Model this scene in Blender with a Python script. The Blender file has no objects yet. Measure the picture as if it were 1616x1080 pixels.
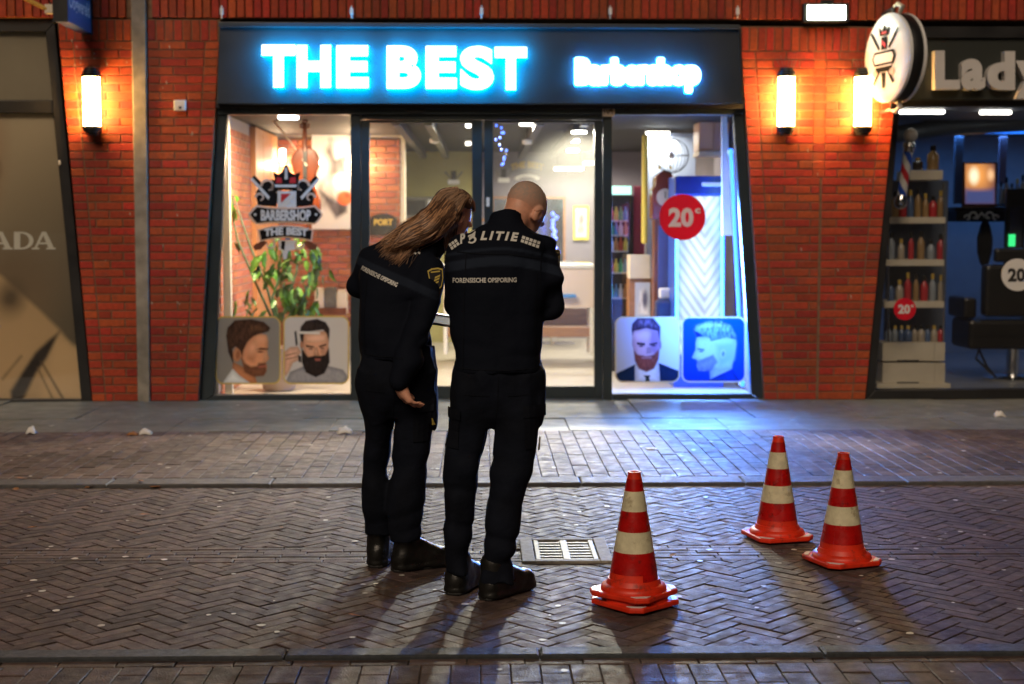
import bpy, bmesh, math, random
import numpy as np
from mathutils import Vector, Matrix, Euler
from mathutils.bvhtree import BVHTree

random.seed(11)
rng = np.random.default_rng(11)
SC = bpy.context.scene
COL = SC.collection
R = math.radians

# ---------------------------------------------------------------- camera
CAM_H, TILT, YAW, FOC = 1.53, R(4.585), R(1.2), 2244.4
cam_d = bpy.data.cameras.new('camera')
cam = bpy.data.objects.new('camera', cam_d); COL.objects.link(cam)
cam.location = (0, 0, CAM_H)
cam.rotation_euler = (R(90) - TILT, 0, -YAW)
cam_d.lens, cam_d.sensor_width, cam_d.clip_end = 50.0, 36.0, 900.0
cam_d.dof.use_dof = True
cam_d.dof.focus_distance = 6.15
cam_d.dof.aperture_fstop = 2.4
SC.camera = cam

# ---------------------------------------------------------------- world, sun, exposure
W = bpy.data.worlds.new('World'); SC.world = W; W.use_nodes = True
wn = W.node_tree.nodes; wl = W.node_tree.links
bg = wn['Background']
sky = wn.new('ShaderNodeTexSky'); sky.sky_type = 'NISHITA'; sky.sun_disc = False
SUN_EL, SUN_AZ = R(50), R(200)
sky.sun_elevation = R(-4.0); sky.sun_rotation = SUN_AZ
sky.air_density = 1.0; sky.dust_density = 2.0
wl.new(sky.outputs[0], bg.inputs[0]); bg.inputs[1].default_value = 0.15
# dim warm street light of the shopping street behind the photographer
sun_d = bpy.data.lights.new('sun', 'SUN'); sun_d.energy = 1.45; sun_d.angle = R(30); sun_d.color = (1.0, 0.78, 0.58)
sun = bpy.data.objects.new('sun', sun_d); COL.objects.link(sun)
sun.rotation_euler = (R(50), 0, R(-16))
VS = SC.view_settings
VS.view_transform = 'Standard'; VS.look = 'None'; VS.exposure = 0.15; VS.gamma = 1.0; VS.use_curve_mapping = False
SC.render.engine = 'CYCLES'
SC.cycles.use_denoising = True
SC.cycles.sample_clamp_indirect = 6.0
SC.cycles.max_bounces = 6; SC.cycles.transparent_max_bounces = 12

# ---------------------------------------------------------------- pixel rays -> points of the place
_fw = Vector((math.sin(YAW) * math.cos(TILT), math.cos(YAW) * math.cos(TILT), -math.sin(TILT)))
_rt = Vector((math.cos(YAW), -math.sin(YAW), 0))
_up = _rt.cross(_fw)
def ray(px, py):
    return _fw + _rt * ((px - 808) / FOC) + _up * ((540 - py) / FOC)
def atY(px, py, Y):
    d = ray(px, py); k = Y / d.y
    return Vector((d.x * k, Y, CAM_H + d.z * k))
def ground(px, py, z=0.0):
    d = ray(px, py); k = (z - CAM_H) / d.z
    return Vector((d.x * k, d.y * k, z))
YF = ground(808, 636).y          # front plane of the brick piers
def F(px, py, dy=0.0):
    return atY(px, py, YF + dy)

# ---------------------------------------------------------------- object helpers
def world_of(o):
    if o.parent is None: return o.matrix_basis.copy()
    return world_of(o.parent) @ o.matrix_parent_inverse @ o.matrix_basis
def link(o, parent=None):
    COL.objects.link(o)
    if parent is not None:
        o.parent = parent
        o.matrix_parent_inverse = world_of(parent).inverted()
    return o
def tag(o, label=None, cat=None, group=None, kind=None):
    if label: o['label'] = label
    if cat: o['category'] = cat
    if group: o['group'] = group
    if kind: o['kind'] = kind
    return o
def thing(name, label, cat, loc=(0, 0, 0), group=None):
    o = bpy.data.objects.new(name, None); o.empty_display_size = 0.1
    o.location = loc
    link(o)
    return tag(o, label, cat, group)
def copy_tree(o, loc, rz=0.0, label=None, parent=None):
    c = o.copy(); COL.objects.link(c)
    if parent is None:
        c.location = loc; c.rotation_euler = (0, 0, rz)
        if label: c['label'] = label
    else: c.parent = parent
    for ch in list(o.children): copy_tree(ch, None, 0, None, c)
    return c

class MB:
    """collects shapes for ONE mesh"""
    def __init__(s): s.v = []; s.f = []; s.m = []; s.a = []
    def add(s, vs, fs, mi=0, at=0.0):
        n = len(s.v); s.v += [tuple(v) for v in vs]
        for f in fs: s.f.append(tuple(i + n for i in f)); s.m.append(mi); s.a.append(at)
        return s
    def box(s, c, size, rot=None, mi=0, at=0.0):
        hx, hy, hz = size[0] / 2, size[1] / 2, size[2] / 2
        vs = [Vector((x, y, z)) for x in (-hx, hx) for y in (-hy, hy) for z in (-hz, hz)]
        if rot is not None: vs = [rot @ v for v in vs]
        c = Vector(c); vs = [v + c for v in vs]
        return s.add(vs, [(0, 1, 3, 2), (4, 6, 7, 5), (0, 4, 5, 1), (2, 3, 7, 6), (0, 2, 6, 4), (1, 5, 7, 3)], mi, at)
    def prism(s, pts, dirv, mi=0, at=0.0):
        """polygon pts (3D) extruded by vector dirv"""
        n = len(pts); d = Vector(dirv); a = [Vector(p) for p in pts]
        vs = a + [p + d for p in a]
        fs = [tuple(range(n))[::-1], tuple(range(n, 2 * n))] + [(i, (i + 1) % n, n + (i + 1) % n, n + i) for i in range(n)]
        return s.add(vs, fs, mi, at)
    def tube(s, path, rad, n=8, mi=0, cap=True, at=0.0):
        path = [Vector(p) for p in path]
        if not hasattr(rad, '__len__'): rad = [rad] * len(path)
        vs = []; fs = []; ref = None
        for i, p in enumerate(path):
            t = (path[min(i + 1, len(path) - 1)] - path[max(i - 1, 0)]).normalized()
            if ref is None:
                ref = Vector((0, 0, 1)) if abs(t.z) < .9 else Vector((1, 0, 0))
            a = t.cross(ref)
            if a.length < 1e-6: a = t.orthogonal()
            a.normalize(); b = a.cross(t).normalized(); ref = b
            for k in range(n):
                g = 2 * math.pi * k / n
                vs.append(p + (a * math.cos(g) + b * math.sin(g)) * rad[i])
        for i in range(len(path) - 1):
            for k in range(n):
                k2 = (k + 1) % n
                fs.append((i * n + k, i * n + k2, (i + 1) * n + k2, (i + 1) * n + k))
        if cap:
            fs.append(tuple(range(n))[::-1]); fs.append(tuple((len(path) - 1) * n + k for k in range(n)))
        return s.add(vs, fs, mi, at)
    def lathe(s, prof, n=24, c=(0, 0, 0), mi=0, axis='z', cap=True):
        c = Vector(c); vs = []; fs = []
        for r, z in prof:
            for k in range(n):
                g = 2 * math.pi * k / n
                x, y = r * math.cos(g), r * math.sin(g)
                vs.append(c + (Vector((x, y, z)) if axis == 'z' else Vector((z, x, y)) if axis == 'x' else Vector((y, z, x))))
        for i in range(len(prof) - 1):
            for k in range(n):
                k2 = (k + 1) % n
                fs.append((i * n + k, i * n + k2, (i + 1) * n + k2, (i + 1) * n + k))
        if cap:
            fs.append(tuple(range(n))[::-1]); fs.append(tuple((len(prof) - 1) * n + k for k in range(n)))
        return s.add(vs, fs, mi)
    def mesh(s, name, mats, smooth=False):
        me = bpy.data.meshes.new(name); me.from_pydata(s.v, [], s.f)
        for m in (mats if isinstance(mats, (list, tuple)) else [mats]): me.materials.append(m)
        me.polygons.foreach_set('material_index', s.m)
        at = me.attributes.new('var', 'FLOAT', 'FACE'); at.data.foreach_set('value', s.a)
        if smooth: me.polygons.foreach_set('use_smooth', [True] * len(s.f))
        bm = bmesh.new(); bm.from_mesh(me); bmesh.ops.recalc_face_normals(bm, faces=bm.faces); bm.to_mesh(me); bm.free()
        me.update()
        return me
    def build(s, name, mats, parent=None, smooth=False, bevel=0.0, seg=2):
        o = bpy.data.objects.new(name, s.mesh(name, mats, smooth))
        if bevel:
            b = o.modifiers.new('bevel', 'BEVEL'); b.width = bevel; b.segments = seg; b.limit_method = 'ANGLE'; b.angle_limit = R(40)
        if smooth:
            set_auto(o)
        return link(o, parent)
def set_auto(o, ang=45):
    me = o.data
    try: me.set_sharp_from_angle(angle=R(ang))
    except Exception: pass

def obj_np(name, V, Fc, mats, parent=None, smooth=True, attrs=None, midx=None):
    me = bpy.data.meshes.new(name)
    me.from_pydata([tuple(map(float, v)) for v in V], [], [tuple(int(i) for i in f) for f in Fc])
    for m in (mats if isinstance(mats, (list, tuple)) else [mats]): me.materials.append(m)
    if midx is not None: me.polygons.foreach_set('material_index', [int(i) for i in midx])
    if smooth: me.polygons.foreach_set('use_smooth', [True] * len(me.polygons))
    for k, val in (attrs or {}).items():
        if val.ndim == 1:
            a = me.attributes.new(k, 'FLOAT', 'POINT'); a.data.foreach_set('value', val.astype(np.float32))
        else:
            a = me.attributes.new(k, 'FLOAT_COLOR', 'POINT')
            c = np.ones((len(val), 4), np.float32); c[:, :3] = val; a.data.foreach_set('color', c.ravel())
    me.update()
    return link(bpy.data.objects.new(name, me), parent)

# ---------------------------------------------------------------- materials
def mat(name, col, rough=.6, metal=0.0, spec=.5, var=0.0, vscale=6.0, bump=0.0, bscale=60.0, emit=None, estr=0.0,
        rnd=0.0, scuff=None, coat=0.0, attr=None, dirt=0.0, rvar=0.0, sheen=0.0, sss=0.0, stretch=None, alpha=None):
    m = bpy.data.materials.new(name); m.use_nodes = True
    nt = m.node_tree; N = nt.nodes; L = nt.links; p = N['Principled BSDF']
    p.inputs['Roughness'].default_value = rough; p.inputs['Metallic'].default_value = metal
    p.inputs['Specular IOR Level'].default_value = spec
    if coat: p.inputs['Coat Weight'].default_value = coat; p.inputs['Coat Roughness'].default_value = .15
    if sheen: p.inputs['Sheen Weight'].default_value = sheen; p.inputs['Sheen Roughness'].default_value = .5
    if sss: p.inputs['Subsurface Weight'].default_value = sss; p.inputs['Subsurface Radius'].default_value = (.012, .005, .003); p.inputs['Subsurface Scale'].default_value = 1.0
    c4 = (*col, 1)
    geo = N.new('ShaderNodeNewGeometry'); vec = geo.outputs['Position']
    if stretch:
        mp = N.new('ShaderNodeMapping'); mp.inputs['Scale'].default_value = stretch; L.new(vec, mp.inputs[0]); vec = mp.outputs[0]
    src = None
    if attr:
        a = N.new('ShaderNodeAttribute'); a.attribute_name = attr; src = a.outputs['Color']
    def noise(scale, det=4):
        n = N.new('ShaderNodeTexNoise'); n.inputs['Scale'].default_value = scale; n.inputs['Detail'].default_value = det
        L.new(vec, n.inputs['Vector']); return n.outputs[0]
    def mulv(fac_socket, lo, hi):
        mr = N.new('ShaderNodeMapRange'); mr.inputs[1].default_value = .3; mr.inputs[2].default_value = .7
        mr.inputs[3].default_value = lo; mr.inputs[4].default_value = hi; L.new(fac_socket, mr.inputs[0]); return mr.outputs[0]
    def apply_mul(src, val):
        h = N.new('ShaderNodeHueSaturation'); h.inputs['Saturation'].default_value = 1
        if src is None: h.inputs['Color'].default_value = c4
        else: L.new(src, h.inputs['Color'])
        L.new(val, h.inputs['Value']); return h.outputs[0]
    if var: src = apply_mul(src, mulv(noise(vscale), 1 - var, 1 + var))
    if rnd:
        oi = N.new('ShaderNodeObjectInfo'); at = N.new('ShaderNodeAttribute'); at.attribute_name = 'var'
        ad = N.new('ShaderNodeMath'); ad.operation = 'ADD'; L.new(oi.outputs['Random'], ad.inputs[0]); L.new(at.outputs['Fac'], ad.inputs[1])
        fr = N.new('ShaderNodeMath'); fr.operation = 'FRACT'; L.new(ad.outputs[0], fr.inputs[0])
        mr = N.new('ShaderNodeMapRange'); mr.inputs[3].default_value = 1 - rnd; mr.inputs[4].default_value = 1 + rnd; L.new(fr.outputs[0], mr.inputs[0])
        src = apply_mul(src, mr.outputs[0])
        hs = src.node
        m2 = N.new('ShaderNodeMath'); m2.operation = 'MULTIPLY'; m2.inputs[1].default_value = 7.31; L.new(fr.outputs[0], m2.inputs[0])
        f2 = N.new('ShaderNodeMath'); f2.operation = 'FRACT'; L.new(m2.outputs[0], f2.inputs[0])
        mr2 = N.new('ShaderNodeMapRange'); mr2.inputs[3].default_value = .492; mr2.inputs[4].default_value = .512; L.new(f2.outputs[0], mr2.inputs[0])
        L.new(mr2.outputs[0], hs.inputs['Hue'])
    if dirt:
        src = apply_mul(src, mulv(noise(1.3, 8), 1 - dirt, 1.0))
    if scuff:
        amt, sc_, sx = scuff
        nn = N.new('ShaderNodeTexNoise'); nn.inputs['Scale'].default_value = sx; nn.inputs['Detail'].default_value = 9; nn.inputs['Roughness'].default_value = .7; L.new(geo.outputs['Position'], nn.inputs['Vector'])
        rr = N.new('ShaderNodeMapRange'); rr.inputs[1].default_value = .55; rr.inputs[2].default_value = .70; rr.inputs[3].default_value = 0; rr.inputs[4].default_value = amt; L.new(nn.outputs[0], rr.inputs[0])
        mx = N.new('ShaderNodeMix'); mx.data_type = 'RGBA'; L.new(rr.outputs[0], mx.inputs[0])
        if src is None: mx.inputs[6].default_value = c4
        else: L.new(src, mx.inputs[6])
        mx.inputs[7].default_value = (*sc_, 1); src = mx.outputs[2]
    if src is None: p.inputs['Base Color'].default_value = c4
    else: L.new(src, p.inputs['Base Color'])
    if rvar: L.new(mulv(noise(vscale * .7, 6), max(rough - rvar, .03), min(rough + rvar, 1)), p.inputs['Roughness'])
    if bump:
        b = N.new('ShaderNodeBump'); b.inputs['Strength'].default_value = bump; b.inputs['Distance'].default_value = .01
        L.new(noise(bscale, 6), b.inputs['Height']); L.new(b.outputs[0], p.inputs['Normal'])
    if emit is not None:
        p.inputs['Emission Color'].default_value = (*emit, 1); p.inputs['Emission Strength'].default_value = estr
        if attr == 'ecol': L.new(src, p.inputs['Emission Color'])
    m.cycles.emission_sampling = 'FRONT_BACK' if estr > 3 else 'AUTO'
    return m

def glass_mat(name, tint=(1, 1, 1), extra=0.0, dust=0.0):
    m = bpy.data.materials.new(name); m.use_nodes = True
    nt = m.node_tree; N = nt.nodes; L = nt.links
    N.remove(N['Principled BSDF']); out = N['Material Output']
    t = N.new('ShaderNodeBsdfTransparent'); t.inputs[0].default_value = (*tint, 1)
    g = N.new('ShaderNodeBsdfGlossy'); g.inputs['Roughness'].default_value = .03; g.inputs[0].default_value = (1, 1, 1, 1)
    fr = N.new('ShaderNodeFresnel'); fr.inputs[0].default_value = 1.4
    ad = N.new('ShaderNodeMath'); ad.inputs[1].default_value = extra; L.new(fr.outputs[0], ad.inputs[0])
    mx = N.new('ShaderNodeMixShader'); L.new(ad.outputs[0], mx.inputs[0]); L.new(t.outputs[0], mx.inputs[1]); L.new(g.outputs[0], mx.inputs[2])
    last = mx.outputs[0]
    if dust:
        d = N.new('ShaderNodeBsdfDiffuse'); d.inputs[0].default_value = (.6, .58, .5, 1)
        tr = N.new('ShaderNodeBsdfTranslucent'); tr.inputs[0].default_value = (.7, .68, .6, 1)
        ms = N.new('ShaderNodeMixShader'); ms.inputs[0].default_value = .6; L.new(d.outputs[0], ms.inputs[1]); L.new(tr.outputs[0], ms.inputs[2])
        geo = N.new('ShaderNodeNewGeometry')
        vo = N.new('ShaderNodeTexVoronoi'); vo.inputs['Scale'].default_value = 38; L.new(geo.outputs['Position'], vo.inputs['Vector'])
        no = N.new('ShaderNodeTexNoise'); no.inputs['Scale'].default_value = 3.5; no.inputs['Detail'].default_value = 5; L.new(geo.outputs['Position'], no.inputs['Vector'])
        mr = N.new('ShaderNodeMapRange'); mr.inputs[1].default_value = .16; mr.inputs[2].default_value = .06; mr.inputs[3].default_value = 0; mr.inputs[4].default_value = 1; L.new(vo.outputs['Distance'], mr.inputs[0])
        m1 = N.new('ShaderNodeMapRange'); m1.inputs[1].default_value = .48; m1.inputs[2].default_value = .7; m1.inputs[3].default_value = 0; m1.inputs[4].default_value = dust; L.new(no.outputs[0], m1.inputs[0])
        mu = N.new('ShaderNodeMath'); mu.operation = 'MULTIPLY'; L.new(mr.outputs[0], mu.inputs[0]); L.new(m1.outputs[0], mu.inputs[1])
        ad2 = N.new('ShaderNodeMath'); ad2.inputs[1].default_value = dust * .05; L.new(mu.outputs[0], ad2.inputs[0])
        mz = N.new('ShaderNodeMixShader'); L.new(ad2.outputs[0], mz.inputs[0]); L.new(last, mz.inputs[1]); L.new(ms.outputs[0], mz.inputs[2]); last = mz.outputs[0]
    L.new(last, out.inputs[0])
    return m

M = {}
M['brick'] = mat('red_brick', (.44, .046, .013), .72, var=.2, vscale=30, bump=.35, bscale=160, rnd=.24, dirt=.38, scuff=(.55, (.10, .06, .045), 5.0))
M['brick_in'] = mat('inner_brick', (.40, .12, .06), .75, var=.15, vscale=30, bump=.2, bscale=120, rnd=.2)
M['mortar'] = mat('mortar', (.19, .11, .065), .9, var=.2, vscale=20, bump=.3, bscale=200)
M['mortar_in'] = mat('inner_mortar', (.5, .42, .34), .9)
M['concrete'] = mat('concrete', (.33, .30, .25), .8, var=.25, vscale=9, bump=.3, bscale=90, dirt=.35)
M['frame'] = mat('painted_aluminium', (.022, .032, .036), .38, var=.12, vscale=5, rvar=.1)
M['black'] = mat('black_paint', (.012, .012, .013), .45, rvar=.1)
M['fascia'] = mat('fascia_panel', (.026, .030, .033), .42, var=.1, vscale=3, rvar=.08)
M['white'] = mat('white_paint', (.75, .74, .70), .5, var=.05)
M['glass'] = glass_mat('window_glass', (.97, .98, .98), .01)
M['glass_dusty'] = glass_mat('dusty_door_glass', (.96, .97, .95), .015, dust=.5)
M['chrome'] = mat('chrome', (.8, .8, .8), .18, metal=1.0)
M['steel'] = mat('galvanised_steel', (.20, .19, .16), .55, metal=.3, var=.25, vscale=40, dirt=.3)
M['paving'] = mat('paving_brick', (.094, .063, .056), .62, spec=.36, var=.32, vscale=22, bump=.5, bscale=130, rnd=.42, dirt=.42, rvar=.16, scuff=(.5, (.19, .16, .13), 9.0))
M['paving2'] = mat('footway_brick', (.145, .105, .092), .62, spec=.36, var=.28, vscale=22, bump=.45, bscale=130, rnd=.34, dirt=.38, rvar=.16, scuff=(.5, (.24, .21, .18), 9.0))
M['sand'] = mat('joint_sand', (.068, .054, .045), .95, var=.3, vscale=60)
M['slab'] = mat('pavement_slab', (.19, .20, .17), .5, scuff=(.6, (.09, .09, .08), 4.0), var=.2, vscale=7, bump=.3, bscale=150, rnd=.12, dirt=.35, rvar=.12)
M['kerb'] = mat('kerb_stone', (.085, .082, .082), .62, var=.22, vscale=30, bump=.5, bscale=240, rnd=.12, rvar=.1)
M['asphalt'] = mat('asphalt', (.04, .037, .034), .85, var=.2, vscale=30, bump=.4, bscale=200)
M['wood'] = mat('warm_wood', (.32, .15, .06), .45, var=.25, vscale=5, stretch=(1, 1, 8))
M['cellow'] = mat('varnished_wood', (.17, .035, .010), .25, var=.2, vscale=6, coat=.5)
M['darkwood'] = mat('dark_wood', (.16, .05, .025), .4, var=.25, vscale=7)

# ---------------------------------------------------------------- text
def glyph(ch, offset=0.0, shear=0.0, res=4, extrude=0.0):
    cu = bpy.data.curves.new('t', 'FONT'); cu.body = ch; cu.size = 1.0; cu.offset = offset; cu.shear = shear
    cu.resolution_u = res; cu.extrude = extrude; cu.fill_mode = 'BOTH'
    o = bpy.data.objects.new('t', cu)
    me = bpy.data.meshes.new_from_object(o)
    V = np.array([v.co[:] for v in me.vertices]).reshape(-1, 3)
    Fc = [tuple(p.vertices) for p in me.polygons]
    bpy.data.objects.remove(o); bpy.data.meshes.remove(me); bpy.data.curves.remove(cu)
    return V, Fc
def line_layout(txt, offset=0.0, shear=0.0, res=3, extrude=0.0, track=0.0):
    """[(char, V, F)] on one line; V in em units"""
    out = []
    for i, ch in enumerate(txt):
        if ch == ' ': continue
        V, Fc = glyph(ch, offset, shear, res, extrude)
        Vp, _ = glyph(txt[:i + 1], offset, shear, 1)
        V = V.copy(); V[:, 0] += Vp[:, 0].max() - V[:, 0].max() + track * i
        out.append((ch, V, Fc))
    return out
def text_fit(txt, offset=0.0, shear=0.0, res=3, extrude=0.0, track=0.0):
    """letters normalised: x 0..1 over the line, z 0..1 over the cap height"""
    L = line_layout(txt, offset, shear, res, extrude, track)
    x0 = min(v[:, 0].min() for _, v, _ in L); x1 = max(v[:, 0].max() for _, v, _ in L)
    Vc, _ = glyph('E', offset, 0, 1); y0, y1 = Vc[:, 1].min(), Vc[:, 1].max()
    for _, v, _ in L:
        v[:, 0] = (v[:, 0] - x0) / (x1 - x0); v[:, 1] = (v[:, 1] - y0) / (y1 - y0)
    return L
def flat_text(txt, px0, px1, py0, py1, Y, m, parent, name='letter', depth=.004, offset=.02, shear=0, one=False, arc=0.0, dip=0.0, track=0.0):
    """lettering on a plane facing the street, px box given on plane Y; py0 top of capitals, py1 base line"""
    L = text_fit(txt, offset, shear, 3, 0.0, track)
    mb = MB(); objs = []
    for ch, V, Fc in L:
        P = []
        for x, z, _ in V:
            q = (x - .5) * 2
            P.append(atY(px0 + (px1 - px0) * x, py1 + (py0 - py1) * z - arc * (1 - q * q) + dip * (x - .5), Y))
        if not one: mb = MB()
        n = len(P)
        # front and back skins plus rim
        mb.add(P, Fc, 0)
        edges = {}
        for f in Fc:
            for i in range(len(f)):
                e = (f[i], f[(i + 1) % len(f)]); edges[e] = edges.get(e, 0) + 1
        rim = [e for e in edges if (e[1], e[0]) not in edges]
        B = [p + Vector((0, depth, 0)) for p in P]
        mb.add(P + B, [(a, b, b + n, a + n) for a, b in rim], min(1, len(m) - 1) if isinstance(m, (list, tuple)) else 0)
        if not one: objs.append(mb.build(name, m, parent))
    if one: objs.append(mb.build(name, m, parent))
    return objs
def slab(name, pts, y0, y1, m, parent=None, bevel=0.0):
    """polygon given in photo pixels on the plane YF+y0, extruded straight back to YF+y1"""
    P = [F(x, y, y0) for x, y in pts]
    return MB().prism(P, (0, y1 - y0, 0)).build(name, m, parent, bevel=bevel)

# ---------------------------------------------------------------- printed pictures (flat print as point colours)
def vnoise(P, seed=0):
    P = np.asarray(P, float); i = np.floor(P).astype(np.int64); f = P - i; f = f * f * (3 - 2 * f)
    def h(a, b, c):
        n = (a * 374761393 + b * 668265263 + c * 2147483647 + seed * 974711) & 0xffffffff
        n = ((n ^ (n >> 13)) * 1274126177) & 0xffffffff
        return ((n ^ (n >> 16)) & 0xffff) / 65535.0
    x, y, z = i[..., 0], i[..., 1], i[..., 2]; fx, fy, fz = f[..., 0], f[..., 1], f[..., 2]
    r = 0
    for dx in (0, 1):
        for dy in (0, 1):
            for dz in (0, 1):
                r = r + h(x + dx, y + dy, z + dz) * (fx if dx else 1 - fx) * (fy if dy else 1 - fy) * (fz if dz else 1 - fz)
    return r
def poly_sd(X, Y, pts):
    pts = np.array(pts, float); d = np.full(X.shape, 1e9); s = np.ones(X.shape)
    n = len(pts)
    for i in range(n):
        a = pts[i]; b = pts[i - 1]; ex, ey = b - a; wx, wy = X - a[0], Y - a[1]
        t = np.clip((wx * ex + wy * ey) / (ex * ex + ey * ey + 1e-12), 0, 1)
        d = np.minimum(d, (wx - ex * t) ** 2 + (wy - ey * t) ** 2)
        c1 = Y >= a[1]; c2 = Y < b[1]; c3 = ex * wy > ey * wx
        fl = (c1 & c2 & c3) | (~c1 & ~c2 & ~c3); s = np.where(fl, -s, s)
    return s * np.sqrt(d)
def paint(X, Y, bgc, layers, rounded=False):
    C = np.zeros(X.shape + (3,)) + np.array(bgc) if not callable(bgc) else bgc(X, Y)
    for ly in layers:
        kind, geo, col = ly[:3]; soft = ly[3] if len(ly) > 3 else 4.0; tex = ly[4] if len(ly) > 4 else 0
        if kind == 'p': sd = poly_sd(X, Y, geo)
        elif kind == 'e':
            cx, cy, rx, ry, an = geo; ca, sa = math.cos(an), math.sin(an)
            u = ((X - cx) * ca + (Y - cy) * sa) / rx; v = (-(X - cx) * sa + (Y - cy) * ca) / ry
            sd = (np.sqrt(u * u + v * v) - 1) * min(rx, ry)
        a = np.clip(.5 - sd / soft, 0, 1)[..., None]
        c = np.array(col) * np.ones(C.shape)
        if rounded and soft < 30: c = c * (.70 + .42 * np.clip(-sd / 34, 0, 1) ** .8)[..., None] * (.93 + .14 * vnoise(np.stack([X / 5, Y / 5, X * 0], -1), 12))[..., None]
        if tex:
            nz = vnoise(np.stack([X / 9, Y / 26, X * 0], -1), 3) * .6 + vnoise(np.stack([X / 4, Y / 9, X * 0], -1), 5) * .4
            c = c * (1 + tex * (nz[..., None] - .5) * 2)
        C = C * (1 - a) + c * a
    return np.clip(C, 0, 1)
M['print'] = mat('printed_film', (1, 1, 1), .4, attr='col')
def film(name, col=None):
    """translucent window film: lit from the street and from the room behind"""
    m = mat(name, col or (1, 1, 1), .55, spec=.25, attr=None if col else 'col'); N = m.node_tree.nodes; L = m.node_tree.links
    p = N['Principled BSDF']; tr = N.new('ShaderNodeBsdfTranslucent'); mx = N.new('ShaderNodeMixShader'); mx.inputs[0].default_value = .27
    if p.inputs['Base Color'].is_linked: L.new(p.inputs['Base Color'].links[0].from_socket, tr.inputs[0])
    else: tr.inputs[0].default_value = (*col, 1)
    L.new(p.outputs[0], mx.inputs[1]); L.new(tr.outputs[0], mx.inputs[2]); L.new(mx.outputs[0], N['Material Output'].inputs[0])
    return m
M['film'] = film('window_film')
def picture(name, px, py, Y, box, bgc, layers, n=90, corner=0.0, border=None, bw=0.0, parent=None, m=None, ar=1.0, punch=None):
    """picture on the plane Y over photo box px=(x0,x1), py=(y0,y1) or four corners; paint coords = box (x0,x1,y0,y1)"""
    nx = n; ny = int(n * ar)
    u, v = np.meshgrid(np.linspace(0, 1, nx + 1), np.linspace(0, 1, ny + 1))
    X = box[0] + (box[1] - box[0]) * u; Yp = box[2] + (box[3] - box[2]) * v
    C = paint(X, Yp, bgc, layers, punch is not None)
    if punch:
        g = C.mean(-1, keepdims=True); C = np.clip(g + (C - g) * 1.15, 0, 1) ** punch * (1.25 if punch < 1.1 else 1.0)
    w, h = box[1] - box[0], box[3] - box[2]
    dx = np.abs(X - (box[0] + box[1]) / 2) - w / 2 + corner; dy = np.abs(Yp - (box[2] + box[3]) / 2) - h / 2 + corner
    sd = np.minimum(np.maximum(dx, dy), 0) + np.sqrt(np.maximum(dx, 0) ** 2 + np.maximum(dy, 0) ** 2) - corner
    if border is not None:
        a = np.clip(.5 + (sd + bw) / 3, 0, 1)[..., None]; C = C * (1 - a) + np.array(border) * a
    if len(px) == 2: q = [(px[0], py[0]), (px[1], py[0]), (px[1], py[1]), (px[0], py[1])]
    else: q = list(zip(px, py))
    K = [np.array(atY(a, b, Y)) for a, b in q]
    uu, vv = u[..., None], v[..., None]
    P = (K[0] * (1 - uu) + K[1] * uu) * (1 - vv) + (K[3] * (1 - uu) + K[2] * uu) * vv
    P = P.reshape(-1, 3); fs = []
    cs = (sd[:-1, :-1] + sd[1:, 1:] + sd[1:, :-1] + sd[:-1, 1:]) / 4
    for j in range(ny):
        for i in range(nx):
            if cs[j, i] > 0: continue
            a = j * (nx + 1) + i; fs.append((a, a + nx + 1, a + nx + 2, a + 1))
    return obj_np(name, P, fs, m or M['print'], parent, False, {'col': C.reshape(-1, 3)})
# ================================================================ GROUND
def clip_y(poly, ylo, yhi):
    def cl(ps, keep, cut):
        out = []
        for i in range(len(ps)):
            a, b = ps[i - 1], ps[i]
            if keep(a) != keep(b):
                t = (cut - a[1]) / (b[1] - a[1]); out.append((a[0] + (b[0] - a[0]) * t, cut))
            if keep(b): out.append(b)
        return out
    p = cl(poly, lambda q: q[1] >= ylo, ylo)
    return cl(p, lambda q: q[1] <= yhi, yhi) if p else p
def area(p): return abs(sum(p[i - 1][0] * p[i][1] - p[i][0] * p[i - 1][1] for i in range(len(p)))) / 2
def paver_geo(poly, h=.05, c=.0028, gap=.0021):
    """prism with chamfered top; poly ccw around its centre"""
    cx = sum(p[0] for p in poly) / len(poly); cy = sum(p[1] for p in poly) / len(poly)
    def off(d):
        r = []; n = len(poly)
        for i in range(n):
            a, b, e = Vector(poly[i - 1]), Vector(poly[i]), Vector(poly[(i + 1) % n])
            d1 = (b - a).normalized(); d2 = (e - b).normalized()
            n1 = Vector((-d1.y, d1.x)); n2 = Vector((-d2.y, d2.x)); k = n1 + n2
            den = max(k.dot(n1), .35); r.append(b + k * (d / den))
        return r
    o1 = off(gap); o2 = off(gap + c); n = len(poly)
    V = [(p.x, p.y, -h) for p in o1] + [(p.x, p.y, -c * .8) for p in o1] + [(p.x, p.y, 0) for p in o2]
    Fc = [tuple(range(2 * n, 3 * n))]
    for r in (0, 1):
        for i in range(n): Fc.append((r * n + i, r * n + (i + 1) % n, (r + 1) * n + (i + 1) % n, (r + 1) * n + i))
    return V, Fc
def ccw(p):
    s = sum(p[i - 1][0] * p[i][1] - p[i][0] * p[i - 1][1] for i in range(len(p)))
    return p if s > 0 else p[::-1]
def in_view(x, y, m=0.25): return abs(x - y * math.tan(YAW)) < y * .362 + m
_shared = {}
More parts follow.
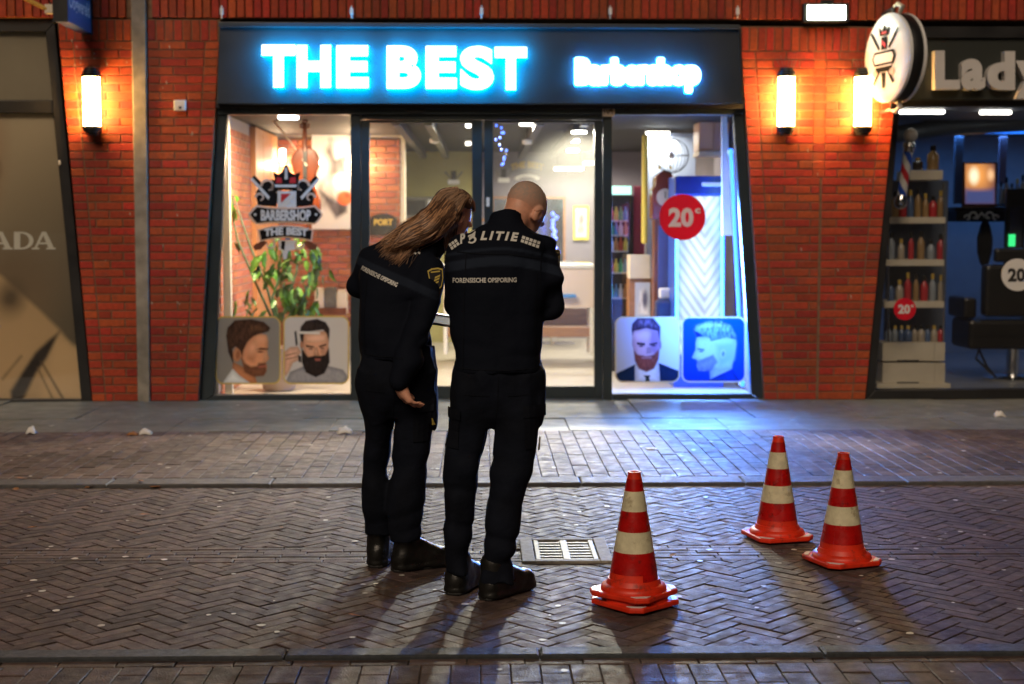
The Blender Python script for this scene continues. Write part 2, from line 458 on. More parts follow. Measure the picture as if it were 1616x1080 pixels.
def lay(parent, polys, z, m, nmax=300, name='paving_brick'):
    """largest-looking (nearest) pieces as parts, the rest as one part"""
    polys = [ccw(p) for p in polys if len(p) > 2 and area(p) > .0012]
    def cen(p): return (sum(q[0] for q in p) / len(p), sum(q[1] for q in p) / len(p))
    polys.sort(key=lambda p: cen(p)[1] + (0 if in_view(*cen(p), .0) and cen(p)[1] > 4.62 else 1000))
    rest = MB()
    for i, p in enumerate(polys):
        c = cen(p); jz = z + random.uniform(-.002, .002)
        tl = (random.uniform(-.010, .010), random.uniform(-.010, .010))
        loc = [(q[0] - c[0], q[1] - c[1]) for q in p]
        if i < nmax:
            key = tuple(round(t, 3) for q in loc for t in q)
            if key not in _shared:
                V, Fc = paver_geo(loc); mb = MB(); mb.add(V, Fc); _shared[key] = mb.mesh(name, m)
            o = bpy.data.objects.new(name, _shared[key]); o.location = (c[0], c[1], jz); o.rotation_euler = (tl[0], tl[1], 0)
            link(o, parent)
        else:
            V, Fc = paver_geo(loc)
            rest.add([(v[0] + c[0], v[1] + c[1], v[2] + jz + v[0] * tl[1] + v[1] * tl[0]) for v in V], Fc, 0, random.random())
    if rest.v: tag(rest.build(name + '_field', m, parent), kind='stuff')

g_ = lambda py: ground(808, py).y
Y_SLAB, Y_KERB1, Y_KERB0 = g_(684), g_(758), g_(768)
Y_BAND1, Y_BAND0 = g_(862), g_(886)
Y_GUT1, Y_GUT0, Y_ROW0 = g_(1026), g_(1040), g_(1049)
ZP = .02                                   # footway stands 2 cm above the roadway

def sheet(name, x0, x1, y0, y1, z, m, thick=.3):
    o = MB().box(((x0 + x1) / 2, (y0 + y1) / 2, z - thick / 2), (x1 - x0, y1 - y0, thick)).build(name, m)
    return tag(o, kind='structure')
tag(MB().add([(-400, -400, -.10), (400, -400, -.10), (400, 400, -.10), (-400, 400, -.10)], [(0, 1, 2, 3)]).build('ground', M['asphalt']), kind='structure')
road = sheet('road', -30, 30, Y_GUT0 + .001, Y_KERB0 - .001, -.009, M['sand'], .06)
near = sheet('near_footway', -30, 30, -6, Y_GUT0 - .001, -.009, M['sand'], .06)
footway = sheet('footway', -30, 30, Y_KERB1, YF + .9, ZP - .012, M['sand'], .09)

def herring(y0, y1, xm):
    w = .0675; k = 3; out = []; ang = R(45); ca, sa = math.cos(ang), math.sin(ang)
    def tr(p): return (p[0] * ca - p[1] * sa, p[0] * sa + p[1] * ca)
    n = int(22 / w)
    for i in range(-n, n):
        for j in range(-int(n / k), int(n / k)):
            bx, by = i + k * j, i - k * j
            for cells in (((bx, by), (bx + k, by + 1)), ((bx - 1, by), (bx, by + k))):
                (ax, ay), (cx, cy) = cells
                mx, my = tr(((ax + cx) / 2 * w, (ay + cy) / 2 * w))
                if my < y0 - .12 or my > y1 + .12 or abs(mx) > xm or not in_view(mx, my, 1.2): continue
                poly = [tr((ax * w, ay * w)), tr((cx * w, ay * w)), tr((cx * w, cy * w)), tr((ax * w, cy * w))]
                poly = clip_y(poly, y0, y1)
                if len(poly) > 2: out.append(poly)
    return out
def rows(y0, y1, n, L, xm, jit=.0):
    out = []; d = (y1 - y0) / n
    for r in range(n):
        x = -xm - random.uniform(0, L)
        while x < xm:
            l = L + random.uniform(-jit, jit)
            if in_view(x + l / 2, y0, 1.2): out.append([(x, y0 + r * d), (x + l, y0 + r * d), (x + l, y0 + (r + 1) * d), (x, y0 + (r + 1) * d)])
            x += l
    return out
def columns(y0, y1, w, L, xm):
    out = []; i = 0; x = -xm
    while x < xm:
        y = y1 - (0 if i % 2 else L / 2) + random.uniform(-.012, .012)
        ys = [y1]
        while y > y0 + .03:
            if y < y1 - .03: ys.append(y)
            y -= L
        ys.append(y0)
        for a, b in zip(ys[:-1], ys[1:]):
            if in_view(x, b, 1.0): out.append([(x, b), (x + w, b), (x + w, a), (x, a)])
        x += w; i += 1
    return out
GX0, GX1 = ground(822, 872).x, ground(962, 872).x        # gully grate footprint
GY1, GY0 = g_(853), g_(890)
def off_grate(ps):
    def hit(p):
        mx = sum(q[0] for q in p) / len(p); my = sum(q[1] for q in p) / len(p)
        return GX0 + .03 < mx < GX1 - .03 and GY0 + .03 < my < GY1 - .03
    return [p for p in ps if not hit(p)]
lay(road, off_grate(rows(Y_BAND0, Y_BAND1, 6, .205, 7)) + off_grate(herring(Y_BAND1, Y_KERB0, 7) + herring(Y_GUT1, Y_BAND0, 7)), 0, M['paving'])
lay(near, rows(Y_ROW0, Y_GUT0, 1, .205, 5) + columns(4.0, Y_ROW0, .104, .205, 5), 0, M['paving'])
# footway: slabs along the shop fronts, brick in columns, kerb stones
Y_SM = (Y_SLAB + YF) / 2 - .25
lay(footway, columns(Y_KERB1, Y_SLAB, .104, .21, 9), ZP, M['paving2'])
lay(footway, rows(Y_SLAB, Y_SM, 1, .60, 9) + rows(Y_SM, YF + .12, 1, .90, 9), ZP, M['slab'], name='pavement_slab')
def kerb(name, m, y0, y1, z, L):
    root = tag(MB().box((0, (y0 + y1) / 2, -.075), (16, y1 - y0 - .004, .11)).build(name, M['sand']), kind='structure')
    x = -8
    while x < 8:
        l = L + random.uniform(-.1, .1)
        mb = MB(); V, Fc = paver_geo(ccw([(x, y0), (x + l, y0), (x + l, y1), (x, y1)]), .1, .008, .003)
        mb.add([(v[0], v[1], v[2] + z + random.uniform(-.001, .001)) for v in V], Fc, 0, random.random())
        mb.build('kerb_stone', m, root); x += l
kerb('kerb', M['kerb'], Y_KERB0, Y_KERB1, ZP + .001, 1.0)
kerb('gutter_kerb', mat('gutter_stone', (.036, .041, .046), .58, var=.3, vscale=60, bump=.6, bscale=300, rnd=.15, rvar=.1), Y_GUT0, Y_GUT1, .014, 1.0)

# ================================================================ BRICK PIERS
PITCH, JT, BL = .0722, .0115, .218
_bm = {}
def brick_obj(parent, xb0, xb1, xt0, xt1, z0, z1, y, m, name='brick', proud=.012, shared=True):
    cx = (xb0 + xb1 + xt0 + xt1) / 4; cz = (z0 + z1) / 2
    key = (m.name,) + tuple(round(t, 3) for t in (xb0 - cx, xb1 - cx, xt0 - cx, xt1 - cx, z1 - z0))
    if key not in _bm:
        a0, a1, t0, t1 = [v - cx for v in (xb0, xb1, xt0, xt1)]; h = (z1 - z0) / 2; c = .0035
        def ring(i, yy): return [(a0 + i, yy, -h + i), (a1 - i, yy, -h + i), (t1 - i, yy, h - i), (t0 + i, yy, h - i)]
        V = ring(0, .05) + ring(0, c) + ring(c, 0)
        Fc = [(8, 9, 10, 11)]
        for r in (0, 1):
            for i in range(4): Fc.append((r * 4 + i, r * 4 + (i + 1) % 4, r * 4 + 4 + (i + 1) % 4, r * 4 + 4 + i))
        mb = MB(); mb.add(V, Fc); _bm[key] = mb.mesh(name, m)
    o = bpy.data.objects.new(name, _bm[key]); o.location = (cx, y + random.uniform(-.0015, .0015), cz)
    return link(o, parent)
Z0 = ZP
def pier(label, lt, lb, rt, rb, ztop, zsold, edgeL=True, edgeR=True, groove=None, depth=.42):
    P = [F(*lb), F(*rb), F(*rt), F(*lt)]
    def xe(a, b, z): return a.x + (b.x - a.x) * (z - a.z) / (b.z - a.z)
    xl = lambda z: xe(P[0], P[3], z); xr = lambda z: xe(P[1], P[2], z)
    zt = ztop
    c = [(xl(0), YF + .008, -.02), (xr(0), YF + .008, -.02), (xr(zt), YF + .008, zt), (xl(zt), YF + .008, zt)]
    root = tag(MB().prism(c, (0, depth, 0)).build('brick_pier', M['mortar']), label, 'pier')
    z = Z0; i = 0; E = .122
    gz = None
    if groove: gx0, gx1, gz = groove
    while z + PITCH <= zsold + .002:
        z0, z1 = z + JT / 2, z + PITCH - JT / 2
        L0, L1 = xl(z0), xl(z1); R0, R1 = xr(z0), xr(z1)
        if edgeL: brick_obj(root, L0, L0 + E - JT, L1, L1 + E - JT, z0, z1, YF, M['brick']); L0 += E; L1 += E
        if edgeR: brick_obj(root, R0 - E + JT, R0, R1 - E + JT, R1, z0, z1, YF, M['brick']); R0 -= E; R1 -= E
        segs = [(L0, L1, R0, R1)]
        if groove:
            if z0 > gz: segs = [(L0, L1, gx0, gx0), (gx1, gx1, R0, R1)]; brick_obj(root, gx0 + .004, gx1 - .004, gx0 + .004, gx1 - .004, z0 - .004, z1 + .002, YF + .005, M['brick'])
            else: segs = [(L0, L1, gx1 - .045, gx1 - .045), (gx1 - .02, gx1 - .02, R0, R1)]
        for s0, s1, e0, e1 in segs:
            cuts = []; x = math.floor(min(s0, s1) / (BL + JT)) * (BL + JT) + (BL + JT) * (.5 if i % 2 else 0)
            while x < max(e0, e1):
                if x > max(s0, s1) + .05 and x < min(e0, e1) - .05: cuts.append(x)
                x += BL + JT
            xs0 = [s0] + cuts + [e0 + JT]; xs1 = [s1] + cuts + [e1 + JT]
            for a in range(len(xs0) - 1):
                if xs0[a + 1] - JT - xs0[a] > .02: brick_obj(root, xs0[a], xs0[a + 1] - JT, xs1[a], xs1[a + 1] - JT, z0, z1, YF, M['brick'])
        z += PITCH; i += 1
    # soldier course under the lintel
    if ztop - z > .06:
        x0, x1 = xl(z), xr(z); n = max(1, round((x1 - x0) / .0722)); d = (x1 - x0) / n
        for k in range(n): brick_obj(root, x0 + k * d, x0 + (k + 1) * d - JT, x0 + k * d, x0 + (k + 1) * d - JT, z + JT / 2, ztop - JT, YF, M['brick'])
    return root
ZL = F(220, 30).z                                   # underside of the lintel band
ZS = F(220, 56).z
pier('lamp-lit red brick pier strip between tan poster window and concrete column', (90, 30), (147, 645), (208, 30), (217.5, 642), ZL, ZS, True, False)
pier('red brick pier strip with white alarm box between concrete column and barbershop', (233, 30), (238.5, 641), (347, 38), (312, 639), ZL, ZS, False, True)
g0, g1 = F(1283, 200).x, F(1303, 200).x
pier('red brick pier with two wall lamps between barbershop and blue-lit salon', (1168, 45), (1207, 635), (1424, 40), (1365, 633), F(1290, 42).z, F(1290, 72).z, True, True, (g0, g1, F(1290, 290).z))
# concrete column with drip-stained face
a = [F(208.5, 60), F(231.5, 60)]; b0, b1 = F(218.5, 640), F(237, 640)
zt = ZL + 1.2
ex = lambda p, q, z: p.x + (q.x - p.x) * (z - p.z) / (q.z - p.z)
cc = MB().prism([(ex(a[0], b0, 0), YF - .03, -.02), (ex(a[1], b1, 0), YF - .03, -.02), (ex(a[1], b1, zt), YF - .03, zt), (ex(a[0], b0, zt), YF - .03, zt)], (0, .3, 0))
tag(cc.build('concrete_column', M['concrete'], bevel=.008), 'narrow grey concrete column splitting the left brick pier', 'column')

# brick band above all the shops
XA, XB = F(-420, 20).x, F(2040, 20).x
band = tag(MB().box(((XA + XB) / 2, YF + .2, ZL + .62), (XB - XA, .36, 1.22)).build('brick_lintel', M['mortar']), 'long red brick band of upright bricks running above all shop fronts', 'wall')
z0, z1 = ZL + .012, ZL + .235
x = XA; n = 0; rest = MB()
cx0, cx1 = ex(a[0], b0, ZL + .1) - .01, ex(a[1], b1, ZL + .1) + .01
while x < XB:
    w = .0722
    if not (x + w > cx0 and x < cx1):
        if -60 < 808 + x / YF * FOC + 47 * 0 < 1690: brick_obj(band, x, x + w - JT, x, x + w - JT, z0, z1, YF - .012, M['brick'])
        else: rest.box((x + w / 2, YF + .01, (z0 + z1) / 2), (w - JT, .05, z1 - z0), at=random.random())
        rest.box((x + w / 2, YF + .01, z1 + .13), (w - JT, .05, .22), at=random.random())
    x += w
for r in range(11):
    x = XA + (.115 if r % 2 else 0); zc = z1 + .25 + .036 + r * PITCH
    while x < XB:
        if not (x + BL > cx0 and x < cx1): rest.box((x + BL / 2, YF + .012, zc), (BL, .05, PITCH - JT), at=random.random())
        x += BL + JT
tag(rest.build('upper_bricks', M['brick'], band), kind='stuff')

# ================================================================ BARBERSHOP FRONT
D0, D1 = .07, .16
SF = thing('shop_front', 'dark framed glass barbershop front with double door between brick piers', 'shop front', (F(760, 636).x, YF, 0))
slab('head_beam', [(342, 165), (1173, 165), (1172, 181), (343, 181)], D0 - .02, D1, M['frame'], SF, .004)
slab('jamb', [(343, 181.5), (358, 181.5), (337, 623), (317, 637)], D0, D1, M['frame'], SF, .004)
slab('jamb', [(1158, 181.5), (1173, 181.5), (1205, 634), (1186, 622)], D0, D1, M['frame'], SF, .004)
slab('bottom_rail', [(338, 623.5), (553, 622.5), (553, 637), (318, 638)], D0, D1, M['frame'], SF, .004)
slab('bottom_rail', [(967, 622.5), (1186, 622.5), (1204, 635), (967, 636)], D0, D1, M['frame'], SF, .004)
slab('mullion', [(553, 181.5), (569, 181.5), (569, 637), (553, 637)], D0 + .003, D1, M['frame'], SF, .004)
slab('mullion', [(952, 181.5), (966, 181.5), (966, 636), (952, 636)], D0 + .003, D1, M['frame'], SF, .004)
slab('door_head', [(570, 181.5), (951, 181.5), (951, 189), (570, 189)], D0 + .01, D1, M['frame'], SF)
slab('threshold', [(569, 630), (952, 630), (952, 637), (569, 637)], D0 + .0, D1, M['frame'], SF, .003)
for x, w in ((373, 7), (536, 7), (985, 8), (1138, 8)):
    slab('vent_slot', [(x, 171), (x + w, 171), (x + w, 175), (x, 175)], D0 - .023, D0 - .01, M['black'], SF)
def leaf(x0, x1, g0, g1, hx):
    d = slab('door', [(x0, 190), (g0, 190), (g0, 629), (x0, 629)], D0 + .02, D1 - .01, M['frame'], SF, .003)
    slab('stile', [(g1, 190), (x1, 190), (x1, 629), (g1, 629)], D0 + .02, D1 - .01, M['frame'], d, .003)
    slab('top_rail', [(g0 + .2, 190), (g1 - .2, 190), (g1 - .2, 194), (g0 + .2, 194)], D0 + .022, D1 - .012, M['frame'], d)
    slab('bottom_rail', [(g0 + .2, 610), (g1 - .2, 610), (g1 - .2, 629), (g0 + .2, 629)], D0 + .022, D1 - .012, M['frame'], d)
    slab('pane', [(g0 - .6, 192), (g1 + .6, 192), (g1 + .6, 612), (g0 - .6, 612)], D0 + .05, D0 + .058, M['glass_dusty'], d)
    if hx:
        mb = MB(); mb.box(F(hx, 395, D0 + .01), (.024, .016, .13)); mb.tube([F(hx, 398, D0 + .0), F(hx, 398, D0 - .05), F(hx - 8, 398, D0 - .05)], .008)
        mb.build('handle', M['black'], d)
        slab('lock_plate', [(hx - 2.5, 312), (hx + 2.5, 312), (hx + 2.5, 326), (hx - 2.5, 326)], D0 + .013, D0 + .02, M['white'], d)
leaf(570, 761, 583, 745, None)
leaf(764, 951, 778, 938, 770)
slab('pane', [(357, 181), (553.5, 181), (553.5, 623), (336, 623.5)], D0 + .045, D0 + .053, M['glass'], SF)
slab('pane', [(965.5, 181), (1159, 181), (1187, 623), (965.5, 623)], D0 + .045, D0 + .053, M['glass'], SF)
pl = slab('house_number', [(951, 164), (970, 164), (970, 184), (951, 184)], D0 - .03, D0 - .021, mat('number_plate', (.45, .38, .3), .5), SF)
flat_text('104', 953, 968, 168, 180, YF + D0 - .036, mat('number_ink', (.08, .05, .03), .5), pl, 'numeral', .003, .03, one=True)
slab('closer', [(640, 172), (672, 172), (668, 178), (644, 178)], D0 - .04, D0 - .02, M['black'], SF)
slab('closer', [(800, 172), (832, 172), (828, 178), (804, 178)], D0 - .04, D0 - .02, M['black'], SF)

# ---- illuminated fascia sign
SG = thing('fascia_sign', 'dark fascia with glowing white letters in blue halo', 'sign', (F(760, 100).x, YF, F(760, 100).z))
slab('panel', [(346, 43), (1166, 46), (1170, 164), (342, 164)], -.06, .06, M['fascia'], SG, .004)
slab('top_trim', [(345, 35), (1168, 39), (1168, 45.5), (345, 42.5)], -.10, .06, mat('trim_aluminium', (.05, .06, .07), .3), SG, .004)
slab('edge_trim', [(1166.3, 46), (1169.5, 46), (1173, 164), (1170.2, 164)], -.09, .06, M['black'], SG)
M['let_face'] = mat('letter_face', (.9, .95, 1), .5, emit=(.80, .95, 1.0), estr=2.6)
M['let_halo'] = mat('letter_halo', (.1, .5, .9), .5, emit=(.0, .42, 1.0), estr=62.0)
def sign_letter(ch, box, off, parent, proud=.10, thick=.055):
    V, Fc = glyph(ch, off, 0, 6)
    x0, x1, y0, y1 = V[:, 0].min(), V[:, 0].max(), V[:, 1].min(), V[:, 1].max()
    n = len(V); Pf = []
    for v in V:
        u = (v[0] - x0) / (x1 - x0); w = (v[1] - y0) / (y1 - y0)
        Pf.append(F(box[0] + (box[1] - box[0]) * u, box[3] + (box[2] - box[3]) * w, -.06 - proud))
    Pb = [p + Vector((0, thick, 0)) for p in Pf]
    mb = MB(); mb.add(Pf, Fc, 0)
    ed = set((f[i], f[(i + 1) % len(f)]) for f in Fc for i in range(len(f)))
    rim = [e for e in ed if (e[1], e[0]) not in ed]
    mb.add(Pf + Pb, [(a, b, b + n, a + n) for a, b in rim], 1)
    mb.add(Pb, Fc, 1)
    return mb.build('letter', [M['let_face'], M['let_halo']], parent)
for ch, x0, x1, y0, y1 in (('T', 413, 466, 71, 138), ('H', 468.5, 522, 71.5, 138.5), ('E', 531, 581.5, 72, 139), ('B', 610.5, 664, 72.5, 140), ('E', 672, 720.5, 73, 140),
                           ('S', 726.5, 779, 73, 142), ('T', 781, 831.5, 74.5, 142)):
    sign_letter(ch, (x0, x1, y0, y1), .055, SG)
LL = text_fit('Barbershop', .022, 0, 4)
plate = MB()
for k, (ch, V, Fc) in enumerate(LL):
    bx = (910 + 193 * V[:, 0].min(), 910 + 193 * V[:, 0].max(), 132 - 38 * V[:, 1].max(), 132 - 38 * V[:, 1].min())
    sign_letter(ch, bx, .022, SG, .066, .03)
    ed = set((f[i], f[(i + 1) % len(f)]) for f in Fc for i in range(len(f)))
    PX = [F(910 + 193 * x, 132 - 38 * z, -.094 - .0004 * (k % 2)) for x, z, _ in V]
    for e0, e1 in ed:
        if (e1, e0) in ed: continue
        A_, B_ = PX[e0], PX[e1]; n_ = max(1, int((B_ - A_).length / .012))
        for j in range(n_):
            c = A_.lerp(B_, j / n_)
            rg = [c + Vector((.019 * math.cos(g), 0, .019 * math.sin(g))) for g in np.linspace(0, 2 * math.pi, 10, endpoint=False)]
            plate.add(rg, [tuple(range(10))], 0); plate.add([p + Vector((0, .02, 0)) for p in rg], [tuple(range(10))], 1)
tag(plate.build('light_plate', [mat('plate_face', (.9, .95, 1), .5, emit=(.78, .93, 1.0), estr=1.3), M['let_halo']], SG), kind='stuff')
for x in (350, 555, 760, 963, 1164):
    mb = MB(); p = F(x, 30, -.09); q = F(x, 13, -.09)
    mb.tube([p, Vector((p.x, p.y, q.z + .02))], .006, 6)
    mb.box(F(x, 18, -.09), (.028, .03, .055)); mb.build('sign_clip', M['white'], SG)

# ================================================================ LAMPS ON THE PIERS
M['lamp'] = mat('lamp_glass', (1, .9, .7), .4, emit=(1.0, .53, .14), estr=80.0)
def wall_lamp(label, px, spikes):
    xc = px
    top, bot = F(xc, 110, -.09), F(xc, 212, -.09)
    t = thing('wall_lamp', label, 'lamp', F(xc, 160, 0), 'wall lamps on the brick piers')
    zt, zb = top.z, bot.z; X, Yc = top.x, YF - .10
    def half(prof, name, m):
        mb = MB(); mb.lathe(prof, 12, (X, Yc, 0)); return mb.build(name, m, t, smooth=True)
    half([(.070, zb + .05), (.073, zb + .06), (.073, zt - .06), (.070, zt - .05)], 'glass_tube', M['lamp'])
    half([(.080, zt - .068), (.086, zt - .06), (.086, zt - .04), (.074, zt - .034), (.072, zt - .014), (.058, zt - .008), (.056, zt + .008), (.03, zt + .014)], 'cap', M['black'])
    half([(.03, zb - .014), (.056, zb - .008), (.058, zb + .010), (.074, zb + .014), (.076, zb + .034), (.086, zb + .040), (.086, zb + .058), (.08, zb + .066)], 'lower_cap', M['black'])
    mb = MB(); mb.box((X, YF - .012, (zt + zb) / 2), (.10, .024, zt - zb - .02)); mb.box((X, YF - .03, zb + .02), (.05, .06, .02)); mb.box((X, YF - .03, zt - .03), (.05, .06, .02))
    mb.build('back_plate', M['black'], t)
    if spikes:
        for k in range(6):
            d = MB(); b = Vector((X + (k - 2.5) * .018, Yc, zt)); d.tube([b, b + Vector(((k - 2.5) * .018, random.uniform(-.02, .02), random.uniform(.08, .13)))], .0018, 4)
            d.build('spike', M['steel'], t)
wall_lamp('lit wall lamp left of the concrete column', 144, False)
wall_lamp('lit wall lamp nearest the barbershop on the right brick pier', 1241, True)
wall_lamp('lit wall lamp beside the round barber sign on the right brick pier', 1362, True)
t = thing('flood_light', 'glaring white rectangular floodlight on the brick band above the right pier', 'lamp', F(1304, 20))
slab('housing', [(1268, 5), (1340, 5), (1340, 35), (1268, 35)], -.10, -.02, M['black'], t, .006)
slab('bracket', [(1295, 0), (1315, 0), (1315, 34), (1295, 34)], -.02, -.006, M['black'], t)
slab('lens', [(1275, 9), (1334, 9), (1334, 31), (1275, 31)], -.108, -.098, mat('flood_lens', (1, 1, 1), .4, emit=(.92, 1.0, .72), estr=60.0), t)
t = thing('alarm_box', 'small white alarm box on the brick beside the barbershop sign', 'alarm box', F(284, 166))
slab('cover', [(274, 158), (293, 158), (293, 175), (274, 175)], -.05, -.012, M['white'], t, .008)
slab('lens', [(282, 168), (286, 168), (286, 172), (282, 172)], -.054, -.049, M['black'], t)
# ================================================================ BARBERSHOP ROOM
XL, XR = F(357, 400).x - .10, F(1187, 400).x + .08
YR, ZC = YF + 7.0, 2.56
M['ink'] = mat('black_ink', (.015, .014, .014), .6)
M['floor'] = mat('room_floor_tile', (.42, .38, .32), .35, var=.12, vscale=4)
M['ceil'] = mat('dark_ceiling', (.014, .014, .018), .7, var=.2, vscale=3)
M['yellow_wall'] = mat('ochre_wall', (.40, .36, .13), .7, var=.08, vscale=3)
M['grey_wall'] = mat('grey_wall', (.21, .19, .22), .7, var=.08, vscale=3)
M['cream'] = mat('cream_paint', (.70, .62, .48), .6, var=.06)
def struct(name, c, size, m):
    return tag(MB().box(c, size).build(name, m), kind='structure')
Y0 = YF + .16
floor = struct('room_floor', ((XL + XR) / 2, (Y0 + YR) / 2, ZP - .02), (XR - XL, YR - Y0, .06), M['floor'])
x = XL
struct('room_ceiling', ((XL + XR) / 2, (Y0 + YR) / 2, ZC + .05), (XR - XL + .4, YR - Y0 + .3, .1), M['ceil'])
wl_ = struct('room_wall_left', (XL - .06, (Y0 + YR) / 2, ZC / 2), (.1, YR - Y0, ZC - .002), M['mortar_in'])
struct('room_wall_right', (XR + .06, (Y0 + YR) / 2, ZC / 2), (.1, YR - Y0, ZC - .002), M['grey_wall'])
xm = atY(748, 300, YR).x
struct('room_wall_rear', ((XL + xm) / 2, YR + .06, ZC / 2), (xm - XL, .1, ZC - .002), M['yellow_wall'])
struct('room_wall_rear', ((XR + xm) / 2, YR + .06, ZC / 2), (XR - xm, .1, ZC - .002), M['grey_wall'])
# brickwork of the left room wall, seen edge-on
mb = MB(); z = ZP
for r in range(35):
    y = Y0 + .02 + (.11 if r % 2 else 0)
    while y < YF + 2.0: mb.box((XL - .01, y + .105, z + .03), (.02, .208, .058), at=random.random()); y += .2195
    z += .0695
tag(mb.build('bricks', M['brick_in'], wl_), kind='stuff')
# warm panelled stretch of that wall
for k in range(3):
    y0 = YF + 2.02 + k * .52
    MB().box((XL + .02, y0 + .25, 1.29), (.06, .5, 2.5)).build('wall_panel', mat('orange_panel', (.50, .22, .09), .45, var=.08), wl_, bevel=.006)
# cross wall of brick behind the left window, ending in a bright brick pillar
YP = YF + 3.6
xp0, xp1 = XL, atY(631, 300, YP).x
cw = struct('cross_wall', ((xp0 + xp1) / 2, YP + .12, ZC / 2), (xp1 - xp0, .2, ZC - .004), M['mortar_in'])
z = ZP + .4; i = 0; xs = atY(440, 300, YP).x
while z < ZC - .08:
    x = xs - (.11 if i % 2 else 0)
    while x < xp1 - .02:
        x1 = min(x + .208, xp1)
        if x1 - x > .03: brick_obj(cw, x, x1, x, x1, z + .006, z + .066, YP, M['brick_in'])
        x += .2195
    z += .0722; i += 1
struct('wall_edge', (xp1 + .03, YP + .12, ZC / 2), (.05, .22, ZC - .006), M['cream'])
# white mural board with a dark animal head and red flower (abstracted)
def mural_bg(X, Y): 
    n = vnoise(np.stack([X / 14, Y / 14, X * 0], -1), 9)
    return np.array((.86, .83, .78)) * (1 - .1 * n[..., None])
mur = [('p', [(508, 245), (522, 225), (530, 250), (548, 240), (552, 290), (530, 335), (515, 320), (500, 290)], (.16, .15, .16), 9, .7),
       ('e', (520, 305, 20, 26, .3), (.55, .52, .5), 12, .5), ('e', (538, 288, 12, 14, 0), (.75, .72, .68), 6, .3), ('p', [(503, 300), (530, 345), (548, 335), (552, 300), (530, 318)], (.13, .12, .13), 7, .6),
       ('e', (544, 313, 12, 11, 0), (.80, .16, .06), 4, .3), ('e', (548, 308, 4, 4, 0), (.5, .08, .04), 4), ('e', (537, 205, 6, 6, 0), (.35, .33, .3), 3), ('e', (522, 221, 5, 5, 0), (.85, .5, .5), 3),
       ('e', (497, 262, 22, 30, 0), (.93, .90, .84), 10)]
t = thing('mural_board', 'white board painted with a dark animal head and red flower behind the left window', 'artwork', atY(525, 360, YP))
A, B = atY(492, 192, YP - .03), atY(556, 362, YP - .03)
MB().box(((A.x + B.x) / 2, YP - .012, (A.z + B.z) / 2), (B.x - A.x, .022, A.z - B.z)).build('board', M['white'], t)
picture('painting', (492, 556), (192, 362), YP - .026, (492, 556, 192, 362), mural_bg, mur, 60, parent=t, ar=2.4)

# ---- ceiling lamps (each carries its own light)
def zray(px, py, z):
    d = ray(px, py); k = (z - CAM_H) / d.z
    return Vector((d.x * k, d.y * k, z))
def area(parent, loc, sx, sy, power, col, rot=(0, 0, 0), spread=None):
    l = bpy.data.lights.new('light', 'AREA'); l.shape = 'RECTANGLE'; l.size, l.size_y = sx, sy; l.energy = power; l.color = col
    if spread: l.spread = spread
    o = bpy.data.objects.new('lamp_light', l); o.location = loc; o.rotation_euler = rot
    return link(o, parent)
M['tube'] = mat('lit_tube', (1, 1, 1), .4, emit=(1, .95, .85), estr=9.0)
def ceiling_lamp(label, px0, px1, py, power, col=(1, .9, .74), Y=None, drop=.05, deep=.10):
    c = zray((px0 + px1) / 2, py, ZC - drop) if Y is None else atY((px0 + px1) / 2, py, Y)
    w = (px1 - px0) / FOC * c.y
    t = thing('ceiling_lamp', label, 'lamp', (c.x, c.y, ZC), 'ceiling lamps inside the barbershop')
    MB().box((c.x, c.y, c.z + .025), (w + .02, deep + .02, .02)).build('housing', M['white'], t)
    MB().box((c.x, c.y, c.z), (w, deep, .03)).build('tube', M['tube'], t, bevel=.008)
    if ZC - c.z > .1:
        m = MB()
        for s in (-.4, .4): m.tube([(c.x + w * s, c.y, c.z + .03), (c.x + w * s, c.y, ZC)], .004, 5)
        m.build('suspension', M['black'], t)
    if power: area(t, (c.x, c.y, c.z - .022), w * .9, deep * .9, power, col)
ceiling_lamp('ceiling tube glowing above the wire globe in the right window', 1020, 1056, 211, 14)
ceiling_lamp('ceiling tube nearest the left side of the barbershop ceiling', 440, 470, 186, 110, (1, .78, .5))
ceiling_lamp('blank white ceiling tube at the top of the right door', 820, 846, 196, 40)
ceiling_lamp('short ceiling tube second below the glaring lamp in the right door', 895, 914, 223, 38)
ceiling_lamp('short ceiling tube third below the glaring lamp in the right door', 895, 913, 238, 38, Y=YF + 4.9)
ceiling_lamp('long low tube hanging at the back of the right door', 875, 920, 267, 40, Y=YF + 6.2)
ceiling_lamp('low tube right of the long one at the back', 921, 938, 258, 14, Y=YF + 6.3)
ceiling_lamp('upper of two small round lamps in the left door', 735, 743, 199, 55, deep=.05)
ceiling_lamp('lower of two small round lamps in the left door', 735, 743, 227, 50, Y=YF + 4.0, deep=.05)
for lab, px, py, pw in (('white cylinder wall lamp left of the cello neck', 446, 245, 20), ('warm wall lamp on the brick cross wall behind the window mullion', 561, 245, 34)):  # the second lamp is added out of view to light the brick pillar
    p = atY(px, py, YP - .09); t = thing('inner_wall_lamp', lab, 'lamp', p)
    MB().lathe([(.02, -.07), (.034, -.065), (.034, .065), (.02, .07)], 12, p).build('shade', M['tube'], t, smooth=True)
    MB().box((p.x, YP - .03, p.z), (.04, .06, .05)).build('mount', M['black'], t)
    l = bpy.data.lights.new('light', 'POINT'); l.energy = pw; l.color = (1, .72, .42); l.shadow_soft_size = .04
    o = bpy.data.objects.new('lamp_light', l); o.location = (p.x, p.y - .06, p.z - .12); link(o, t)
